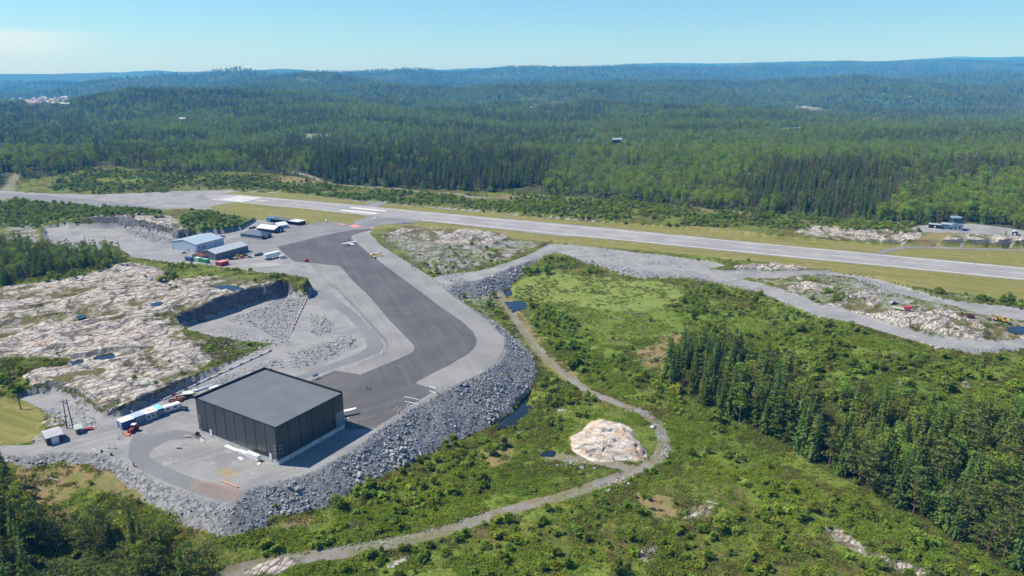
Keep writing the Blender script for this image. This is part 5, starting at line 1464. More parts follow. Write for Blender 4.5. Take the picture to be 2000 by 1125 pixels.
# shed with white door at the lower left, utility hut
o, a, Lx, Ly = corner((77, 860), (93, 871), (124, 862), 0, 'x')
gable_house('garage', 'small dark garage with a pale roof and a white door at the left edge', 'garage', o, a, Lx, Ly, 2.7, 3.6, P_('dark_boards', (.055, .05, .048), .7), P_('grey_tin_roof', (.42, .42, .43), .5, 0, .4, .05), 'x', .35, [], [('f', Lx * .30, .05, Lx * .46, 2.3, M_WHITE)], rib=.6)
o, a, Lx, Ly = corner((142, 842), (149, 849), (161, 846), 0, 'x')
gable_house('utility_hut', 'tiny grey green utility hut below the wooden pole', 'hut', o, a, Lx, Ly, 1.9, 2.5, P_('grey_green', (.22, .26, .24), .7), P_('pale_green_grey', (.42, .47, .42), .6), 'x', .3, [], [('f', Lx * .3, .05, .9, 1.7, M_DARKG)])
r = thing('trailer', 'low red trailer beside the tiny utility hut', 'trailer', V0(166, 842), .35)
MB().box(0, 2.4, 0, 1.2, .45, .7).build('bed', M_RED_, r); MB().box(2.4, 3.4, .55, .65, .45, .55).build('drawbar', M_RED_, r)
for y in (-.2, 1.2): MB().tube((1.0, y, .3), (1.0, y + .18, .3), .3, n=10).build('wheel', M_BLACK, r)
# poles
def pole(p, h, label, twin=False, group=None):
    r = thing('wooden_pole', label, 'pole', p, .4, group)
    for x in ((-.9, .9) if twin else (0,)): MB().tube((x, 0, -.5), (x * .55, 0, h), .22, .13, 8).build('post', P_('tarred_wood', (.07, .06, .055), .9), r)
    MB().box(-1.6, 1.6, -.07, .07, h - .9, h - .75).build('crossarm', P_('tarred_wood', (.07, .06, .055), .9), r)
    for x in (-1.4, 0, 1.4): MB().tube((x, 0, h - .74), (x, 0, h - .45), .05, .08, 6).build('insulator', M_DARKG, r)
pole(at(137, 836), 11.0, 'twin legged wooden power pole beside the utility hut', True)
pole(at(41, 800), 6.5, 'single thin wooden pole beside the yellow meadow')
pole(at(22, 748), 9.0, 'single wooden pole in the bushes at the left edge')
# guard rails, bollard, barriers
def rail(p, q, label):
    a = math.atan2((q - p).y, (q - p).x); L = (q - p).length
    r = thing('guard_rail', label, 'guard rail', p, a, 'guard rails at the yard entrance')
    for z in (.45, .62): MB().box(0, L, -.04, .03, z, z + .12).build('rail', M_STEEL, r)
    MB().box(0, L, -.25, .25, .0, .34).build('kerb', M_CONC, r)
    MB().box(L, L + .35, -.3, .3, 0, .95).build('end_block', M_DARKG, r)
rail(V0(180, 876), V0(198.5, 884), 'left one of two grey guard rails on the edge of the rubble bank')
rail(V0(201, 884.5), V0(217, 889.5), 'right one of two grey guard rails on the edge of the rubble bank')
r = thing('bollard', 'dark red bollard post at the edge of the yard road', 'bollard', V0(262, 912), 0)
MB().tube((0, 0, 0), (0, 0, 1.5), .16, n=8).build('post', P_('dark_red', (.25, .03, .04), .6), r); MB().box(.1, .9, -.15, .15, 0, .15).build('foot', P_('dark_red', (.25, .03, .04), .6), r)
r = thing('marker_post', 'short white and yellow marker post on the edge of the dark apron', 'marker post', V0(703.5, 732), 0)
MB().tube((0, 0, 0), (0, 0, 1.1), .12, n=8).build('post', M_WHITE, r); MB().box(-.3, .3, -.3, .3, 0, .12).build('foot', M_YEL, r)
def barriers(p0, p1, n, white, label, grp, nm):
    p, q = V0(*p0), V0(*p1); a = math.atan2((q - p).y, (q - p).x); st = (q - p).length / n
    first = None
    for i in range(n):
        loc = p + (q - p) * (i / n)
        if first is None:
            first = thing(nm, label, 'barrier', loc, a, grp)
            MB().prism([(-.0, 0), (.0, .0), (.0, .0)], 0, .01) if False else None
            m = MB(); W_ = st * white
            m.hexa([(0, -.2, 0), (W_, -.2, 0), (W_, .2, 0), (0, .2, 0), (0, -.1, .6), (W_, -.1, .6), (W_, .1, .6), (0, .1, .6)]); m.build('white_block', M_WHITE, first)
            m = MB(); m.hexa([(W_ + .02, -.2, 0), (st - .05, -.2, 0), (st - .05, .2, 0), (W_ + .02, .2, 0), (W_ + .02, -.1, .55), (st - .05, -.1, .55), (st - .05, .1, .55), (W_ + .02, .1, .55)]); m.build('red_block', P_('faded_red', (.36, .07, .07), .7, 0, .2, .25), first)
        else: dup(first, loc, a)
barriers((319, 782), (531, 685), 10, .68, 'white and red road barrier in the long line behind the charcoal hangar', 'road barriers behind the hangar', 'road_barrier')
barriers((569, 648), (606, 570), 13, .52, 'short white and red barrier block in the line beside the rubble heaps below the cliff', 'barrier blocks below the cliff', 'barrier_block')
# temporary mesh fence panels
def mesh_panel(p, q, label, h=2.0, grp=None, cat='fence panel'):
    a = math.atan2((q - p).y, (q - p).x); L = (q - p).length
    r = thing('mesh_fence', label, cat, p, a, grp)
    m = MB()
    for x in (0, L): m.tube((x, 0, 0), (x, 0, h), .04, n=6)
    for z in (.15, h): m.tube((0, 0, z), (L, 0, z), .04, n=6)
    m.build('frame', M_STEEL, r)
    m = MB(); n = int(L / .35)
    for i in range(1, n): m.box(i * L / n - .012, i * L / n + .012, -.012, .012, .16, h - .03)
    m.build('wire', M_STEEL, r)
    for x in (0, L): MB().box(x - .15, x + .15, -.35, .35, 0, .14).build('foot', M_DARKG, r)
mesh_panel(V0(232, 858), V0(241, 847), 'mesh fence panel standing before the red tractor')
mesh_panel(V0(213, 876), V0(226, 876), 'mesh fence panel standing behind the guard rails')
# white framed gates in the fence
def gate(p, q, label, h=2.2):
    a = math.atan2((q - p).y, (q - p).x); L = (q - p).length
    r = thing('fence_gate', label, 'gate', p, a)
    MB().tube((0, 0, h), (L, 0, h), .10, n=6).tube((0, 0, .25), (L, 0, .25), .13, n=6).build('rail', M_WHITE, r)
    for x in (0, L): MB().tube((x, 0, 0), (x, 0, h + .1), .10, n=6).build('post', M_STEEL, r)
    m = MB(); n = int(L / .4)
    for i in range(1, n): m.box(i * L / n - .02, i * L / n + .02, -.02, .02, .3, h - .05)
    m.build('bars', M_STEEL, r)
gate(V0(838, 764), V0(852, 768.5), 'white railed gate at the end of the pale shoulder beside the slope')
gate(V0(790, 785), V0(819, 791), 'white railed gate across the dark apron edge above the slope')
# chain link fences
def fence(pts, label, brace=(), h=2.3, sp=3.2):
    W_ = [V0(*p) for p in pts]
    r = thing('chain_link_fence', label, 'fence', W_[0])
    o = W_[0]; acc = 0.0; first = None; posts = []
    L = [(W_[i + 1] - W_[i]).length for i in range(len(W_) - 1)]; tot = sum(L); n = int(tot / sp)
    for k in range(n + 1):
        s = tot * k / n; i = 0
        while i < len(L) - 1 and s > L[i]: s -= L[i]; i += 1
        posts.append(W_[i] + (W_[i + 1] - W_[i]) * min(1, s / L[i]))
    for p in posts:
        if first is None: first = MB().tube((0, 0, 0), (0, 0, h), .045, n=6).build('post', M_STEEL, r); f = first
        else: f = first.copy(); f.parent = r; COL.objects.link(f)
        f.location = p - o
    m = MB()
    for p, q in zip(posts[:-1], posts[1:]):
        d = q - p; nrm = Vector((-d.y, d.x, 0)).normalized() * .012
        for z in (.1, h * .5, h - .03): m.tube(p - o + Vector((0, 0, z)), q - o + Vector((0, 0, z)), .015, n=4, cap=False)
        nn = max(2, int(d.length / .45))
        for i in range(1, nn):
            b = p - o + d * (i / nn); m.add([b - nrm + Vector((0, 0, .1)), b + nrm + Vector((0, 0, .1)), b + nrm + Vector((0, 0, h)), b - nrm + Vector((0, 0, h))], [(0, 1, 2, 3)])
    m.build('wire', M_STEEL, r)
    for b in brace:
        p = V0(*b[:2]); q = V0(b[2], b[3])
        MB().tube(p - o + Vector((0, 0, .1)), q - o + Vector((0, 0, h)), .10, n=6).build('brace', M_WHITE, r)
    return r
fence([(596, 749), (640, 733), (690, 716), (748, 689), (757, 679), (752, 668), (700, 610), (660, 568), (640, 556), (580, 544), (500, 531)], 'chain link fence between the gravel road and the pale apron shoulder', [(743, 694, 748, 691)])
fence([(852, 769), (905, 745), (940, 729), (972, 706), (984, 690), (985, 672)], 'chain link fence along the pale shoulder above the rubble slope', [(867, 763, 873, 766), (937, 732, 943, 734), (984, 690, 988, 692)])
fence([(790, 786), (742, 806), (712, 826), (690, 840)], 'chain link fence beside the charcoal hangar across the dark apron')
r = thing('notice_board', 'white notice board with blue lettering panels on the fence behind the hangar', 'notice board', V0(611, 741.5), ang((600, 746), (640, 732)))
for x in (0, 2.4): MB().tube((x, -.08, 0), (x, -.08, 2.2), .05, n=6).build('post', M_STEEL, r)
MB().box(-.1, 2.5, -.2, -.14, .9, 2.3).build('board', M_WHITE, r)
for x in (.1, .95, 1.7): MB().box(x, x + .6, -.225, -.203, 1.15, 2.1).build('panel', P_('blue_print', (.25, .38, .58), .6), r)
# apron edge lights
for k, p in enumerate(((749, 519), (773, 540), (800, 560), (821, 576), (850, 600), (880, 625), (917, 655), (637, 517), (719, 577))):
    r = thing('edge_light', 'small dark edge light on the rim of the dark apron', 'edge light', V0(*p), 0, 'edge lights round the dark apron')
    MB().tube((0, 0, 0), (0, 0, .55), .10, n=6).build('stem', M_DARKG, r); MB().tube((0, 0, .55), (0, 0, .85), .17, .12, 8).build('lens', P_('blue_lens', (.05, .08, .3), .3), r)
r = thing('white_cone', 'white marker cone at the start of the gravel road beside the apron', 'marker', V0(894, 549, -.6), 0)
MB().tube((0, 0, 0), (.5, .2, 3.0), .30, .12, 8).build('cone', M_WHITE, r); MB().box(-.4, .4, -.4, .4, 0, .1).build('foot', M_DARKG, r)
r = thing('white_ball_marker', 'round white marker on the grass beside the terminal apron', 'marker', V0(638, 433.5), 0)
MB().loft([[(math.cos(t) * math.sin(u) * 1.0, math.sin(t) * math.sin(u) * 1.0, 1.0 - math.cos(u)) for t in [6.283 * i / 12 for i in range(12)]] for u in (.15, .6, 1.1, 1.57, 2.1, 2.6, 3.0)]).build('ball', M_WHITE, r, True)
MB().tube((0, 0, 0), (0, 0, .1), .5, n=10).build('base', M_CONC, r)

# --- control tower
o = Vector((*[float(v) for v in un(1838, 447, 6)], 6)); b = Vector((*[float(v) for v in un(1879.5, 450.8, 6)], 6)); a = math.atan2((b - o).y, (b - o).x); L = (b - o).length
r = thing('control_tower', 'blue grey control tower building with a glazed cab on the low hill', 'control tower', o, a)
M_TW = P_('pale_tower_wall', (.17, .23, .28), .6, 0, .3, .05); M_TB = P_('blue_tower_wall', (.09, .15, .21), .6)
MB().box(0, L * .52, .0, 7, -.6, 3.6).build('wall', M_TB, r); MB().box(L * .52 + .02, L, -.5, 8, -.6, 4.6).build('wall', M_TW, r)
MB().box(-.15, L * .52, -.15, 7.15, 3.602, 3.8).build('roof', M_BLUEROOF, r); MB().box(L * .52 - .1, L + .15, -.65, 8.15, 4.602, 4.8).build('roof', M_BLUEROOF, r)
def octo(x, y, rad, z): return [(x + math.cos(t + .39) * rad, y + math.sin(t + .39) * rad, z) for t in [6.283185 * i / 8 for i in range(8)]]
tx, ty = L * .62, 3.4
MB().loft([octo(tx, ty, 2.8, 4.8), octo(tx, ty, 2.9, 6.4)]).build('tower_shaft', M_TB, r)
c = MB().loft([octo(tx, ty, 3.2, 6.4), octo(tx, ty, 3.9, 8.6)]).build('cab', M_GLASS, r)
m = MB()
for p, q in zip(octo(tx, ty, 3.24, 6.4), octo(tx, ty, 3.95, 8.6)): m.tube(p, q, .10, n=6)
m.build('mullion', M_TW, c)
MB().loft([octo(tx, ty, 4.2, 8.6), octo(tx, ty, 4.3, 9.3), octo(tx, ty, 3.6, 9.6)]).build('cab_roof', P_('pale_cab_roof', (.20, .27, .33), .5), r)
MB().tube((tx, ty, 9.6), (tx, ty, 12.2), .07, n=6).build('antenna', M_STEEL, r)
MB().box(L * .62, L * .62 + .9, -.56, -.51, 1.2, 2.8).build('window', M_GLASS, r); MB().box(L * .80, L * .80 + 1.2, -.56, -.51, 1.6, 3.0).build('window', M_GLASS, r)
MB().box(L * .42, L * .42 + 1.1, -.06, -.01, 0, 2.2).build('door', M_DARKG, r); MB().box(L * .40, L * .40 + .7, -.07, -.02, 2.4, 3.2).build('lamp_panel', M_WHITE, r)
o2 = Vector((*[float(v) for v in un(1813, 445.5, 6)], 6))
r = thing('dark_garage', 'dark garage with two doors left of the control tower', 'garage', o2, a)
MB().box(0, 8.2, 0, 5, -.5, 3.0).build('wall', M_DARKG, r); MB().box(-.2, 8.4, -.2, 5.2, 3.002, 3.2).build('roof', M_BLUEROOF, r)
for x in (.4, 4.6): MB().box(x, x + 3.2, -.06, -.01, .0, 2.4).build('door', M_TRIM, r)
MB().box(3.75, 4.45, -.07, -.01, .4, 2.2).build('side_door', M_WHITE, r); MB().box(-.5, 8.3, -1.6, -.25, -.5, .12).build('terrace', M_CONC, r)
p = at(1977, 460.5)
r = gable_house('instrument_hut', 'small dark hut on the rock at the right edge beyond the tower', 'hut', p + Vector((0, 0, -.3)), a, 3.2, 5.5, 3.0, 3.6, P_('navy_hut', (.05, .08, .13), .5), M_BLUEROOF, 'y', .3, [], [('f', .8, .5, 1.0, 1.8, M_WHITE)])

# --- machines on the gravel works site at the right
def excavator(p, a, label):
    r = thing('excavator', label, 'excavator', p, a)
    for y in (-1.0, .55):
        MB().loft([[(x, y + q, z) for x, z in ((-1.3, .1), (1.3, .1), (1.6, .4), (1.3, .72), (-1.3, .72), (-1.6, .4))] for q in (0, .45)]).build('track', M_BLACK, r)
    MB().box(-1.0, 1.0, -.55, .55, .3, .7).build('undercarriage', M_DARKG, r)
    MB().bev(-1.7, .9, -1.0, 1.0, .8, 1.7, .12).build('body', M_YEL, r)
    MB().hexa([(-.2, .1, 1.7), (.9, .1, 1.7), (.9, .95, 1.7), (-.2, .95, 1.7), (-.2, .15, 2.75), (.6, .15, 2.75), (.6, .9, 2.75), (-.2, .9, 2.75)]).build('cab', M_GLASS, r)
    MB().box(-.25, .7, .1, .98, 2.75, 2.85).build('cab_roof', M_YEL, r)
    MB().prism([(.8, 1.2), (2.4, 3.4), (2.7, 3.5), (2.75, 3.2), (1.1, 1.0)], -.5, -.15).build('boom', M_YEL, r)
    MB().prism([(2.5, 3.5), (2.85, 3.4), (3.3, 1.4), (3.05, 1.3)], -.45, -.2).build('stick', M_YEL, r)
    MB().prism([(2.6, 1.3), (3.4, 1.4), (3.3, .6), (2.7, .5)], -.75, .1).build('bucket', M_DARKG, r)
excavator(at(1947, 627), 2.9, 'yellow excavator on the works site, left one of the pair')
excavator(at(1962, 630), 2.7, 'yellow excavator on the works site, right one of the pair')
open_skip(at(1889, 622), -.05, 3.6, 2.2, 1.5, P_('maroon_paint', (.20, .04, .05), .6), 'maroon steel skip on the gravel works site', M_DARKG)
r = thing('fuel_drum', 'small dark red drum on the gravel left of the maroon skip', 'drum', at(1878, 615), 0)
MB().tube((0, 0, 0), (0, 0, 1.5), .55, n=12).build('shell', P_('dark_red', (.25, .03, .04), .6), r); MB().tube((0, 0, 1.5), (0, 0, 1.56), .5, n=12).build('lid', M_DARKG, r)
r = thing('screening_machine', 'red and white stone screening machine by the pale rock of the works site', 'machine', at(1768, 607), -.35)
MB().prism([(-.5, .8), (2.2, .8), (2.6, 2.4), (-1.2, 2.2)], -1.0, 1.0).build('hopper', P_('crimson_paint', (.50, .04, .08), .5), r)
MB().hexa([(-6, -.5, 1.2), (-.4, -.5, .6), (-.4, .5, .6), (-6, .5, 1.2), (-6, -.5, 1.5), (-.4, -.5, .9), (-.4, .5, .9), (-6, .5, 1.5)]).build('conveyor', M_WHITE, r)
for x in (-4.5, 0, 1.6):
    for y in (-.8, .65): MB().box(x, x + .15, y, y + .15, 0, .8).build('leg', M_DARKG, r)
r = thing('water_tank', 'small white tank beside the dark pickup on the works road', 'tank', at(1742.5, 595), 0)
MB().tube((-.9, 0, .9), (.9, 0, .9), .75, n=12).build('tank', M_WHITE, r); MB().box(-.7, .7, -.6, .6, 0, .3).build('cradle', M_DARKG, r)

# --- rock outcrop inside the bend of the track
def outcrop():
    c0 = at(1186, 862)
    n = 96; sx, sy = 13.6, 15.5
    g = np.linspace(-1, 1, n); U, Vv = np.meshgrid(g, g)
    x, y = U * sx, Vv * sy
    an = np.arctan2(Vv, U); rr = np.hypot(U, Vv) * (1 + .10 * np.sin(3 * an + .6) + .07 * np.sin(5 * an + 1.9) + .05 * (fbm(np.cos(an) * 3 + 7, np.sin(an) * 3, 3, 15) - .5))
    prof = np.clip(1 - rr ** 2.3, -.6, 1)
    z = 4.9 * prof * (.85 + .15 * U)
    s = x * .42 + y * 1.0 + 2.2 * (fbm(x / 7, y / 7, 3, 35) - .5)
    k = np.clip(prof * 3.5, 0, 1)
    saw = (s / 2.7 + fbm(x / 9, y / 5, 2, 36) * 1.4) % 1.0; saw2 = (s / 1.15 + x * .05 + fbm(x / 4, y / 4, 2, 37)) % 1.0
    z = z + k * ((saw - .5) * 1.25 + (saw2 - .5) * .42)
    joint = smooth(.80, .92, ridged((x * .8 - y * .3) / 6, (x * .3 + y) / 6, 2, 38))
    z = z - k * joint * .8 + (ridged(x / 12 + 4, s / 4, 3, 31) - .62) * 1.6 * k + (fbm(x / 1.3, y / .9, 3, 33) - .5) * .35
    z = np.where(rr > 1.02, -2.2, z - .5)
    gx, gy = x + c0.x, y + c0.y
    V = np.stack([gx, gy, c0.z + z], -1)
    idx = np.arange(n * n).reshape(n, n)
    keep = (rr < 1.12)
    kq = keep[:-1, :-1] & keep[1:, 1:] & keep[1:, :-1] & keep[:-1, 1:]
    Q = np.stack([idx[:-1, :-1], idx[:-1, 1:], idx[1:, 1:], idx[1:, :-1]], -1)[kq]
    u, inv = np.unique(Q, return_inverse=True)
    t = NT('outcrop_rock'); P = t.pos()
    RP = t.map(P, (.32, 1.25, 1.2), (0, 0, R(-12)))
    c = t.mix(t.step(t.noise(RP, .35, 5, .6), .35, .62), (.36, .30, .25), (.57, .525, .475))
    c = t.mix(t.step(t.noise(P, .22, 4), .50, .64, 0, .75), c, (.48, .33, .21))
    cr = t.step(t.noise(RP, .8, 5, .7), .34, .44, .4, 1)
    dk = t.step(t.noise(RP, .9, 5, .65), .60, .72, 1, .35)
    nd = t.n('ShaderNodeVectorMath', operation='SCALE'); t.put(nd.inputs[0], c); t.put(nd.inputs['Scale'], t.math('MULTIPLY', cr, dk))
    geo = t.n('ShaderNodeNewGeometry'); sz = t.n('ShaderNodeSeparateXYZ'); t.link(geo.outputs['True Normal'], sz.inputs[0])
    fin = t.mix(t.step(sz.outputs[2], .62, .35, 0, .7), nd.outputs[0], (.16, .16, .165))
    hb = t.math('ADD', t.noise(RP, 1.2, 5, .65), t.math('MULTIPLY', cr, .8))
    m = t.bsdf(fin, .9, 0, .2, t.bump(hb, .6, .5))
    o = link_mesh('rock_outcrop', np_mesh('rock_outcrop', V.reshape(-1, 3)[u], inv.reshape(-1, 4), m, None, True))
    tag(o, 'pale pinkish rock outcrop inside the bend of the gravel track', 'rock outcrop')
outcrop()
# tower road draped on the hill side of the runway
tw = [(float(a), float(b)) for a, b in _twr]
m = MB()
for (ax, ay), (bx, by) in zip(tw[:-1], tw[1:]):
    d = Vector((bx - ax, by - ay, 0)).normalized(); nn = Vector((-d.y, d.x, 0)) * 2.6
    m.add([(ax - nn.x, ay - nn.y, .14), (bx - nn.x, by - nn.y, .14), (bx + nn.x, by + nn.y, .14), (ax + nn.x, ay + nn.y, .14)], [(0, 1, 2, 3)])
tag(m.build('tower_road', A_MID), kind='structure')

# --- far houses
def far_at(px, py):
    rx, ry, rz = [float(v) for v in ray(px, py)]
    t = np.linspace(1000, 19000, 40000)
    zz = hfar(rx * t, np.maximum(ry * t, 1000))
    k = int(np.argmax(H + rz * t <= zz)); return Vector((rx * t[k], ry * t[k], float(zz[k])))
def far_house(p, a, L, w, h, wall, roof, label, grp=None, k=1.0):
    m = MB(); m.box(-L / 2, L / 2, -w / 2, w / 2, -2, h); m.mat(1)
    m.add([(-L / 2 - .4, -w / 2 - .5, h - .2), (L / 2 + .4, -w / 2 - .5, h - .2), (L / 2 + .4, 0, h + w * .3), (-L / 2 - .4, 0, h + w * .3), (-L / 2 - .4, w / 2 + .5, h - .2), (L / 2 + .4, w / 2 + .5, h - .2)], [(0, 1, 2, 3), (3, 2, 5, 4), (0, 3, 4), (1, 5, 2)])
    o = m.build('house', [wall, roof]); o.location = p; o.rotation_euler = (0, 0, a); o.scale = (k, k, k)
    return tag(o, label, 'house', grp)
hw = P_('house_white', (.52, .51, .50), .7); hr = P_('house_red', (.42, .16, .13), .7); rf1 = P_('roof_pale', (.50, .50, .52), .7); rf2 = P_('roof_tile', (.36, .18, .14), .8)
q = random.Random(9)
for i in range(44):
    px, py = q.uniform(16, 134), q.uniform(190, 207)
    if px < 40: py = q.uniform(195, 203)
    p = far_at(px, py)
    far_house(p, q.uniform(-.5, .5), q.uniform(12, 26) * (2.2 if i % 9 == 0 else 1), q.uniform(8, 13), q.uniform(5, 8), hr if i % 4 == 1 else hw, rf2 if i % 3 == 0 else rf1, 'tiny house of the distant town in the valley at the far left', 'houses of the distant town')
far_house(far_at(361, 240) + Vector((0, -10, 4)), .3, 12, 8, 6, hw, rf1, 'lone white house among the trees in the middle distance on the left')
far_house(far_at(1204, 281) + Vector((0, -6, 4)), .1, 15, 8, 4, P_('brown_boards', (.12, .09, .07), .8), P_('grey_slate', (.30, .33, .37), .7), 'long grey roofed house among the trees beyond the runway')
# ------------------------------------------------------------------ vegetation and stones
rng = np.random.default_rng(11)
def leaves(centres, sizes, nrm=None, up=0.3, aspect=1.0):
    """one small folded leaf spray (quad) at each centre"""
    n = len(centres); C_ = np.asarray(centres, float); s = np.asarray(sizes, float)[:, None]
    d = rng.normal(size=(n, 3))
    if nrm is not None: d = d * .75 + np.asarray(nrm)
    d[:, 2] += up
    d /= np.linalg.norm(d, axis=1)[:, None] + 1e-9
    a = np.cross(d, rng.normal(size=(n, 3))); a /= np.linalg.norm(a, axis=1)[:, None] + 1e-9
    b = np.cross(d, a)
    a *= s * aspect; b *= s
    k = rng.uniform(.55, 1.0, (n, 4, 1))
    V = np.stack([C_ + a * k[:, 0], C_ + b * k[:, 1], C_ - a * k[:, 2], C_ - b * k[:, 3]], 1).reshape(-1, 3)
    return V, np.arange(4 * n).reshape(n, 4)
def crown_mesh(name, parts, mat):
    V, Q, o = [], [], 0
    for v, q in parts: V.append(v); Q.append(q + o); o += len(v)
    return np_mesh(name, np.concatenate(V), np.concatenate(Q), mat)
def trunk_mesh(name, h, r, mat, limbs=(), lean=0.0):
    mb = MB(); k = 5; p = [Vector((lean * h * (i / k) ** 2 * .3 + rng.normal() * .02 * h * (i > 0) * .4, rng.normal() * .008 * h * (i > 0), h * i / k - .3 * (i == 0))) for i in range(k + 1)]
    for i in range(k): mb.tube(p[i], p[i + 1], r * (1 - i / k * .85), r * (1 - (i + 1) / k * .85), 6, False)
    for a, b, rr in limbs: mb.tube(a, b, rr, rr * .4, 4, False)
    return mb.mesh(name, mat)
def make_spruce(h, rad, lev):
    C_, S_, N_ = [], [], []
    for i in range(lev):
        t = (i + .3) / lev
        z = h * (.07 + .91 * t); r = rad * (1 - t) ** .85 * rng.uniform(.8, 1.12) + .12
        nb = int(5 + 9 * (1 - t)); a0 = rng.uniform(0, 6.28)
        for b in range(nb):
            a = a0 + 6.28 * b / nb + rng.normal() * .2; rr = r * rng.uniform(.72, 1.12)
            for q, w in ((.32, .52), (.66, .56), (.97, .40)):
                C_.append((math.cos(a) * rr * q, math.sin(a) * rr * q, z - rr * q * .34 + rng.normal() * .05)); S_.append(w * (.35 + r * .36) * rng.uniform(.7, 1.25))
                N_.append((math.cos(a) * .5, math.sin(a) * .5, .9))
    C_.append((0, 0, h * .99)); S_.append(.35); N_.append((1, 0, .2)); C_.append((0, 0, h * .97)); S_.append(.3); N_.append((0, 1, .2))
    cm = crown_mesh('spruce_crown', [leaves(C_, S_, N_, .1, 1.1)], L_SPRUCE)
    tm = trunk_mesh('spruce_trunk', h * .95, h * .014 + .03, B_SPRUCE)
    return cm, tm
def make_pine(h, rad):
    parts, limbs = [], []
    n = 13
    for i in range(n):
        t = i / (n - 1); z = h * (.30 + .65 * t)
        a = i * 2.4 + rng.normal() * .4; r = rad * (1 - .72 * t ** 1.6) * rng.uniform(.45, 1.0) * (0 if i == n - 1 else 1)
        c = np.array([math.cos(a) * r, math.sin(a) * r, z + rng.normal() * .2])
        m = 46; sz = rad * (.56 - .22 * t)
        q = rng.normal(size=(m, 3)); q /= np.linalg.norm(q, axis=1)[:, None]; q *= rng.uniform(.4, 1, (m, 1)) ** .5
        parts.append(leaves(c + q * np.array([sz, sz, sz * .26]), rng.uniform(.18, .32, m) * (.7 + h / 30), q * .9, .6))
        limbs.append((Vector((0, 0, z - r * .25)), Vector(c), .05 + .004 * h))
    return crown_mesh('pine_crown', parts, L_PINE), trunk_mesh('pine_trunk', h * .93, h * .013 + .04, B_PINE, limbs, rng.uniform(-.25, .25))
def make_birch(h, rad, low=.25):
    parts, limbs = [], []
    n = 22
    for i in range(n):
        t = rng.uniform(0, 1); z = h * (low + (1 - low) * (.06 + .9 * t))
        prof = math.sin(math.pi * min(1, (.12 + .88 * (1 - t)) ** .8)) ** .7
        a = i * 2.4; r = rad * prof * rng.uniform(.2, .85)
        c = np.array([math.cos(a) * r, math.sin(a) * r, z])
        m = 44; sz = rad * rng.uniform(.30, .48)
        q = rng.normal(size=(m, 3)); q /= np.linalg.norm(q, axis=1)[:, None]; q *= rng.uniform(.3, 1, (m, 1)) ** .5
        parts.append(leaves(c + q * np.array([sz, sz, sz * .85]), rng.uniform(.19, .34, m) * (.7 + h / 28), q * .9, .5))
        if i % 2 == 0: limbs.append((Vector((0, 0, z - r * .7)), Vector(c), .03 + .003 * h))
    return crown_mesh('birch_crown', parts, L_BIRCH), trunk_mesh('birch_trunk', h * .9, h * .010 + .03, B_BIRCH, limbs, rng.uniform(-.2, .2))
def make_shrub(h, rad, mat):
    parts = []
    for i in range(9):
        a = i * 2.4; r = rad * rng.uniform(0, .62); c = np.array([math.cos(a) * r, math.sin(a) * r, h * rng.uniform(.28, .74) * (1 - .45 * r / rad)])
        m = 34; sz = rad * rng.uniform(.30, .5)
        q = rng.normal(size=(m, 3)); q /= np.linalg.norm(q, axis=1)[:, None]; q *= rng.uniform(.4, 1, (m, 1)) ** .5
        p = c + q * np.array([sz, sz, sz * h / rad * .62]); p[:, 2] = np.maximum(p[:, 2], .03)
        parts.append(leaves(p, rng.uniform(.14, .27, m) * (.6 + rad * .35), q * 1.3, .8))
    mb = MB()
    for k in range(4):
        a = k * 1.7; mb.tube((0, 0, -.2), (math.cos(a) * rad * .3, math.sin(a) * rad * .3, h * .55), .03, .015, 4, False)
    return crown_mesh('shrub_foliage', parts, mat), mb.mesh('shrub_stems', B_SPRUCE)
def make_cover(rad, h, mat, m):
    a = rng.uniform(0, 6.28, m); r = rad * np.sqrt(rng.uniform(0, 1, m))
    p = np.stack([np.cos(a) * r, np.sin(a) * r, h * rng.uniform(.25, 1, m) * (1 - (r / rad) ** 2 * .7)], -1)
    return crown_mesh('undergrowth', [leaves(p, rng.uniform(.12, .24, m) * (.5 + rad * .5), None, 1.7)], mat)
def make_stone(k):
    import bmesh
    bm = bmesh.new(); bmesh.ops.create_icosphere(bm, subdivisions=1, radius=.5)
    pl = [(Vector(rng.normal(size=3)).normalized(), rng.uniform(.24, .40)) for _ in range(7)]
    for v in bm.verts:
        for n_, d in pl:
            e = v.co.dot(n_)
            if e > d: v.co -= n_ * (e - d)
        v.co.x *= rng.uniform(.95, 1.05) * (1.15 + .1 * (k % 3)); v.co.z *= .85
    me = bpy.data.meshes.new('stone'); bm.to_mesh(me); bm.free(); me.materials.append(M_STONE)
    return me
SPR = [make_spruce(15, 2.5, 17), make_spruce(13, 2.3, 15), make_spruce(16, 2.8, 18)]
PIN = [make_pine(13, 3.2), make_pine(12, 3.5), make_pine(14, 3.0), make_pine(11, 3.2)]
BIR = [make_birch(12, 3.1, .14), make_birch(11, 2.9, .12), make_birch(13, 3.3, .30), make_birch(10, 3.1, .10)]
SHR = [make_shrub(2.0, 1.25, L_SHRUB), make_shrub(1.7, 1.35, L_SHRUB), make_shrub(2.6, 1.2, L_SHRUB), make_shrub(1.5, 1.2, L_BIRCH)]
FERN = [make_cover(1.0, .55, L_FERN, 44), make_cover(.9, .45, L_FERN, 38), make_cover(1.1, .7, L_SHRUB, 44)]
HEA = [make_cover(1.0, .35, L_HEATHER, 40), make_cover(1.1, .3, L_HEATHER, 40)]
STO = [make_stone(k) for k in range(6)]

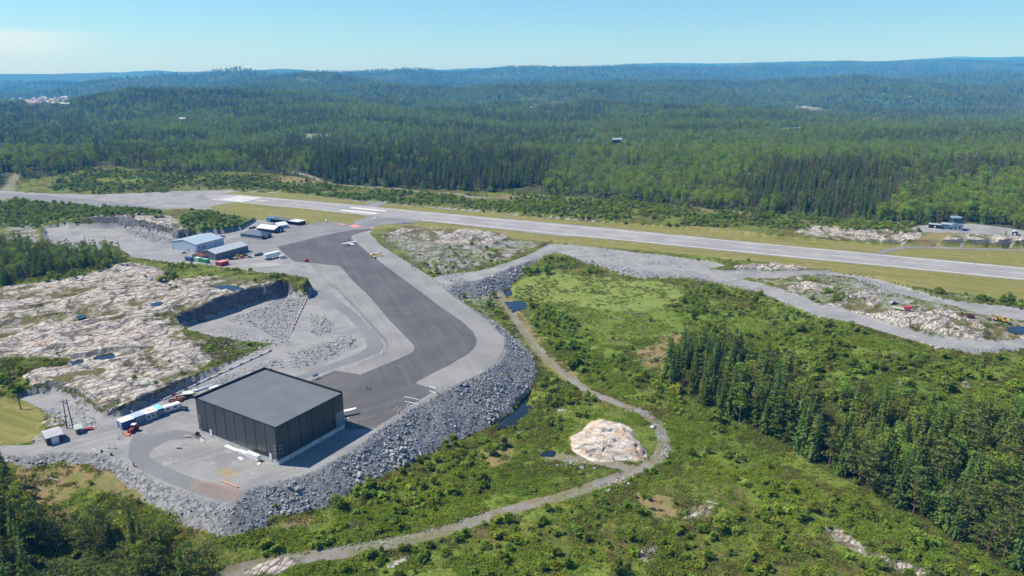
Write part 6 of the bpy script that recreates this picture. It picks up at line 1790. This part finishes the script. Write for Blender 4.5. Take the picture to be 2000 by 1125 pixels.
def gn_scatter(name, pts, scl, rot, idx, variants, label=None, cat=None):
    """ONE object: the variants (lists of source objects) set out on the points"""
    n = len(pts)
    me = bpy.data.meshes.new(name); me.vertices.add(n); me.vertices.foreach_set('co', np.asarray(pts, np.float32).ravel())
    a = me.attributes.new('scl', 'FLOAT_VECTOR', 'POINT'); a.data.foreach_set('vector', np.asarray(scl, np.float32).ravel())
    a = me.attributes.new('rot', 'FLOAT_VECTOR', 'POINT'); a.data.foreach_set('vector', np.asarray(rot, np.float32).ravel())
    a = me.attributes.new('idx', 'INT', 'POINT'); a.data.foreach_set('value', np.asarray(idx, np.int32))
    o = link_mesh(name, me)
    g = bpy.data.node_groups.new(name, 'GeometryNodeTree')
    g.interface.new_socket('Geometry', in_out='INPUT', socket_type='NodeSocketGeometry')
    g.interface.new_socket('Geometry', in_out='OUTPUT', socket_type='NodeSocketGeometry')
    N_, L_ = g.nodes, g.links
    gi, go = N_.new('NodeGroupInput'), N_.new('NodeGroupOutput')
    iop = N_.new('GeometryNodeInstanceOnPoints'); iop.inputs['Pick Instance'].default_value = True
    join = N_.new('GeometryNodeJoinGeometry')
    for var in variants:
        gti = N_.new('GeometryNodeGeometryToInstance')
        for src in var:
            oi = N_.new('GeometryNodeObjectInfo'); oi.transform_space = 'ORIGINAL'
            oi.inputs['Object'].default_value = src; oi.inputs['As Instance'].default_value = False
            L_.new(oi.outputs['Geometry'], gti.inputs[0])
        L_.new(gti.outputs[0], join.inputs[0])
    def na(nm, typ):
        q = N_.new('GeometryNodeInputNamedAttribute'); q.data_type = typ; q.inputs['Name'].default_value = nm
        return q.outputs['Attribute']
    L_.new(gi.outputs[0], iop.inputs['Points']); L_.new(join.outputs[0], iop.inputs['Instance'])
    L_.new(na('idx', 'INT'), iop.inputs['Instance Index'])
    L_.new(na('rot', 'FLOAT_VECTOR'), iop.inputs['Rotation']); L_.new(na('scl', 'FLOAT_VECTOR'), iop.inputs['Scale'])
    L_.new(iop.outputs[0], go.inputs[0])
    md = o.modifiers.new('scatter', 'NODES'); md.node_group = g
    return tag(o, label, cat, None, 'stuff')

# ---- where they grow ------------------------------------------------------------
def jitter(x0, x1, y0, y1, step):
    xs, ys = np.meshgrid(np.arange(x0, x1, step), np.arange(y0, y1, step))
    x = (xs + rng.uniform(-.5, .5, xs.shape) * step).ravel(); y = (ys + rng.uniform(-.5, .5, ys.shape) * step).ravel()
    return x, y
def inview(x, y, z, mx=90, top=0):
    px, py, d = proj(x, y, z)
    return (px > -mx) & (px < 2000 + mx) & (py < 1125 + 160) & (d > 90)
M_V1, M_V2, M_V3, M_VF = mk([WOOD_L], 1, 1), mk([WOOD_R], 1, 1), mk([WOOD_W], 1, 1), mk([FEDGE + [(2700, 240), (-700, 240)]], 1, 1)
M_DECID = mk([[(1060,378),(1090,340),(1150,312),(1280,290),(1420,283),(2300,290),(2300,330),(1700,318),(1500,322),(1420,345),(1330,392),(1200,392)],[(1600,420),(1450,400),(1300,375),(1150,370),(1150,400),(1500,440)],[(1550,740),(1700,720),(2000,780),(2200,850),(1800,850),(1640,800)]], 10, 6)
M_SPRUCE = mk([[(600,370),(620,300),(900,300),(1080,330),(1060,380)],[(1290,770),(1300,690),(1420,690),(1480,740),(1400,800)],[(1450,430),(1500,330),(1700,320),(1750,400),(1700,440)]], 10, 6)
trees = {'spruce_tree': [], 'pine_tree': [], 'birch_tree': []}   # x y z scale
def put_trees(x, y, z, zonecode, p_spr, p_pin, hs):
    u = rng.uniform(size=len(x)); k = np.where(u < p_spr, 0, np.where(u < p_spr + p_pin, 1, 2))
    for i, nm in enumerate(trees):
        m = k == i
        trees[nm].append(np.stack([x[m], y[m], z[m], hs[m], np.full(m.sum(), zonecode)], -1))
# near woods
x, y = jitter(-420, 520, 125, 700, 3.4); z = hz(x, y); px, py, d = proj(x, y, z)
nz = fbm(x / 18, y / 18, 3, 77)
ok = inview(x, y, z, 330) & (zone('dp', x, y) > 2) & (zone('track', x, y) < .2)
m = ok & (M_V1(px, py) > .5) & (nz > .30)
put_trees(x[m], y[m], z[m], 1, np.full(m.sum(), .34), np.full(m.sum(), .60), rng.uniform(.7, 1.15, m.sum()))
m = ok & (M_V2(px, py) > .5) & (nz > .29)
dec = M_DECID(px, py)[m]; sp = M_SPRUCE(px, py)[m]
front = smooth(0, 1, (py[m] - 780) / 200)
put_trees(x[m], y[m], z[m], 2, np.clip(.52 + .4 * sp - .35 * dec, .05, 1), np.clip(.33 - .3 * sp - .2 * dec + .1 * front, .05, 1), rng.uniform(.78, 1.42, m.sum()) * np.where(dec > .5, .75, 1.0))
m = ok & (M_V3(px, py) > .5)
put_trees(x[m], y[m], z[m], 3, np.full(m.sum(), .35), np.full(m.sum(), .35), rng.uniform(.55, .95, m.sum()))
# the great forest
def far_trees(y0, y1, step, k):
    x, y = jitter(-.98 * y1 - 80, .98 * y1 + 80, y0, y1, step)
    m = np.abs(x) < .93 * y + 60; x, y = x[m], y[m]
    z = np.where(y < 1000, hz(x, y), hfar(x, np.maximum(y, 1000)))
    px, py, d = proj(x, y, z)
    ok = inview(x, y, z, 330) & (M_OPEN(px, py) < .5)
    if y0 < 1000: ok &= (M_VF(px, py) > .5) & (zone('dp', x, y) > 8) & (zone('track', x, y) < .1)
    nb = fbm(x / 160, y / 160, 4, 91); ns = fbm(x / 90 + 9, y / 90, 3, 95)
    ok &= (fbm(x / 60, y / 60, 3, 99) > .30)
    x, y, z, px, py, nb, ns = [q[ok] for q in (x, y, z, px, py, nb, ns)]
    nearw = y < 1500
    dec = np.where(nearw, M_DECID(px, py), 0); spr = np.where(nearw, M_SPRUCE(px, py), 0)
    dec = np.clip(dec + smooth(.45, .56, nb) * .9 * (1 - spr), 0, 1)
    p_s = np.clip(.28 * (1 - dec) + .6 * spr + .35 * (ns - .5), .03, 1); p_p = np.clip((1 - dec) * .45 - .35 * spr, .03, 1)
    if y0 >= 2700: p_s = p_s * .3
    hs = rng.uniform(.62, 1.12, len(x)) * k * (1 + .25 * (ns - .5))
    put_trees(x, y, z, 4, p_s, p_p, hs)
far_trees(430, 1000, 4.6, 1.1)
far_trees(1000, 1700, 5.6, 1.05)
far_trees(1700, 2700, 8.0, 1.25)
far_trees(2700, 4600, 13.0, 1.7)
far_trees(4600, 8200, 27.0, 2.5)
# young birches along the forest edge soften it
x, y = jitter(-760, 760, 430, 1000, 4.2); z = hz(x, y); px, py, d = proj(x, y, z)
fe = np.interp(px, [q[0] for q in FEDGE], [q[1] for q in FEDGE])
m = inview(x, y, z, 60) & (py > fe - 2) & (py < fe + 16) & (zone('dp', x, y) > 3) & (zone('grass', x, y) < .2) & (zone('track', x, y) < .1) & (rng.uniform(size=len(x)) < .55 * np.clip(1 - (py - fe) / 16, 0, 1))
put_trees(x[m], y[m], z[m], 4, np.full(m.sum(), .10), np.full(m.sum(), .10), rng.uniform(.22, .6, m.sum()))
# hand-placed trees
SPECIAL = [('spruce_tree', 1340, 728, 1.25), ('spruce_tree', 1352, 740, 1.1), ('spruce_tree', 1310, 755, .95), ('spruce_tree', 1408, 742, 1.0)]
for nm, a, b, s in SPECIAL:
    p = at(a, b); trees[nm].append(np.array([[p.x, p.y, p.z, s, 2]]))
trees = {k: np.concatenate(v) for k, v in trees.items()}

# bushes
M_BUSH = Mask()
for poly, v in (([(-700,380),(0,384),(120,398),(300,412),(320,430),(200,424),(130,436),(60,446),(0,440),(-700,440)], .75),
    ([(350,440),(360,425),(372,415),(430,418),(492,432),(470,447),(420,456),(380,452)], .85),
    ([(120,345),(160,331),(300,338),(520,345),(700,370),(860,380),(1000,390),(1300,412),(1600,435),(1800,448),(1780,458),(1600,450),(1450,440),(1330,440),(1200,432),(1100,424),(1000,416),(860,402),(760,392),(700,388),(560,372),(420,366),(330,366),(200,374),(110,372)], .5),
    ([(700,388),(740,376),(790,388),(760,398)], .95), ([(560,372),(700,388),(690,394),(560,378)], .9), ([(1180,428),(1400,436),(1420,448),(1330,446),(1200,436)], .9),
    ([(1000,380),(1200,394),(1500,421),(1800,441),(2000,456),(2300,475),(2300,485),(2000,458),(1900,452),(1780,452),(1500,445),(1200,430),(1000,414)], .85), ([(100,372),(120,350),(330,360),(330,374),(180,380)], .8),
    ([(1020,545),(1060,505),(1100,505),(1150,522),(1180,530),(1170,540),(1090,528),(1050,540)], .9), ([(960,548),(985,552),(1000,580),(965,575)], .8),
    ([(1330,560),(1400,548),(1450,560),(1550,600),(1650,640),(1750,680),(1850,700),(2000,700),(2200,720),(2200,860),(2000,830),(1800,810),(1640,790),(1500,735),(1420,712),(1380,690),(1320,680),(1350,620),(1300,600)], .50),
    ([(1030,600),(1080,600),(1150,650),(1200,690),(1290,740),(1310,760),(1380,800),(1440,830),(1400,850),(1280,790),(1200,770),(1130,730),(1090,690),(1060,660),(1040,625)], .62),
    ([(1510,575),(1550,565),(1640,565),(1670,575),(1650,590),(1560,585)], .9), ([(1750,545),(1850,550),(2000,580),(2000,600),(1900,590),(1800,570)], .45), ([(1900,590),(2000,590),(2000,605),(1930,605)],.8),
    ([(1020,760),(1060,740),(1110,745),(1165,775),(1160,810),(1090,840),(1050,830),(1010,860),(1000,840),(1030,800)], .40),
    ([(640,1000),(760,930),(860,880),(960,850),(1000,880),(940,960),(840,1010),(700,1070),(600,1075)], .38), ([(420,1090),(500,1060),(640,1030),(640,1070),(560,1085)], .5),
    ([(60,730),(70,700),(110,690),(140,690),(140,708),(100,725),(80,770),(30,770),(0,760),(0,710)], .85), ([(230,503),(245,520),(130,550),(60,555),(70,530)], .8),
    ([(310,545),(330,515),(355,512),(380,522),(370,530),(340,535)], .8), ([(265,545),(350,538),(440,548),(400,556),(280,560)], .35), ([(520,540),(550,540),(555,552),(530,552)], .6),
    ([(880,455),(900,470),(935,480),(960,490),(978,512),(960,515),(930,500),(900,530),(840,540),(820,520),(900,480)], .22), ([(940,480),(960,485),(980,510),(965,515)], .8),
    ([(940,590),(960,585),(1015,640),(1010,650)], .5), ([(985,655),(1015,640),(1020,650),(1000,660)], .5),
    ([(160,690),(330,660),(430,690),(440,720),(330,760),(250,740)], .12), ([(380,930),(200,925),(230,1000),(330,1040),(420,1060)], .25), ([(720,410),(880,420),(880,445),(740,440)], .0),
    ([(700,1060),(1000,1000),(1250,960),(1500,1000),(1900,1100),(2000,1300),(300,1300),(560,1120)], .20), ([(1310,870),(1480,890),(1800,1040),(1950,1120),(1700,1080),(1450,960)], .30)):
    M_BUSH.fill(poly, v)
M_BUSH.blur(5, 3)
# heath bushes
x, y = jitter(-330, 420, 135, 470, 1.9); z = hz(x, y); px, py, d = proj(x, y, z)
free = (zone('dp', x, y) > 1.0) & ((zone('fill', x, y) < .3) | ((z < -3.5) & (fbm(x / 6, y / 6, 2, 70) > .60))) & (zone('track', x, y) < .25) & (zone('grass', x, y) < .3) & (np.hypot(x - OUTCROP_C[0], (y - OUTCROP_C[1])) > 16.5)
for k, (pw, zz) in PONDW.items(): free &= ~((np.abs(x - np.mean([p[0] for p in pw])) < 7) & (np.abs(y - np.mean([p[1] for p in pw])) < 9) & (z < zz + .1))
nz = fbm(x / 9, y / 9, 3, 55); nl = fbm(x / 30, y / 30, 3, 57)
w = M_BUSH(px, py) * (2.1 * smooth(.30, .56, nz))
w = w * (1 - .9 * zone('rock', x, y)) * (1 - .85 * zone('marsh', x, y)) * (1 - .75 * zone('dry', x, y))
inwood = np.maximum(M_V1(px, py), np.maximum(M_V2(px, py), M_V3(px, py))) > .5
w = np.where(inwood, .10, np.maximum(w, .035 * (1 - zone('rock', x, y))))
m = inview(x, y, z, 300) & free & (rng.uniform(size=len(x)) < w)
bx, by, bz = x[m], y[m], z[m]
bs = rng.gamma(5.0, .16, m.sum()).clip(.3, 1.8) * np.where(rng.uniform(size=m.sum()) < .12, 1.6, 1) * np.where(inwood[m], .8, 1)
BUSH = [np.stack([bx, by, bz, bs, np.full(len(bx), 5)], -1)]
# belt between runway and forest, and west side
x, y = jitter(-900, 900, 400, 1000, 2.6); m0 = np.abs(x) < .9 * y + 40; x, y = x[m0], y[m0]
z = hz(x, y); px, py, d = proj(x, y, z)
nz = fbm(x / 26, y / 26, 3, 58)
w = M_BUSH(px, py) * (2.2 * smooth(.26, .52, nz)) * (1 - .8 * zone('rock', x, y)) * (1 - .8 * zone('marsh', x, y)) * (1 - .85 * zone('dry', x, y))
m = inview(x, y, z, 300) & (y >= 470) & (zone('dp', x, y) > 1.5) & (zone('grass', x, y) < .3) & (zone('track', x, y) < .2) & (M_VF(px, py) < .5) & (rng.uniform(size=len(x)) < w)
BUSH.append(np.stack([x[m], y[m], z[m], rng.uniform(.8, 2.0, m.sum()), np.full(m.sum(), 6)], -1))
BUSH = np.concatenate(BUSH)
SPB = [(885, 868, 2.3), (870, 872, 1.6), (1390, 1020, 1.2)]
for a, b, s in SPB:
    p = at(a, b); BUSH = np.concatenate([BUSH, [[p.x, p.y, p.z, s, 7]]])

# low ground cover
def cover(step, y0, y1, seed):
    x, y = jitter(-330, 420, y0, y1, step); z = hz(x, y); px, py, d = proj(x, y, z)
    ok = inview(x, y, z, 200) & (zone('dp', x, y) > .5) & (zone('fill', x, y) < .3) & (zone('track', x, y) < .3) & (zone('grass', x, y) < .3) & (np.hypot(x - OUTCROP_C[0], y - OUTCROP_C[1]) > 15.0)
    for k, (pw, zz) in PONDW.items(): ok &= ~((np.abs(x - np.mean([p[0] for p in pw])) < 7) & (np.abs(y - np.mean([p[1] for p in pw])) < 9) & (z < zz + .1))
    nz = fbm(x / 7, y / 7, 3, seed); rk = zone('rock', x, y); dr = zone('dry', x, y)
    lush = np.clip(zone('lush', x, y) + .38, 0, 1) * (1 - .93 * zone('marsh', x, y))
    wf = lush * smooth(.38, .54, nz) * (1 - rk) * (1 - .9 * dr)
    wh = smooth(.44, .6, fbm(x / 11 + 3, y / 11, 3, seed + 4)) * (1 - rk) * (1 - .6 * dr) * .55
    wr = rk * smooth(.55, .7, nz) * .35 * (zone('rid', x, y) < .5)
    u = rng.uniform(size=len(x))
    mf = ok & (u < wf); mh = ok & ~mf & (u < wh + wf + wr)
    return (x[mf], y[mf], z[mf]), (x[mh], y[mh], z[mh])
f1, h1 = cover(.95, 135, 330, 61)
f2, h2 = cover(1.7, 330, 480, 65)
fx, fy, fz = [np.concatenate(q) for q in zip(f1, f2)]; hx, hy, hzz = [np.concatenate(q) for q in zip(h1, h2)]

# ---- individuals: of each kind the ones that show largest -------------------------
GROUPS = {1: ('pines and spruces of the wood in the lower left corner', 'in the dark wood below the rubble slope, lower left corner'),
          2: ('trees of the wood beside the heath', 'in the wood along the heath on the right'),
          3: ('trees behind the bedrock hill', 'in the small wood behind the bare bedrock at the left edge'),
          4: ('trees along the forest edge beyond the runway', 'at the forest edge beyond the runway')}
LOOK = {'spruce_tree': 'dark pointed spruce', 'pine_tree': 'round topped green pine', 'birch_tree': 'light green birch with pale trunk'}
def tree_objects(nm, cm, tm, kids_names):
    r = thing(nm, None, nm.split('_')[0] + ' tree')
    a = link_mesh(kids_names[0], cm, r); b = link_mesh(kids_names[1], tm, r)
    return r, a, b
def place(nm, T, variants, names, hgt, cat, labeler, nmax=300):
    T = T[np.argsort(-(hgt * T[:, 3]) / proj(T[:, 0], T[:, 1], T[:, 2])[2])]
    px, py, d = proj(T[:, 0], T[:, 1], T[:, 2]); ptop = proj(T[:, 0], T[:, 1], T[:, 2] + hgt * T[:, 3])[1]
    vis = (px > 4) & (px < 1996) & (ptop < 1112) & (ptop > 0)
    ind = np.zeros(len(T), bool); ind[np.where(vis)[0][:nmax - len(variants)]] = True
    srcs, used = [], 0
    idx = rng.integers(0, len(variants), len(T)); rz = rng.uniform(0, 6.28, len(T))
    protos = []
    sel = list(np.where(ind)[0])
    for i in sel:
        k = int(idx[i])
        lab, grp = labeler(nm, T[i], px[i], py[i])
        if len([p for p in protos if p[0] == k]) == 0:
            r = thing(nm, lab, cat, T[i, :3], rz[i], grp)
            ch = [link_mesh(names[q], variants[k][q], r) for q in range(len(names))]
            protos.append((k, r, ch))
        else:
            p = [p for p in protos if p[0] == k][0]
            r = p[1].copy(); COL.objects.link(r); r.location = T[i, :3]; r.rotation_euler = (0, 0, rz[i]); r['label'] = lab; r['group'] = grp
            for c in p[2]:
                cc = c.copy(); cc.parent = r; COL.objects.link(cc)
        s = float(T[i, 3]); r.scale = (s * rng.uniform(.88, 1.12), s * rng.uniform(.88, 1.12), s)
    rest = ~ind
    s = T[rest, 3]
    scl = np.stack([s * rng.uniform(.85, 1.15, len(s)), s * rng.uniform(.85, 1.15, len(s)), s * rng.uniform(.9, 1.12, len(s))], -1)
    rot = np.stack([np.zeros(len(s)), np.zeros(len(s)), rz[rest]], -1)
    protos.sort(key=lambda p: p[0])
    return T[rest, :3], scl, rot, idx[rest] % len(protos), [p[2] for p in protos]
def lab_tree(nm, t, px, py):
    z, s_ = int(t[4]), t[3]
    size = 'tall' if s_ > 1.05 else 'middling' if s_ > .82 else 'small'
    look = {'spruce_tree': f'{size} pointed spruce', 'pine_tree': f'{size} rounded pine', 'birch_tree': f'{size} leafy birch'}[nm]
    if z == 2:
        e = float(np.interp(px, [1300, 1370, 1440, 1520, 1600, 1700, 1800, 1880, 1960, 2050], [745, 792, 822, 862, 912, 962, 1015, 1062, 1100, 1160]))
        if px < 1430: w = 'at the left tip of the wood beside the tan clearing'
        elif py > e - 34: w = 'along the open lower edge of the wood on the right'
        elif px > 1830: w = 'in the wood close to the right border'
        elif py < 830: w = 'on the upper side of the wood, towards the gravel road'
        else: w = 'deep in the middle of the wood on the right'
    elif z == 1:
        w = 'in the lower left wood, against the left border' if px < 130 else 'in the lower left wood, at the bottom border' if py > 1075 else 'at the upper edge of the lower left wood'
    elif z == 3:
        w = 'in the small wood behind the bare bedrock, ' + ('touching the left border' if px < 80 else 'towards the quarry floor')
    else:
        w = 'at the forest edge beyond the runway, ' + ('left of the terminal' if px < 420 else 'behind the terminal' if px < 800 else 'behind the middle of the runway' if px < 1300 else 'left of the control tower' if px < 1780 else 'behind the control tower')
    return look + ' ' + w, look.split(' ', 1)[1].replace('birch', 'birche') + 's, ' + w
for nm, V_, nn, hh in (('spruce_tree', SPR, ('crown', 'trunk'), 15), ('pine_tree', PIN, ('crown', 'trunk'), 13), ('birch_tree', BIR, ('crown', 'trunk'), 12)):
    pts, scl, rot, idx, src = place(nm, trees[nm], V_, nn, hh, nm.replace('_tree', ' tree'), lab_tree)
    k = nm.replace('_tree', '')
    gn_scatter(k + '_forest', pts, scl, rot, idx, src, f'mass of {k} trees of the woods and the wide forest beyond the runway', 'forest')
def lab_bush(nm, t, px, py):
    c, s_ = int(t[4]), t[3]
    size = 'large' if s_ > 1.15 else 'middling' if s_ > .75 else 'small'
    if c == 6: w = 'in the scrub belt beyond the runway, ' + ('left half' if px < 1000 else 'right half')
    elif px < 480 and py < 760: w = 'growing on the bare bedrock hill'
    elif px < 480: w = 'below the rubble slope at the lower left'
    elif 960 < px < 1300 and py < 780: w = 'between the earth track and the marsh meadow'
    elif px >= 1300 and py < 720: w = 'on the heath between the marsh meadow and the gravel road'
    elif px >= 1300 and py < 900: w = 'in or beside the wood on the right'
    elif px >= 1300: w = 'on the open heath below the wood on the right'
    elif py > 1040: w = 'on the near heath below the gravel track'
    elif px > 1000: w = 'around the pale outcrop in the bend of the track'
    else: w = 'on the heath between rubble slope and gravel track'
    return f'{size} green bush {w}', f'bushes {w}'
sp7 = BUSH[BUSH[:, 4] == 7]; BUSH = BUSH[BUSH[:, 4] != 7]
pts, scl, rot, idx, bush_src = place('bush', BUSH, SHR, ('foliage', 'stems'), 2.0, 'bush', lab_bush)
gn_scatter('scrub', pts, scl, rot, idx, bush_src, 'mass of further low bushes over the heath and beyond the runway', 'scrub')
for (r_, lab) in zip(sp7, ('big dark rounded bush standing alone at the foot of the rubble slope', 'smaller bush just left of the big dark bush at the foot of the rubble slope', 'dark green bush on the open heath beside the tan clearing')):
    r = thing('bush', lab, 'bush', tuple(r_[:3]), 1.0); r.scale = (r_[3],) * 3
    link_mesh('foliage', SHR[0][0], r); link_mesh('stems', SHR[0][1], r)
# the lone thin birch on the tan clearing
p = at(1256, 992)
r = thing('birch_tree', 'thin lone birch with a white trunk on the tan clearing', 'birch tree', p, .4); r.scale = (.42, .42, .62)
link_mesh('crown', BIR[2][0], r); link_mesh('trunk', BIR[2][1], r)

def src_obj(name, me, loc, label, cat, s=1.0, kind=None):
    o = link_mesh(name, me); o.location = loc; o.scale = (s, s, s)
    return tag(o, label, cat, None, kind)
# ground cover sources are clumps that stand in the picture themselves
fern_src = [[src_obj('fern_clump', FERN[i], at(*q), 'bright green clump of bracken beside the near gravel track', 'fern', 1.1)] for i, q in enumerate(((742, 1088), (905, 1052), (1120, 1075)))]
hea_src = [[src_obj('heather_clump', HEA[i], at(*q), 'olive brown clump of heather on the near heath', 'heather', 1.1)] for i, q in enumerate(((1230, 1095), (1420, 1060)))]
for q in fern_src: q[0]['group'] = 'bracken clumps by the track'
for q in hea_src: q[0]['group'] = 'heather clumps on the heath'
n = len(fx); s = rng.uniform(.6, 1.5, n)
gn_scatter('bracken_undergrowth', np.stack([fx, fy, fz], -1), np.stack([s, s, s * rng.uniform(.7, 1.4, n)], -1), np.stack([rng.normal(size=n) * .1, rng.normal(size=n) * .1, rng.uniform(0, 6.28, n)], -1), rng.integers(0, 3, n), fern_src, 'bright green bracken and low scrub covering the heath', 'undergrowth')
n = len(hx); s = rng.uniform(.6, 1.5, n)
gn_scatter('heather_undergrowth', np.stack([hx, hy, hzz], -1), np.stack([s, s, s], -1), np.stack([rng.normal(size=n) * .1, rng.normal(size=n) * .1, rng.uniform(0, 6.28, n)], -1), rng.integers(0, 2, n), hea_src, 'olive brown heather covering the heath', 'heather')

# ---- fallen trunks in the felled patches
dead = bark('dead_wood', (.26, .24, .22), (.50, .47, .44))
for a, b, an, L in ((1242,612,.2,7),(1225,600,-.5,6),(1258,618,.1,8),(1270,628,.4,6),(1200,622,-.2,7),(1215,640,.5,6),(1290,658,.1,7),(1306,672,.6,6),(1265,690,.25,9),(1280,700,.5,8),(1250,705,.1,7),(1300,690,.9,6),(1395,985,-.5,5),(106,938,-.4,5),(1018,845,.8,4)):
    p = at(a, b); o = MB().tube((-L / 2, 0, .22), (L / 2, 0, .40), .20, .09, 7).tube((L * .2, 0, .3), (L * .32, .8, .7), .06, .02, 5).build('fallen_log', dead)
    o.location = p; o.rotation_euler = (0, 0, an)
    tag(o, 'bleached fallen trunk lying ' + ('beside the tan slash on the edge of the marsh meadow' if 1180 < a < 1320 else 'on the open heath near the tan clearing' if a > 1320 else 'on the brown clearing below the rubble bank' if a < 300 else 'in the grass between slope and outcrop'), 'log', 'bleached fallen trunks' if 1180 < a < 1320 else None)

# ---- broken rock -----------------------------------------------------------------
x, y = jitter(-300, 420, 140, 620, .72); z = hz(x, y)
px, py, d = proj(x, y, z)
fl = zone('fill', x, y)
M_RUB = Mask()
for poly, v in (([(555,560),(605,570),(575,640),(560,672),(500,640),(440,625),(520,600)], .75), ([(610,615),(640,620),(655,640),(625,660),(608,650)], .9), ([(560,690),(690,655),(695,675),(640,705),(575,720)], .75),
    ([(410,660),(470,650),(520,662),(560,668),(470,705),(440,700)], .5), ([(240,800),(340,760),(420,720),(440,715),(430,730),(330,785)], .45), ([(430,735),(545,700),(560,715),(480,735),(400,765)], .6),
    ([(245,440),(330,438),(360,455),(368,470),(340,478),(290,470),(240,452)], .85), ([(740,455),(870,455),(1000,460),(1080,470),(1060,478),(960,482),(870,500),(840,530),(800,515),(750,480)], .33),
    ([(880,545),(905,545),(955,580),(950,595),(910,580)], .8), ([(700,478),(740,480),(845,545),(850,553),(830,550),(720,488)], .0), ([(860,500),(900,490),(930,520),(900,540),(860,540)], .6),
    ([(1090,480),(1200,490),(1350,515),(1330,522),(1200,510)], .10), ([(1560,532),(1700,545),(1760,565),(1720,572),(1600,545)], .6), ([(1640,560),(1740,575),(1770,590),(1700,590),(1660,580)], .5),
    ([(1830,550),(1960,570),(1960,590),(1850,580)], .35), ([(130,790),(160,795),(200,835),(170,838)], .6), ([(62,800),(110,800),(150,830),(120,832)], .5), ([(1060,888),(1130,895),(1170,915),(1150,930),(1080,905)], .5), ([(1170,945),(1230,930),(1240,940),(1200,960),(1170,962)], .95),
    ([(1215,795),(1260,800),(1300,830),(1318,870),(1300,905),(1280,915),(1290,870),(1270,830)], .45), ([(1000,640),(1045,700),(1045,720),(1030,760),(1020,770),(1000,760),(1020,720)], .9), ([(640,1075),(760,1050),(760,1060),(640,1085)], .2), ([(764,800),(800,789),(808,799),(776,808)], .95)):
    M_RUB.fill(poly, v)
M_RUB.blur(3, 2)
deep = -(z)
w = np.maximum(fl * np.where((z < -.8), .58 + .26 * smooth(.32, .56, fbm(x / 14, y / 14, 3, 88)), .22) * (y < 480), M_RUB(px, py))
w = w * (zone('grass', x, y) < .2) * np.where(y > 420, .5, 1)
ok = inview(x, y, z, 40) & (rng.uniform(size=len(x)) < w)
x, y, z, deep, fl = x[ok], y[ok], z[ok], deep[ok], fl[ok]
s = rng.gamma(2.0, .17, len(x)) + .20
s *= np.where(fl > .5, np.interp(deep, [0, 4, 12], [.98, 1.0, 1.55]), 1.05)
_pn = fbm(x / 14, y / 14, 3, 88); s *= np.where(fl > .5, .78 + .6 * smooth(.35, .65, _pn), 1)
s = np.clip(s, .22, 2.6) * np.where(y > 420, 1.25, 1)
o_ = np.argsort(-s * 1.0 / y)
px, py, d = proj(x, y, z)
big = [i for i in o_ if 5 < px[i] < 1995 and py[i] < 1110 and s[i] * 1400 / d[i] > 9.0][:290]
bigm = np.zeros(len(x), bool); bigm[big] = True
def lab_stone(px, py, s_=1.0):
    size = 'big' if s_ > 1.7 else 'smaller'
    if px < 480 and py < 760: w = 'at the foot of the bedrock cliff'
    elif px < 640 and py < 760: w = 'on the heaps beside the gravel road'
    elif py < 640: w = 'on the banks along the runway side road'
    elif px > 1050: w = 'along the edge of the looping gravel track'
    elif px < 260: w = 'in the rubble bank below the yard entrance'
    elif px < 480: w = 'in the rubble slope below the open yard'
    elif px < 700: w = 'in the rubble slope in front of the charcoal hangar'
    elif px < 900: w = 'in the rubble slope right of the charcoal hangar'
    else: w = 'at the foot of the rubble slope by the dark pool'
    return f'{size} broken grey boulder {w}', f'boulders {w}'
protos = {}
vi = rng.integers(0, 6, len(x)); rot = rng.uniform(0, 6.28, (len(x), 3)); rot[:, :2] = rng.normal(size=(len(x), 2)) * .5
scl = np.stack([s * rng.uniform(.8, 1.3, len(x)), s * rng.uniform(.8, 1.2, len(x)), s * rng.uniform(.6, 1.0, len(x))], -1)
zz = z + s * .08
for i in big:
    o = link_mesh('boulder', STO[vi[i]]); o.location = (x[i], y[i], zz[i]); o.rotation_euler = rot[i]; o.scale = scl[i]
    lab, grp = lab_stone(px[i], py[i], s[i]); tag(o, lab, 'boulder', grp)
    protos.setdefault(int(vi[i]), o)
src = [[protos[k]] for k in sorted(protos)]
o = link_mesh('boulder', STO[1]); o.location = V0(350, 876) + Vector((0, 0, .4)); o.scale = (1.9, 1.4, 1.3)
tag(o, 'single pale boulder lying alone in the middle of the gravel yard', 'boulder')
r_ = ~bigm
gn_scatter('rubble', np.stack([x, y, zz], -1)[r_], scl[r_], rot[r_], vi[r_] % len(src), src, 'broken grey rock covering the embankment slopes and rubble heaps', 'rubble')
print('counts', {k: len(v) for k, v in trees.items()}, 'bush', len(BUSH), 'fern', len(fx), 'heather', len(hx), 'stones', len(x), 'big', len(big))
# ------------------------------------------------------------------ air
def haze():
    t = NT('haze_air')
    v = t.n('ShaderNodeVolumePrincipled')
    v.inputs['Color'].default_value = (*HAZE_COLOR, 1); v.inputs['Absorption Color'].default_value = (1, 1, 1, 1); v.inputs['Density'].default_value = HAZE_DENSITY; v.inputs['Anisotropy'].default_value = 0.0
    t.link(v.outputs[0], t.out.inputs['Volume'])
    z0 = min(float(FHH.min()), float(HH.min())) - 1.5; z1 = float(FHH.max()) + 40
    o = MB().box(-25500, 25500, -1500, 21500, z0, z1).build('haze', t.m)
    tag(o, None, None, None, 'stuff')
haze()
